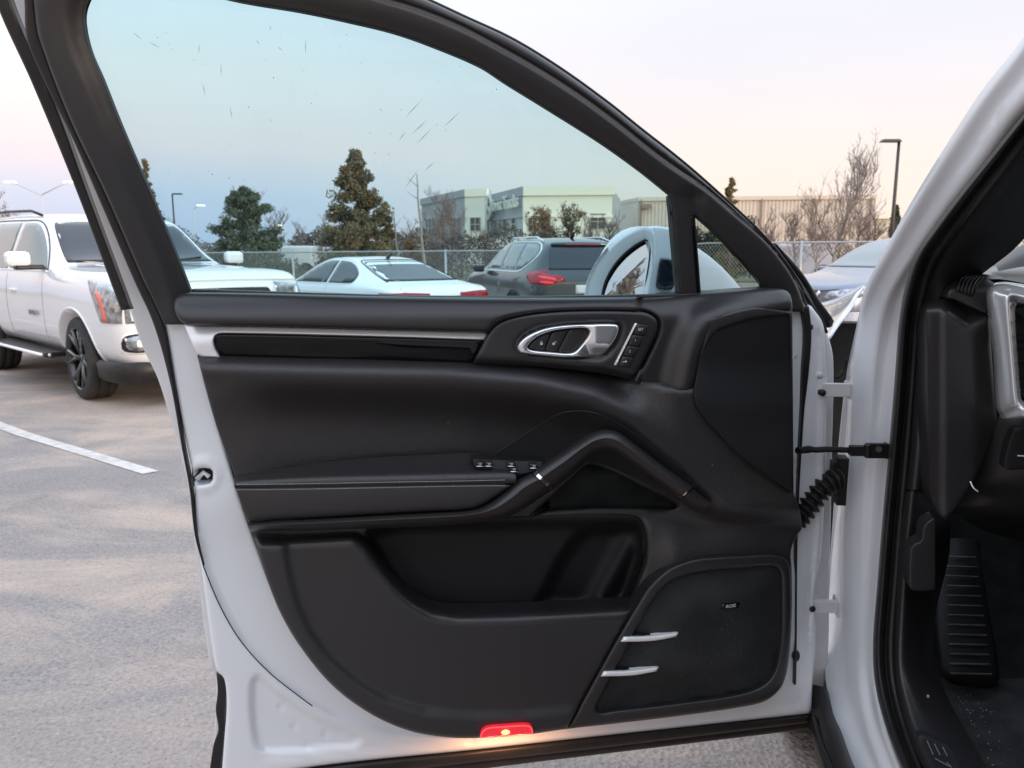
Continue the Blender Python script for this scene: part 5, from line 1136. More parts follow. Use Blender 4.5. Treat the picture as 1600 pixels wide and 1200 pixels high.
for i in range(7): tube('vent_slat', E.P(np.array([1584., 1665.]), np.array([478. + i * 22, 480 + i * 22]), .05), .0035, DARKP, CAR, seg=6)
# dash top, binnacle, windscreen
loft('dash_top', [[(1500, 441, 1.22), (1560, 436, 1.16), (1640, 452, 1.05), (1760, 480, .98)], [(1514, 425, 1.40), (1560, 421, 1.38), (1640, 420, 1.30), (1760, 425, 1.25)], [(1514, 419, 1.62), (1560, 415, 1.62), (1640, 411, 1.58), (1760, 410, 1.55)]], mat('dash_top_soft', (.075, .08, .085), .32, spec=.6), CAR, ku=5, kv=5)
loft('windscreen_band', [[(1510, 419, 1.63), (1560, 416, 1.63), (1700, 408, 1.6)], [(1518, 411, 1.66), (1560, 409, 1.66), (1700, 400, 1.62)]], RUBBER, CAR, ku=3, kv=4)
bin_ = [[(1548, 417, 1.34), (1570, 405, 1.34), (1600, 394, 1.33), (1640, 384, 1.30), (1720, 380, 1.28)], [(1552, 413, 1.30), (1572, 398, 1.28), (1600, 382, 1.26), (1640, 370, 1.24), (1720, 366, 1.22)],
        [(1556, 416, 1.24), (1576, 406, 1.22), (1602, 394, 1.20), (1640, 386, 1.18), (1720, 384, 1.16)], [(1560, 424, 1.22), (1580, 420, 1.20), (1604, 416, 1.18), (1640, 414, 1.15), (1720, 414, 1.13)]]
loft('instrument_hood', bin_, SOFT, CAR, ku=5, kv=5, flip=False)
loft('windscreen', [[(1498, 432, 1.66), (1640, 420, 1.62), (1900, 400, 1.5)], [(1560, 330, 1.5), (1700, 250, 1.45), (1980, 200, 1.35)], [(1640, 200, 1.25), (1800, 60, 1.2), (2100, -40, 1.15)]], WGLASS, CAR, ku=3, kv=3)
# lower dash, footwell
loft('dash_lower', [[(1560, 650, 1.14), (1590, 655, 1.12), (1640, 655, 1.08), (1740, 650, 1.05)], [(1556, 668, 1.15), (1586, 672, 1.12), (1640, 676, 1.08), (1740, 676, 1.05)], [(1530, 740, 1.18), (1570, 744, 1.14), (1640, 748, 1.10), (1740, 750, 1.06)],
      [(1512, 770, 1.22), (1560, 776, 1.18), (1640, 780, 1.13), (1740, 784, 1.1)], [(1490, 800, 1.26), (1530, 806, 1.24), (1640, 815, 1.22), (1740, 820, 1.2)], [(1500, 810, 1.45), (1530, 812, 1.45), (1640, 815, 1.45), (1740, 818, 1.45)]], SOFT, CAR, ku=5, kv=5)
tube('hood_release_trim', path3([(1516, 752, 1.155), (1521, 762, 1.15), (1528, 768, 1.15)]), .0012, SATIN, CAR, seg=6)
panel('dash_pocket', E, [(1582, 676), (1600, 668), (1640, 668, 'c'), (1640, 730, 'c'), (1575, 734), (1568, 730)], .035, DARKP, CAR, r=3, th=.02, res=9)
mb = MB(); mb.tube(E.P(np.array([1590., 1612.]), np.array([712., 713.]), .039), .0012, 6); mb.make('dash_pull', PRINT, CAR)
# floor, firewall and far side of the footwell (boxes in the car's own axes)
FA = R(90 - 12); Fv = np.array([math.sin(R(12)), math.cos(R(12)), 0]); Rv = np.array([math.cos(R(12)), -math.sin(R(12)), 0]); H0 = np.array([.575, 1.32, 0])
def cb(name, f, r_, z, m, bev=0):
    """box in car axes: f = (from,to) forward of the hinge, r_ = (from,to) inboard, z = (from,to)"""
    V = [H0 + Fv * a + Rv * b + np.array([0, 0, c]) for c in z for a, b in ((f[0], r_[0]), (f[1], r_[0]), (f[1], r_[1]), (f[0], r_[1]))]
    return mesh(name, V, [(3, 2, 1, 0), (4, 5, 6, 7), (0, 1, 5, 4), (1, 2, 6, 5), (2, 3, 7, 6), (3, 0, 4, 7)][::1], m, CAR, False)
cb('floor_carpet', (-3.2, .62), (.10, 1.7), (.30, .36), FELT)
cb('firewall', (.55, .62), (.02, 1.7), (.36, 1.05), DARKP)
o_ = cb('dash_body', (.10, .52), (.50, 1.66), (.72, 1.03), SOFT); b_ = o_.modifiers.new('b', 'BEVEL'); b_.width = .08; b_.segments = 4
cb('centre_tunnel', (-1.6, .6), (.75, 1.0), (.36, .95), DARKP)
cb('roof_panel', (-3.3, -.55), (.22, 1.58), (1.66, 1.70), WHITE)
cb('rear_quarter', (-3.6, -1.25), (.0, .12), (.35, 1.12), WHITE)
cb('far_side', (-3.6, .3), (1.72, 1.84), (.35, 1.12), WHITE)
cb('tailgate', (-3.7, -3.58), (.05, 1.80), (.35, 1.68), WHITE)
cb('rear_pillar', (-1.38, -1.25), (.04, .16), (1.12, 1.66), DARKP)
cb('sill_beam', (-3.3, -.40), (-.02, .10), (.28, .38), WHITE)
cb('bonnet', (.72, 1.75), (.16, 1.72), (.80, .99), WHITE)
SUNBLOCK = mat('sun_blocking_glass', (.01, .011, .012), .06, spec=.6)  # for unseen opaque panes, added to block the low sun from the door
cb('rear_side_glass', (-3.5, -1.4), (.14, .16), (1.12, 1.66), SUNBLOCK)
cb('far_side_glass', (-3.5, -.2), (1.64, 1.66), (1.12, 1.66), SUNBLOCK)
cb('rear_glass', (-3.6, -3.57), (.2, 1.6), (1.1, 1.64), SUNBLOCK)
tyg = MB()
for ff in (.62, -2.28):
    for rr_ in (.13, 1.66):
        c = H0 + Fv * ff + Rv * rr_ + np.array([0, 0, .37]); 
        V = [c + Rv * b + .37 * (Fv * math.cos(t) + np.array([0, 0, 1]) * math.sin(t)) for b in (-.12, .12) for t in np.linspace(0, 2 * math.pi, 33)[:-1]]
        mesh('wheel', V, [(k, (k + 1) % 32, 32 + (k + 1) % 32, 32 + k) for k in range(32)] + [tuple(range(32))[::-1], tuple(range(32, 64))], TYRE, CAR)
# driver's seat, just outside the frame
seatm = MB(); 
def sb(f, r_, z):
    V = [H0 + Fv * a + Rv * b + np.array([0, 0, c]) for c in z for a, b in ((f[0], r_[0]), (f[1], r_[0]), (f[1], r_[1]), (f[0], r_[1]))]
    seatm.add(V, [(3, 2, 1, 0), (4, 5, 6, 7), (0, 1, 5, 4), (1, 2, 6, 5), (2, 3, 7, 6), (3, 0, 4, 7)])
sb((-1.15, -.68), (.28, .72), (.5, .72)); sb((-1.3, -1.12), (.26, .74), (.6, 1.25)); sb((-1.3, -1.2), (.4, .6), (1.25, 1.45)); seatm.make('seat', LEATHER, CAR)
# floor mat and carpet slope in the footwell
loft('floor_mat', [[(1462, 1060, 1.45), (1500, 1060, 1.45), (1560, 1060, 1.44), (1680, 1060, 1.42)], [(1470, 1110, 1.33), (1510, 1110, 1.32), (1570, 1110, 1.31), (1680, 1110, 1.30)], [(1505, 1170, 1.21), (1540, 1170, 1.20), (1590, 1170, 1.19), (1700, 1170, 1.18)],
      [(1540, 1240, 1.09), (1570, 1240, 1.08), (1620, 1240, 1.07), (1720, 1240, 1.06)]], mat('rubber_floor_mat', (.016, .016, .018), .6, spec=.4, mott=(18, (.038, .036, .034), .9), bump=('noise', 160, .001)), CAR, ku=5, kv=5)
loft('carpet_slope', [[(1450, 800, 1.75), (1540, 800, 1.80), (1700, 800, 1.8)], [(1458, 900, 1.66), (1540, 900, 1.68), (1700, 900, 1.68)], [(1460, 1000, 1.55), (1560, 1000, 1.55), (1700, 1000, 1.53)], [(1462, 1075, 1.44), (1560, 1075, 1.43), (1700, 1075, 1.41)]], FELT, CAR, ku=4, kv=4)
# foot rest with ribs
fr3 = [[(1463, 845, 1.60), (1471, 842, 1.575), (1500, 841, 1.565), (1526, 843, 1.575), (1531, 848, 1.60)], [(1462, 880, 1.56), (1470, 880, 1.54), (1500, 880, 1.53), (1530, 880, 1.54), (1534, 880, 1.56)],
       [(1460, 960, 1.49), (1468, 960, 1.465), (1505, 960, 1.455), (1541, 960, 1.465), (1546, 960, 1.49)], [(1466, 1020, 1.44), (1474, 1020, 1.415), (1512, 1020, 1.405), (1552, 1020, 1.415), (1558, 1020, 1.44)],
       [(1472, 1055, 1.42), (1480, 1055, 1.39), (1514, 1057, 1.38), (1556, 1060, 1.39), (1562, 1058, 1.42)], [(1486, 1068, 1.42), (1492, 1070, 1.40), (1516, 1073, 1.39), (1550, 1075, 1.40), (1556, 1072, 1.42)]]
loft('foot_rest', fr3, DARKP, CAR, ku=5, kv=4)
frm = mat('worn_rubber_rib', (.034, .033, .033), .6, mott=(40, (.085, .08, .075), .8))
for i in range(13):
    y = 870 + i * 15.2; Yv = np.interp(y, [812, 880, 960, 1020, 1057], [1.585, 1.522, 1.447, 1.397, 1.372]); xl = np.interp(y, [870, 1060], [1478, 1486]); xr = np.interp(y, [870, 1060], [1524, 1550])
    tube('foot_rest_rib', path3([(xl, y, Yv + .004), (xl + 8, y, Yv), (xr - 8, y + 1, Yv), (xr, y + 1, Yv + .004)], 4), .0022, frm, CAR, seg=6)
# fuse cover flap and the tread plate with its engraved mark
panel('hood_latch_lever', Frame((.5, 1.27, 0), -10), [(1442, 826), (1448, 816), (1462, 808, 'c'), (1462, 922, 'c'), (1428, 923), (1421, 915), (1423, 856), (1428, 850), (1438, 846), (1441, 840)], .045, SOFT, CAR, r=2.5, th=.03, res=8)
tpf = Frame((.5, 1.06, 0), -10)
panel('tread_plate', tpf, [(1434, 1150), (1442, 1148), (1470, 1160), (1484, 1168), (1502, 1196), (1530, 1260, 'c'), (1480, 1260, 'c'), (1440, 1168)], .03, DARKP, CAR, r=2, th=.012, res=8, relief=lambda V, d: (V[:, 1] - 1150) * .0004)
tm_ = MB()
for a, b in (((1448.5, 1157), (1458, 1179)), ((1460, 1162), (1469, 1180)), ((1473, 1167), (1480, 1181)), ((1461, 1185), (1484, 1198)), ((1479, 1191), (1487, 1199))):
    tm_.tube(tpf.P(np.array([a[0], b[0]], float), np.array([a[1], b[1]], float), .0325 + (np.array([a[1], b[1]]) - 1150) * .0004), .0008, 6)
tm_.make('tread_plate_mark', SCUFF, CAR)
# grit on mat
gm = MB()
for _ in range(150):
    x = 1490 + rng.random() * 130; y = 1085 + rng.random() * 115
    if x < 1465 + (y - 1060) * .6: continue
    Yv = np.interp(y, [1060, 1110, 1170, 1240], [1.45, 1.315, 1.195, 1.08]) - .003; p = atY(x, y, Yv); s_ = rng.uniform(.0005, .0013); gm.box(p, (s_, s_, s_), rng.random() * 3)
for x, y in ((1450, 1088), (1446, 1151)): gm.box(atY(x, y, np.interp(y, [1040, 1100, 1160], [1.205, 1.15, 1.08]) - .004), (.003, .002, .004))
gm.make('grit', SPECK, CAR)['kind'] = 'stuff'

# gap between door and body: black liner, fender, hinges, check strap, cable boot, sill seal
loft('wheel_arch_liner', [row(505, (1270, 1300, 1345), (1.62, 1.62, 1.58)), row(600, (1270, 1298, 1330), (1.62, 1.62, 1.58)), row(800, (1265, 1292, 1318), (1.60, 1.60, 1.56)), row(950, (1255, 1282, 1312), (1.58, 1.58, 1.54)), row(1080, (1250, 1280, 1320), (1.52, 1.52, 1.48))], RUBBER, CAR, ku=4, kv=4)
tube('liner_bead', path3([(1296, 575, 1.50), (1306, 590, 1.49), (1318, 578, 1.50), (1322, 560, 1.5)]), .003, DARKP, CAR)
fe = [[(1287, 545, 1.44), (1296, 528, 1.44), (1306, 513, 1.45), (1318, 498, 1.46), (1330, 480, 1.48), (1338, 464, 1.49), (1350, 448, 1.50)],
      [(1284, 538, 1.47), (1293, 524, 1.465), (1303, 508, 1.47), (1315, 492, 1.48), (1327, 475, 1.50), (1336, 459, 1.52), (1349, 446, 1.54)],
      [(1275, 520, 1.60), (1285, 508, 1.60), (1296, 496, 1.62), (1310, 481, 1.64), (1324, 466, 1.66), (1336, 454, 1.68), (1350, 444, 1.70)],
      [(1262, 494, 1.95), (1274, 487, 1.95), (1288, 480, 1.95), (1304, 471, 1.97), (1322, 460, 1.99), (1337, 451, 2.0), (1352, 443, 2.02)],
      [(1255, 480, 2.5), (1270, 476, 2.5), (1288, 472, 2.5), (1306, 466, 2.5), (1324, 457, 2.5), (1339, 449, 2.5), (1353, 442, 2.5)]]
loft('front_wing', fe, WHITE, CAR, ku=5, kv=4)
tube('wing_edge', path3([(1290, 538, 1.44), (1298, 526, 1.435), (1308, 511, 1.445), (1320, 495, 1.455), (1332, 478, 1.475), (1340, 462, 1.485), (1350, 448, 1.495)]), .0022, WHITE, CAR)
def hinge(y, xl, xr, yd=1.36):
    p1 = atY((xl + xr) / 2 + 8, y, yd + .01)
    w = (xr - xl) / FPX * yd
    m = MB(); m.box(atY(xr - 22, y + 1, yd), (.052, .010, .024), R(-4)); m.box(atY(xr - 2, y + 1, yd + .02), (.006, .05, .026), R(-12)); m.box(atY(xl + 10, y - 6, yd + .008), (.020, .012, .030), R(6)); m.box(atY(xl + 5, y + 9, yd + .010), (.022, .012, .008), R(6))
    o = m.make('hinge', WHITE_DIRTY, CAR)
    bv = o.modifiers.new('b', 'BEVEL'); bv.width = .0015; bv.segments = 2
    c = atY(xl + 14, y + 6, yd - .010); tube('hinge_bolt', [c, c + np.array([-.001, .012, 0])], .0058, RUBBER, CAR, seg=12)
    t = atY(xl + 8, y - 18, yd); tube('hinge_pin', [t, t + np.array([0, 0, .010])], .0055, WHITE_DIRTY, CAR, seg=12)
hinge(608, 1272, 1327, 1.35); hinge(946, 1256, 1309, 1.36)
V_ = MB(); V_.tube(path3([(1246, 704, 1.30), (1262, 703, 1.31), (1268, 702, 1.312)]), .0062, 8); V_.tube(path3([(1266, 703, 1.31), (1285, 702, 1.32), (1310, 703, 1.33)]), [.0068] * 3 + [.0068] * 10, 8) if False else None
V_.tube(path3([(1250, 704, 1.30), (1264, 701, 1.31), (1274, 703, 1.315), (1292, 702, 1.325), (1320, 703, 1.335), (1338, 703, 1.345)]), .0055, 6)
V_.box(atY(1344, 704, 1.335), (.036, .014, .017), R(-2)); V_.box(atY(1370, 704, 1.335), (.038, .010, .026), R(-2)); V_.box(atY(1384, 704, 1.335), (.003, .014, .027), R(-2))
V_.tube([atY(1355, 695, 1.325), atY(1355, 713, 1.325)], .0055, 10); V_.tube([atY(1373, 702, 1.325), atY(1373, 702, 1.335)], .0055, 12); V_.make('check_strap', RUBBER, CAR)
bo = MB(); bp_ = cr1(np.array([atY(x, y, Y) for x, y, Y in ((1244, 812, 1.33), (1256, 800, 1.335), (1270, 782, 1.34), (1284, 764, 1.345), (1300, 752, 1.35), (1312, 748, 1.355))]), 10)
rad = [.0185 + .0042 * math.sin(i / (len(bp_) - 1) * 2 * math.pi * 9.5) + .001 * math.sin(i) for i in range(len(bp_))]
bp2 = cr1(bp_, 3); rad2 = [.0165 + .0045 * math.sin(i / (len(bp2) - 1) * 2 * math.pi * 10) for i in range(len(bp2))]
bo.tube(bp2, rad2, 18); bo.make('cable_boot', RUBBER, CAR, smooth=True)
mbx = MB(); mbx.box(atY(1314, 750, 1.37), (.016, .03, .088), R(-10)); mbx.box(atY(1304, 742, 1.375), (.014, .025, .052), R(-10)); mbx.make('boot_plate', RUBBER, CAR)
tube('weather_lip', path3([(1322, 594, 1.45), (1311, 700, 1.46), (1302, 820, 1.46), (1295, 920, 1.46), (1291, 1000, 1.44)]), .0015, WHITE_DIRTY, CAR, seg=6)
ss = [[(1258, 1072, 1.42), (1268, 1070, 1.40), (1282, 1072, 1.38), (1292, 1078, 1.38), (1296, 1082, 1.42)], [(1262, 1120, 1.37), (1270, 1118, 1.34), (1286, 1116, 1.32), (1300, 1116, 1.33), (1306, 1116, 1.37)],
      [(1268, 1150, 1.31), (1277, 1148, 1.28), (1294, 1146, 1.265), (1310, 1144, 1.27), (1317, 1144, 1.31)], [(1280, 1200, 1.22), (1290, 1198, 1.19), (1310, 1196, 1.175), (1326, 1194, 1.18), (1334, 1192, 1.22)],
      [(1304, 1270, 1.10), (1316, 1268, 1.07), (1340, 1266, 1.055), (1358, 1264, 1.06), (1368, 1262, 1.10)], [(1350, 1360, .96), (1364, 1358, .93), (1390, 1356, .92), (1412, 1354, .93), (1422, 1352, .96)]]
loft('sill_seal', ss, RUBBER, CAR, ku=5, kv=4)
tube('sill_seal_bead', path3([(1272, 1120, 1.325), (1282, 1160, 1.25), (1300, 1205, 1.165), (1330, 1275, 1.05)]), .004, RUBBER, CAR)
# ==================================================================== parked vehicles
def build_shell(st, sub=2):
    """st: list of sections front to back; each dict x, zb, wl, wm, zm, wb, zs(shoulder), wg, zg (top of side glass / hood edge), zt (centre top)"""
    rings = []
    for s in st:
        h = [(0, s['zb']), (s['wl'] * .7, s['zb']), (s['wl'], s['zb'] + .04), (s['wm'], s['zm']), ((s['wm'] * .4 + s['wb'] * .6) + .01, s['zm'] * .35 + s['zs'] * .65), (s['wb'], s['zs']),
             (s['wb'] * .62 + s['wg'] * .38 - .004, s['zs'] * .62 + s['zg'] * .38), (s['wg'], s['zg']), (s['wg'] * .86, s['zg'] * .3 + s['zt'] * .7), (s['wg'] * .45, s['zt'] - .006), (0, s['zt'])]
        ring = [(s['x'], y, z) for y, z in h] + [(s['x'], -y, z) for y, z in h[-2:0:-1]]
        rings.append(ring)
    n = len(rings[0]); V = [v for r in rings for v in r]; F = []
    for i in range(len(rings) - 1):
        for j in range(n): F.append((i * n + j, i * n + (j + 1) % n, (i + 1) * n + (j + 1) % n, (i + 1) * n + j))
    F.append(tuple(range(n))[::-1]); F.append(tuple((len(rings) - 1) * n + j for j in range(n)))
    me = bpy.data.meshes.new('t'); me.from_pydata(V, [], F); o = bpy.data.objects.new('t', me); COL.objects.link(o)
    bm = bmesh.new(); bm.from_mesh(me); bmesh.ops.recalc_face_normals(bm, faces=bm.faces)
    for cap in sorted(bm.faces, key=lambda f: len(f.verts))[-2:]: 
        bmesh.ops.inset_region(bm, faces=[cap], thickness=.03, depth=0.)
    bm.to_mesh(me); bm.free()
    md = o.modifiers.new('s', 'SUBSURF'); md.levels = sub; md.render_levels = sub
    return o
def cyl(x, y0, y1, z, r, n=36):
    V = [(x + r * math.cos(2 * math.pi * k / n), y, z + r * math.sin(2 * math.pi * k / n)) for y in (y0, y1) for k in range(n)]
    F = [(k, (k + 1) % n, n + (k + 1) % n, n + k) for k in range(n)] + [tuple(range(n))[::-1], tuple(range(n, 2 * n))]
    me = bpy.data.meshes.new('c'); me.from_pydata(V, [], F); o = bpy.data.objects.new('c', me); COL.objects.link(o)
    bm = bmesh.new(); bm.from_mesh(me); bmesh.ops.recalc_face_normals(bm, faces=bm.faces); bm.to_mesh(me); bm.free(); return o
class Vehicle:
    def __init__(s, name, label, cat, loc, heading, st, paint, wheels, wr, track, wb_name='body', group=None, arch_m=None):
        s.root = tag(empty(name, loc, heading), label, cat, group); s.M = Matrix.Translation(Vector(loc)) @ Matrix.Rotation(heading, 4, 'Z')
        o = build_shell(st); cut = []
        for x in wheels:
            for sg in (1, -1):
                c = cyl(x, sg * (track - .34), sg * (track + .6), wr[0] + .015, wr[0] * 1.13); cut.append(c); b = o.modifiers.new('b', 'BOOLEAN'); b.operation = 'DIFFERENCE'; b.object = c; b.solver = 'EXACT'
        dg = bpy.context.evaluated_depsgraph_get(); me = bpy.data.meshes.new_from_object(o.evaluated_get(dg)); 
        for c in cut + [o]: bpy.data.objects.remove(c)
        me.name = 'body'; me.materials.clear(); me.materials.append(paint); me.materials.append(RUBBER)
        mi = []
        for p in me.polygons:
            c = p.center; ins = any(math.hypot(c.x - x, c.z - wr[0] - .015) < wr[0] * 1.125 and abs(c.y) < track + .5 for x in wheels)
            mi.append(1 if (ins and not (abs(p.normal.y) > .8 and abs(c.y) > track - .30)) else 0); p.use_smooth = not ins
        me.polygons.foreach_set('material_index', mi); me.update()
        s.body = bpy.data.objects.new(wb_name, me); COL.objects.link(s.body); s.body.parent = s.root
        bm = bmesh.new(); bm.from_mesh(me); s.bvh = BVHTree.FromBMesh(bm); bm.free()
        s.zb = min(v.co.z for v in me.vertices)
    def mesh(s, name, V, F, m, parent=None, smooth=True, **k):
        par = parent or s.root; o = mesh(name, V, F, m, None, smooth, **k); o.parent = par; return o
    def tube(s, name, path, rad, m, seg=8, parent=None): V, F = tube_verts(path, rad, seg); return s.mesh(name, V, F, m, parent)
    def box(s, name, c, d, m, bev=.01, rz=0, parent=None):
        mb = MB().box(c, d, rz); o = s.mesh(name, mb.V, mb.F, m, parent, False)
        if bev: b = o.modifiers.new('b', 'BEVEL'); b.width = bev; b.segments = 2
        return o
    def skin(s, name, outline, axis, m, off=.004, sg=1, res=.06, th=.03, step=.04, smooth=True, far=3., parent=None, edge=.0, sharp=True):
        """a piece cut to the outline and laid on the body, seen along an axis: 'y' side view (x,z), 'x' end view (y,z), 'z' from above (x,y)"""
        L = smooth_path([(p[0] * 100, p[1] * 100) + tuple(p[2:]) for p in outline], True, step * 100) / 100
        rings = [edge * .3, edge] if edge else []
        V, F = tri_region([L * 100], res * 100, [r * 100 for r in rings]); V = V / 100; d = dist_poly(V, L); P = []; NN = []
        for (a, b), dd in zip(V, d):
            if axis == 'y': o, dr = Vector((a, sg * far, b)), Vector((0, -sg, 0))
            elif axis == 'x': o, dr = Vector((sg * 8, a, b)), Vector((-sg, 0, 0))
            else: o, dr = Vector((a, b, 5)), Vector((0, 0, -1))
            hit, nr, idx, _ = s.bvh.ray_cast(o, dr)
            if hit is None: hit, nr, idx, _ = s.bvh.find_nearest(o + dr * (far - .9 if axis == 'y' else 3.))
            e_ = off * (1 if not edge else (.1 + .9 * min(1, dd / edge) ** .5))
            P.append(hit - dr * e_); NN.append(dr)
        dr = NN[0]; f = F[0]; n_ = (P[f[1]] - P[f[0]]).cross(P[f[2]] - P[f[0]])
        if n_.dot(dr) > 0: F = [f[::-1] for f in F]
        be = boundary_edges(F); mp = {}; ex = []
        for a, b in be:
            for k in (a, b):
                if k not in mp: mp[k] = len(P) + len(ex); ex.append(P[k] + dr * th)
        F = F + [(b, a, mp[a], mp[b]) for a, b in be]
        return s.mesh(name, P + ex, F, m, parent, smooth)
    def line(s, name, pts, axis, m, rad=.004, sg=1, off=.0, far=3., step=.05, parent=None):
        L = smooth_path([(p[0] * 100, p[1] * 100) for p in pts], False, step * 100) / 100; P = []
        for a, b in L:
            o, dr = (Vector((a, sg * far, b)), Vector((0, -sg, 0))) if axis == 'y' else ((Vector((sg * 8, a, b)), Vector((-sg, 0, 0))) if axis == 'x' else (Vector((a, b, 5)), Vector((0, 0, -1))))
            hit, _, _, _ = s.bvh.ray_cast(o, dr)
            if hit is not None: P.append(hit - dr * off)
        if len(P) > 1: return s.tube(name, P, rad, m, 6, parent)
    def wheel(s, x, y, r, w, rimr, spokes=6, m_rim=RIM, steer=0.):
        sg = 1 if y > 0 else -1
        prof = [(rimr, -.5), (rimr + .01, -.5), (r - .055, -.5), (r - .018, -.46), (r, -.36), (r, -.19), (r - .01, -.18), (r - .01, -.155), (r, -.145), (r, .145), (r - .01, .155), (r - .01, .18), (r, .19), (r, .36), (r - .018, .46), (r - .055, .5), (rimr, .5)]
        n = 48; V = []; F = []
        for rr, t in prof:
            for k in range(n): a = 2 * math.pi * k / n; V.append(Vector((rr * math.cos(a), t * w, rr * math.sin(a))))
        for i in range(len(prof) - 1):
            for k in range(n): F.append((i * n + k, i * n + (k + 1) % n, (i + 1) * n + (k + 1) % n, (i + 1) * n + k))
        T = Matrix.Translation((x, y, r)) @ Matrix.Rotation(steer, 4, 'Z'); W = s.mesh('wheel', [T @ v for v in V], F, TYRE)
        m = MB()
        # rim barrel + lip
        pr = [(rimr + .004, .50), (rimr - .012, .47), (rimr - .02, .40), (rimr - .03, .0), (rimr - .03, -.4)]; V = []; F = []
        for rr, t in pr:
            for k in range(n): a = 2 * math.pi * k / n; V.append(Vector((rr * math.cos(a), sg * t * w, rr * math.sin(a))))
        for i in range(len(pr) - 1):
            for k in range(n): F.append((i * n + k, i * n + (k + 1) % n, (i + 1) * n + (k + 1) % n, (i + 1) * n + k))
        m.add([T @ v for v in V], F)
        for k in range(spokes):
            for da in (-.13, .13):
                a0 = 2 * math.pi * k / spokes; p0 = Vector((math.cos(a0) * .05, sg * w * .30, math.sin(a0) * .05)); pm = Vector((math.cos(a0 + da * .5) * rimr * .5, sg * w * .38, math.sin(a0 + da * .5) * rimr * .5)); p1 = Vector((math.cos(a0 + da * 1.5) * (rimr - .01), sg * w * .43, math.sin(a0 + da * 1.5) * (rimr - .01)))
                Vt, Ft = tube_verts([tuple(T @ p0), tuple(T @ pm), tuple(T @ p1)], [.022, .020, .026], 6); m.add(Vt, Ft)
        for rr, t0, t1 in ((.075, .28, .36),):
            Vt, Ft = tube_verts([tuple(T @ Vector((0, sg * w * t0, 0))), tuple(T @ Vector((0, sg * w * t1, 0)))], rr, 16); m.add(Vt, Ft)
        o = s.mesh('rim', m.V, m.F, m_rim, W); V = [T @ Vector((math.cos(2 * math.pi * k / 24) * .17, sg * w * .1, math.sin(2 * math.pi * k / 24) * .17)) for k in range(24)]
        s.mesh('brake_disc', V, [tuple(range(24))], GALV, W, False)
def sec(x, zb, wl, wm, zm, wb, zs, wg, zg, zt): return dict(x=x, zb=zb, wl=wl, wm=wm, zm=zm, wb=wb, zs=zs, wg=wg, zg=zg, zt=zt)
GZ = -.22
# ---- big white wagon, front three-quarter, on the left
hd = R(-42)
st = [sec(.99, .42, .70, .88, .64, .86, 1.00, .78, 1.17, 1.19), sec(.94, .36, .84, .95, .64, .93, 1.03, .86, 1.20, 1.235), sec(.78, .34, .93, .99, .68, .975, 1.07, .92, 1.225, 1.265), sec(.3, .34, .97, 1.015, .72, .99, 1.11, .93, 1.235, 1.285), sec(-.3, .36, .97, 1.015, .74, .99, 1.14, .93, 1.25, 1.30),
      sec(-.66, .38, .96, 1.01, .76, .99, 1.16, .89, 1.265, 1.315), sec(-.95, .38, .96, 1.01, .74, .985, 1.15, .80, 1.47, 1.50), sec(-1.32, .38, .96, 1.01, .74, .985, 1.16, .76, 1.75, 1.80), sec(-1.62, .38, .96, 1.01, .74, .985, 1.17, .765, 1.80, 1.865), sec(-2.4, .38, .96, 1.01, .74, .985, 1.18, .77, 1.82, 1.89),
      sec(-3.4, .40, .96, 1.01, .74, .985, 1.18, .77, 1.80, 1.87), sec(-3.9, .42, .95, 1.0, .76, .97, 1.18, .75, 1.77, 1.83), sec(-4.08, .44, .93, .97, .78, .95, 1.16, .72, 1.70, 1.74), sec(-4.17, .46, .86, .93, .80, .92, 1.10, .70, 1.3, 1.34)]
fa = np.array([-4.19 + .30 * .0, 7.5, 0]); fw_ = np.array([math.cos(hd), math.sin(hd), 0]); lf = np.array([-math.sin(hd), math.cos(hd), 0])
right_wheel = atY(143., 565., 7.55)[:2]; loc = right_wheel + .87 * lf[:2]
T1 = Vehicle('sport_utility_vehicle', 'big white SUV with black rims seen from its front corner on the left', 'suv', (loc[0], loc[1], GZ), hd, st, WHITE2, (0, -2.95), (.405,), .86)
v = T1
for x in (0, -2.95):
    for y in (-.86, .86): v.wheel(x, y, .405, .275, .30, 6, steer=.0 if x else -.06)
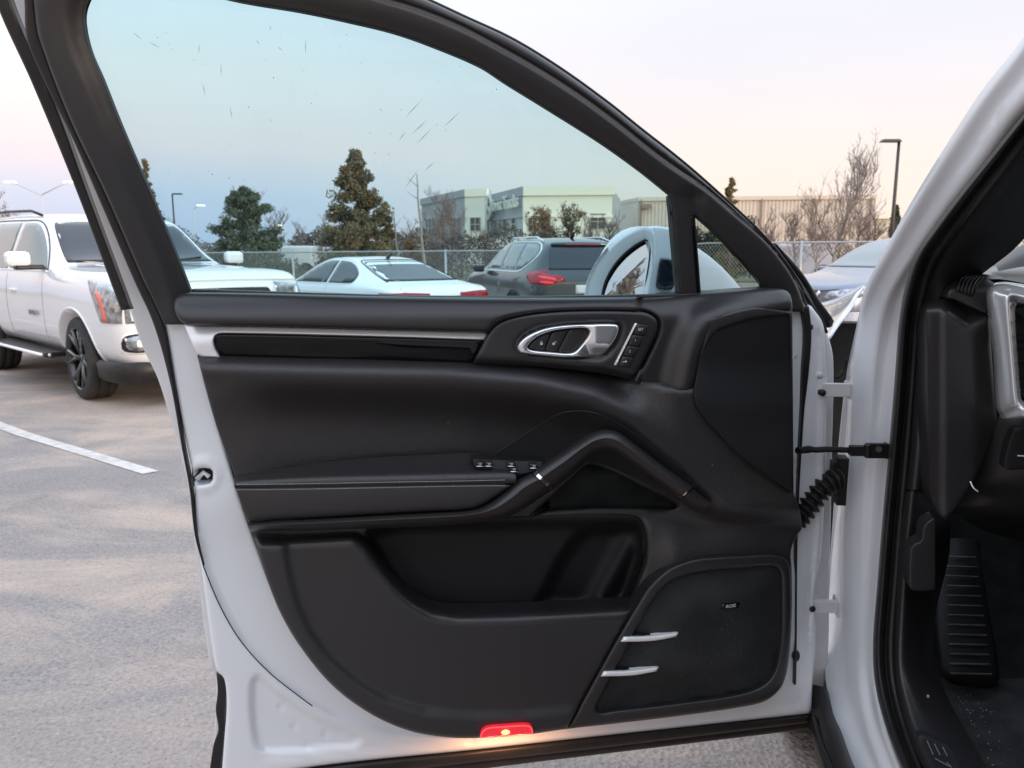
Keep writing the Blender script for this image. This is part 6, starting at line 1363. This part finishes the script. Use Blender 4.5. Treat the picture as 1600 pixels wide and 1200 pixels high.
# glass
v.skin('windscreen', [(-.78, 1.32, 'c'), (.78, 1.32, 'c'), (.68, 1.70), (.62, 1.755), (-.62, 1.755), (-.68, 1.70)], 'x', CARGL, .004, 1, edge=.0)
for sg in (-1, 1):
    v.skin('side_window', [(-.84, 1.25, 'c'), (-1.20, 1.58), (-1.46, 1.725), (-1.86, 1.745, 'c'), (-1.93, 1.25, 'c')], 'y', CARGL2 if sg < 0 else CARGL, .004, sg)
    v.skin('side_window', [(-2.02, 1.23, 'c'), (-1.97, 1.75, 'c'), (-2.78, 1.755, 'c'), (-2.86, 1.23, 'c')], 'y', CARGL2 if sg < 0 else CARGL, .004, sg)
    v.skin('side_window', [(-2.98, 1.24, 'c'), (-2.9, 1.755, 'c'), (-3.7, 1.73), (-3.85, 1.66), (-3.9, 1.26, 'c')], 'y', CARGL, .004, sg)
    v.line('belt_trim', [(-.80, 1.235), (-1.9, 1.235), (-2.9, 1.235), (-3.9, 1.24)], 'y', SATIN, .011, sg)
    v.line('window_frame_line', [(-.80, 1.24), (-1.17, 1.60), (-1.44, 1.75), (-1.9, 1.775), (-3.0, 1.785), (-3.8, 1.75)], 'y', RUBBER, .009, sg, -.002)
    v.line('door_shut_line', [(-.82, 1.17), (-.80, .9), (-.86, .5)], 'y', RUBBER, .004, sg, -.002)
    v.line('door_shut_line', [(-1.97, 1.2), (-1.98, .9), (-1.97, .48)], 'y', RUBBER, .004, sg, -.002)
    v.line('arch_lip', [(.50, .34)] + [(.465 * 1.0 * math.cos(a) * 1.03, .42 + .465 * math.sin(a) * 1.03) for a in np.linspace(.05, math.pi - .05, 13)] + [(-.5, .40)], 'y', WHITE2, .012, sg, .0)
    v.box('door_handle', (-1.72, sg * 1.012, 1.02), (.19, .035, .035), WHITE2, .014)
    v.box('door_handle', (-2.72, sg * 1.012, 1.03), (.19, .035, .035), WHITE2, .014)
    # door mirror
    mb = MB(); r0 = []
    c = (-.88, sg * 1.17, 1.36); o = v.box('door_mirror', c, (.13, .23, .15), WHITE2, .045); v.box('mirror_arm', (-.89, sg * 1.07, 1.275), (.11, .26, .05), RUBBER, .015, parent=o)
    v.box('mirror_pane', (-.952, sg * 1.17, 1.36), (.01, .19, .11), PANE, 0, parent=o)
    # running board with bright edge
    v.box('running_board', (-1.48, sg * .99, .40), (1.85, .24, .05), RUBBER, .015); v.tube('running_board_edge', [(-.55, sg * 1.06, .40), (-.66, sg * 1.115, .40), (-2.3, sg * 1.115, .40), (-2.42, sg * 1.06, .40)], .017, SATIN, 8)
    # headlamp
    hl = [(sg * .975, .80, 'c'), (sg * .985, 1.02), (sg * .95, 1.09), (sg * .60, 1.06, 'c'), (sg * .61, .82, 'c')]
    v.skin('headlamp', [(.955, .80, 'c'), (.93, 1.1), (.62, 1.15), (.36, 1.175, 'c'), (.52, 1.03), (.68, .80, 'c')], 'y', LAMPG, .012, sg)
    v.skin('headlamp_reflector', [(.74, .81, 'c'), (.80, .81, 'c'), (.70, 1.02), (.60, 1.09, 'c'), (.57, 1.06, 'c'), (.68, .95)], 'y', AMBER, .017, sg)
    v.skin('headlamp', [(sg * .58, .80, 'c'), (sg * .90, .80, 'c'), (sg * .90, 1.10, 'c'), (sg * .58, 1.13, 'c')], 'x', LAMPG, .010, 1)
    v.skin('headlamp_bar', [(sg * .82, .82, 'c'), (sg * .86, .82, 'c'), (sg * .86, 1.08, 'c'), (sg * .82, 1.08, 'c')], 'x', WHITE2, .02, 1, res=.03)
    # fog lamp niche
    v.skin('fog_lamp_bezel', [(sg * .58, .52, 'c'), (sg * .91, .52), (sg * .925, .56), (sg * .925, .68), (sg * .905, .71), (sg * .58, .71, 'c')], 'x', SATIN, .008, 1, res=.05)
    v.skin('fog_lamp_recess', [(sg * .56, .545, 'c'), (sg * .90, .545), (sg * .905, .69), (sg * .56, .69, 'c')], 'x', RUBBER, .012, 1, res=.05)
    v.skin('fog_lamp', [(sg * .72, .56), (sg * .88, .56), (sg * .89, .67), (sg * .72, .67)], 'x', LAMPG, .020, 1, res=.05); v.skin('fog_lamp_bulb', [(sg * .77, .59), (sg * .82, .59), (sg * .82, .64), (sg * .77, .64)], 'x', WARMLIT, .023, 1, res=.03, step=.02)
    v.tube('roof_rail', [(-1.6, sg * .68, 1.83), (-1.9, sg * .69, 1.885), (-2.8, sg * .69, 1.905), (-3.6, sg * .69, 1.885), (-3.8, sg * .69, 1.83)], .016, RUBBER, 8)
v.skin('radiator_grille', [(-.55, .66), (.55, .66), (.60, 1.06), (.56, 1.13), (-.56, 1.13), (-.60, 1.06)], 'x', SATIN, .012, 1); v.skin('grille_mesh', [(-.49, .70), (.49, .70), (.53, 1.05), (.50, 1.08), (-.50, 1.08), (-.53, 1.05)], 'x', RUBBER, .02, 1)
for k in range(5): v.line('grille_bar', [(-.5, .745 + k * .066), (0, .745 + k * .066), (.5, .745 + k * .066)], 'x', RUBBER, .010, 1, .02)
v.line('bonnet_trim', [(-.86, 1.155), (-.5, 1.165), (0, 1.17), (.5, 1.165), (.86, 1.155)], 'x', SATIN, .014, 1, .0)
# black lower valance wrapped round the nose
mv = MB(); vr = []
for z, o_ in ((.24, -.04), (.28, .0), (.41, .015), (.44, -.02)):
    vr.append([(.50, -.99 - o_, z), (.72, -.97 - o_, z), (.88, -.90 - o_, z), (.97 + o_, -.74, z), (1.01 + o_, -.4, z), (1.02 + o_, 0, z), (1.01 + o_, .4, z), (.97 + o_, .74, z), (.88, .90 + o_, z), (.72, .97 + o_, z), (.50, .99 + o_, z)])
P = np.array(vr); P = np.swapaxes(cr1(np.swapaxes(P, 0, 1), 4), 0, 1); n, m_ = P.shape[:2]
v.mesh('lower_valance', P.reshape(-1, 3), [(i * m_ + j, i * m_ + j + 1, (i + 1) * m_ + j + 1, (i + 1) * m_ + j) for i in range(n - 1) for j in range(m_ - 1)], RUBBER)
v.box('underbody', (-1.5, 0, .34), (4.4, 1.5, .2), RUBBER, 0)
Mx = Matrix(((-1, 0, 0), (0, 0, 1), (0, -1, 0))).transposed() ; Mt = Matrix(((1, 0, 0), (0, 0, 1), (0, -1, 0))).transposed().to_4x4(); Mt.translation = (-1.08, -1.022, .80)
text_mesh('door_badge', 'YUKON', .075, GALV, v.root, Mt, ext=.006).matrix_parent_inverse = Matrix()
# wipers, antenna
v.line('wiper', [(-.70, 1.335), (-.35, 1.345), (-.05, 1.37)], 'x', RUBBER, .010, 1, .02); v.line('wiper', [(.05, 1.335), (.4, 1.345), (.68, 1.37)], 'x', RUBBER, .010, 1, .02)
v.line('bonnet_gap', [(.80, -.80), (.3, -.86), (-.5, -.875)], 'z', RUBBER, .004, 1, -.002); v.line('bonnet_crease', [(.9, -.45), (.3, -.52), (-.5, -.58)], 'z', WHITE2, .012, 1, -.006); v.line('bonnet_crease', [(.9, .45), (.3, .52), (-.5, .58)], 'z', WHITE2, .012, 1, -.006)

# ---- white coupe, rear three-quarter
def rear_car(name, label, L_c, px, Yd, ang, st, paint, wheels, wr, track):
    """placed by its rear left bumper corner; ang = how far the rear face swings away from square-on"""
    h = math.pi / 2 + ang; return Vehicle(name, label, 'car', (0, 0, GZ), h, st, paint, wheels, wr, track)
def place(v, corner_local, px, Y):
    p = PX(px, Y); c = Matrix.Rotation(v.root.rotation_euler[2], 4, 'Z') @ Vector(corner_local); v.root.location = (p[0] - c.x, p[1] - c.y, GZ)
stc = [sec(.86, .26, .60, .72, .45, .70, .60, .60, .68, .70), sec(.78, .22, .74, .86, .48, .84, .66, .70, .75, .78), sec(.3, .20, .84, .92, .52, .90, .78, .76, .86, .90), sec(-.45, .20, .86, .925, .54, .905, .86, .74, .93, .97), sec(-.85, .20, .86, .925, .54, .905, .88, .66, 1.10, 1.13),
       sec(-1.35, .20, .86, .925, .54, .90, .90, .57, 1.30, 1.345), sec(-1.9, .20, .86, .925, .54, .90, .91, .56, 1.325, 1.375), sec(-2.4, .20, .87, .93, .55, .915, .93, .56, 1.275, 1.33), sec(-3.0, .22, .88, .935, .56, .92, .95, .60, 1.08, 1.13), sec(-3.35, .24, .87, .93, .57, .90, .955, .68, .985, 1.02), sec(-3.62, .27, .84, .91, .57, .86, .935, .70, .955, .975), sec(-3.78, .30, .74, .86, .55, .78, .88, .66, .92, .935), sec(-3.82, .34, .62, .78, .55, .70, .80, .60, .85, .86)]
v = rear_car('coupe', 'silvery white two door coupe seen from behind its left rear, beside the big white SUV', None, 0, 0, R(40), stc, WHITE3, (0, -2.76), (.335,), .80)
place(v, (-3.7, .86, 0), 603, 10.35)
for x in (0, -2.76):
    for y in (-.80, .80): v.wheel(x, y, .335, .24, .24, 5, SATIN)
v.skin('rear_window', [(-.60, 1.02, 'c'), (.60, 1.02, 'c'), (.50, 1.26), (.44, 1.285), (-.44, 1.285), (-.50, 1.26)], 'x', CARGL, .004, -1, far=8)
for sg in (1, -1):
    v.skin('side_window', [(-.78, .96, 'c'), (-1.15, 1.17), (-1.5, 1.285), (-1.85, 1.30, 'c'), (-1.93, .975, 'c')], 'y', CARGL, .004, sg); v.skin('side_window', [(-1.98, .975, 'c'), (-1.90, 1.30, 'c'), (-2.25, 1.265), (-2.62, 1.12), (-2.72, 1.01), (-2.66, .985)], 'y', CARGL, .004, sg)
    v.line('window_trim', [(-.75, .945), (-1.3, .95), (-1.95, .96), (-2.6, .97), (-2.78, 1.01), (-2.6, 1.15), (-2.25, 1.29), (-1.85, 1.325), (-1.45, 1.305), (-1.1, 1.18), (-.75, .945)], 'y', SATIN, .009, sg)
    v.line('shoulder_crease', [(.3, .80), (-.8, .83), (-2.0, .84), (-3.2, .86)], 'y', WHITE3, .012, sg, -.006); v.line('door_shut_line', [(-1.98, .95), (-2.02, .7), (-1.95, .3)], 'y', RUBBER, .004, sg, -.002)
    v.skin('tail_lamp', [(sg * .26, .80, 'c'), (sg * .26, .865, 'c'), (sg * .62, .885), (sg * .80, .88, 'c'), (sg * .80, .80, 'c'), (sg * .60, .785)], 'x', TAIL, .012, -1, res=.05); v.skin('tail_lamp', [(-3.79, .80, 'c'), (-3.78, .88, 'c'), (-3.52, .88, 'c'), (-3.6, .82)], 'y', TAIL, .010, sg, res=.05)
v.line('rear_window_trim', [(-.62, 1.01), (-.51, 1.27), (-.44, 1.30), (.44, 1.30), (.51, 1.27), (.62, 1.01)], 'x', RUBBER, .010, -1, 0, 8)
v.skin('number_plate_recess', [(-.27, .68, 'c'), (.27, .68, 'c'), (.27, .82, 'c'), (-.27, .82, 'c')], 'x', RUBBER, .004, -1); v.line('boot_shut_line', [(-.66, .93), (-.60, .82), (-.30, .80), (0, .80), (.3, .80), (.60, .82), (.66, .93)], 'x', RUBBER, .004, -1, -.002, 8)
v.line('boot_lip', [(-.66, .935), (0, .955), (.66, .935)], 'x', WHITE3, .012, -1, 0, 8); v.tube('antenna_fin', [(-2.3, 0, 1.33), (-2.42, 0, 1.39), (-2.47, 0, 1.395)], [.03, .015, .006], RUBBER, 6)
v.line('boot_badge', [(-.42, .87), (-.3, .872)], 'x', SATIN, .006, -1, .004, 8); v.box('underbody', (-1.4, 0, .22), (3.9, 1.4, .14), RUBBER, 0)

# ---- dark grey crossover, rear three-quarter
stx = [sec(.82, .34, .70, .82, .60, .80, .80, .70, .92, .95), sec(.7, .30, .84, .92, .62, .90, .86, .78, .98, 1.03), sec(.2, .28, .90, .945, .66, .93, .96, .80, 1.06, 1.11), sec(-.5, .28, .90, .945, .68, .93, 1.02, .76, 1.10, 1.15), sec(-.95, .28, .90, .945, .68, .925, 1.04, .68, 1.38, 1.42),
       sec(-1.35, .28, .90, .945, .68, .92, 1.05, .63, 1.555, 1.60), sec(-2.0, .28, .90, .945, .68, .92, 1.06, .625, 1.60, 1.665), sec(-2.9, .30, .90, .945, .68, .92, 1.07, .62, 1.585, 1.655), sec(-3.35, .32, .90, .94, .70, .91, 1.08, .60, 1.53, 1.615), sec(-3.50, .34, .88, .93, .70, .89, 1.08, .60, 1.47, 1.52), sec(-3.68, .36, .86, .91, .70, .87, 1.06, .64, 1.18, 1.21), sec(-3.80, .38, .80, .87, .70, .82, 1.0, .68, 1.07, 1.08), sec(-3.86, .42, .70, .80, .70, .76, .92, .66, .98, .99)]
v = rear_car('crossover', 'dark grey crossover seen from behind between the coupe and the door mirror', None, 0, 0, R(17), stx, GREY, (0, -2.86), (.37,), .81)
place(v, (-3.7, .86, 0), 836, 11.8)
for x in (0, -2.86):
    for y in (-.81, .81): v.wheel(x, y, .37, .25, .26, 5, SATIN)
v.skin('rear_window', [(-.64, 1.16, 'c'), (.64, 1.16, 'c'), (.56, 1.46), (.50, 1.525), (-.50, 1.525), (-.56, 1.46)], 'x', CARGL, .006, -1, far=8); v.skin('roof_spoiler', [(-.52, 1.53, 'c'), (.52, 1.53, 'c'), (.48, 1.575), (-.48, 1.575)], 'x', GREY, .05, -1, far=8); v.skin('brake_lamp', [(-.30, 1.532, 'c'), (.30, 1.532, 'c'), (.30, 1.548, 'c'), (-.30, 1.548, 'c')], 'x', TAIL, .055, -1, res=.03, step=.03)
for sg in (1, -1):
    v.skin('side_window', [(-.90, 1.12, 'c'), (-1.25, 1.42), (-1.5, 1.53), (-1.75, 1.55, 'c'), (-1.84, 1.13, 'c')], 'y', CARGL2, .004, sg); v.skin('side_window', [(-1.93, 1.13, 'c'), (-1.85, 1.555, 'c'), (-2.55, 1.555, 'c'), (-2.66, 1.14, 'c')], 'y', CARGL2, .004, sg)
    v.skin('side_window', [(-2.76, 1.14, 'c'), (-2.66, 1.55, 'c'), (-3.08, 1.53), (-3.28, 1.45), (-3.32, 1.34), (-3.0, 1.17)], 'y', CARGL2, .004, sg)
    v.line('window_trim', [(-.85, 1.10), (-1.8, 1.105), (-2.9, 1.115), (-3.1, 1.16), (-3.36, 1.34), (-3.36, 1.45), (-3.15, 1.56), (-2.6, 1.585), (-1.8, 1.58), (-1.45, 1.555), (-1.2, 1.43), (-.85, 1.10)], 'y', SATIN, .013, sg)
    v.skin('tail_lamp', [(sg * .42, .99, 'c'), (sg * .46, 1.07), (sg * .66, 1.09), (sg * .86, 1.17, 'c'), (sg * .86, .95, 'c'), (sg * .70, .93), (sg * .55, .97)], 'x', TAIL, .014, -1, res=.05); v.skin('tail_lamp', [(-3.82, .95, 'c'), (-3.72, 1.16, 'c'), (-3.42, 1.09), (-3.46, 1.03), (-3.62, .95, 'c')], 'y', TAIL, .012, sg, res=.05)
    v.skin('tail_lamp_element', [(sg * .58, 1.0), (sg * .80, 1.04), (sg * .82, 1.07), (sg * .58, 1.035)], 'x', TAIL2, .018, -1, res=.03, step=.03); v.skin('tail_lamp_element', [(sg * .62, .955), (sg * .82, .97), (sg * .82, .99), (sg * .62, .975)], 'x', TAIL2, .018, -1, res=.03, step=.03)
    v.box('door_mirror', (-.98, sg * 1.03, 1.13), (.12, .21, .14), GREY, .04); v.tube('roof_rail', [(-1.5, sg * .56, 1.60), (-1.65, sg * .56, 1.66), (-2.9, sg * .56, 1.66), (-3.2, sg * .56, 1.60)], .014, SATIN, 6)
    v.line('door_shut_line', [(-1.88, 1.1), (-1.9, .8), (-1.86, .42)], 'y', RUBBER, .004, sg, -.002); v.line('arch_trim', [(-2.86 + .45 * math.cos(a), .38 + .45 * math.sin(a)) for a in np.linspace(.1, math.pi - .1, 11)], 'y', RUBBER, .018, sg)
v.tube('antenna_fin', [(-3.0, 0, 1.655), (-3.12, 0, 1.73), (-3.18, 0, 1.735)], [.035, .018, .006], RUBBER, 6); v.skin('number_plate', [(-.26, .80, 'c'), (.26, .80, 'c'), (.26, .93, 'c'), (-.26, .93, 'c')], 'x', PRINT, .008, -1); v.skin('rear_valance', [(-.78, .40), (.78, .40), (.82, .62), (-.82, .62)], 'x', RUBBER, .01, -1)
v.box('underbody', (-1.5, 0, .32), (4., 1.4, .16), RUBBER, 0)

# ---- blue-silver crossover on the right, front three-quarter
stn = [sec(.90, .34, .62, .76, .56, .74, .80, .62, .92, .94), sec(.82, .28, .76, .88, .58, .86, .86, .72, .98, 1.01), sec(.5, .26, .88, .93, .62, .91, .93, .80, 1.02, 1.07), sec(-.1, .26, .90, .93, .66, .91, .99, .80, 1.06, 1.12), sec(-.55, .26, .90, .93, .66, .91, 1.01, .74, 1.10, 1.16), sec(-1.0, .26, .90, .93, .66, .91, 1.02, .66, 1.40, 1.43),
       sec(-1.5, .26, .90, .93, .66, .91, 1.04, .61, 1.60, 1.64), sec(-2.2, .26, .90, .93, .66, .91, 1.06, .60, 1.63, 1.69), sec(-3.0, .28, .90, .93, .66, .91, 1.08, .59, 1.58, 1.66), sec(-3.5, .32, .88, .92, .68, .88, 1.08, .58, 1.40, 1.48), sec(-3.75, .36, .80, .88, .68, .82, 1.0, .60, 1.1, 1.12)]
v = Vehicle('crossover', 'blue silver crossover facing the camera between the open door and the windscreen pillar', 'car', (0, 0, GZ), R(-150), stn, SILVER, (0, -2.7), (.36,), .79)
place(v, (.90, -.05, 0), 1238, 10.9)
for x in (0, -2.7):
    for y in (-.79, .79): v.wheel(x, y, .36, .24, .25, 5, SATIN)
v.skin('windscreen', [(-.70, 1.20, 'c'), (.70, 1.20, 'c'), (.58, 1.52), (.52, 1.575), (-.52, 1.575), (-.58, 1.52)], 'x', CARGL2, .004, 1)
for sg in (1, -1):
    v.skin('headlamp', [(sg * .50, .80, 'c'), (sg * .60, .90), (sg * .84, .955, 'c'), (sg * .82, .86), (sg * .66, .80)], 'x', LAMPG, .012, 1, res=.04); v.skin('headlamp', [(.88, .80, 'c'), (.80, .90), (.42, 1.0, 'c'), (.50, .92), (.72, .82)], 'y', LAMPG, .012, sg, res=.04)
    v.line('grille_chrome', [(sg * .16, .58), (sg * .26, .66), (sg * .42, .86), (sg * .46, .90)], 'x', CHROME, .026, 1, .006); v.skin('side_window', [(-.98, 1.10, 'c'), (-1.3, 1.42), (-1.6, 1.54), (-1.9, 1.56, 'c'), (-1.95, 1.12, 'c')], 'y', CARGL2, .004, sg); v.skin('side_window', [(-2.03, 1.12, 'c'), (-1.97, 1.56, 'c'), (-2.9, 1.54), (-3.1, 1.40), (-2.8, 1.15)], 'y', CARGL2, .004, sg)
    v.box('door_mirror', (-1.02, sg * 1.02, 1.13), (.12, .20, .14), SILVER, .04); v.skin('fog_recess', [(sg * .56, .42), (sg * .78, .42), (sg * .80, .56), (sg * .60, .52)], 'x', RUBBER, .006, 1, res=.05)
v.skin('radiator_grille', [(-.40, .86), (-.26, .62), (-.16, .56), (.16, .56), (.26, .62), (.40, .86), (.38, .88), (-.38, .88)], 'x', RUBBER, .008, 1); v.skin('lower_grille', [(-.52, .36), (.52, .36), (.46, .50), (-.46, .50)], 'x', RUBBER, .008, 1); v.line('bonnet_shut_line', [(-.70, .935), (-.4, .905), (0, .90), (.4, .905), (.70, .935)], 'x', RUBBER, .009, 1, -.002)
v.box('underbody', (-1.4, 0, .30), (4., 1.4, .16), RUBBER, 0)
# ---- trees behind the camera, seen only in the mirror
def bare_at(x, y, H, lab, seed): bare('bare_tree', 0, H, 0, .85, lab, 'bare winter trees left of the open car', seed, BARKP, TWIG, 1.5, X=(x, y), base=-.02, trunk=.12)
bare_at(-14.0, 2.2, 1.9, 'bare tree left of the open car reflected low in the door mirror', 51); bare_at(-15.0, 3.1, 2.3, 'taller bare tree left of the open car reflected in the door mirror', 52); bare_at(-13.6, 1.5, 1.6, 'smallest bare tree left of the open car reflected in the door mirror', 53)
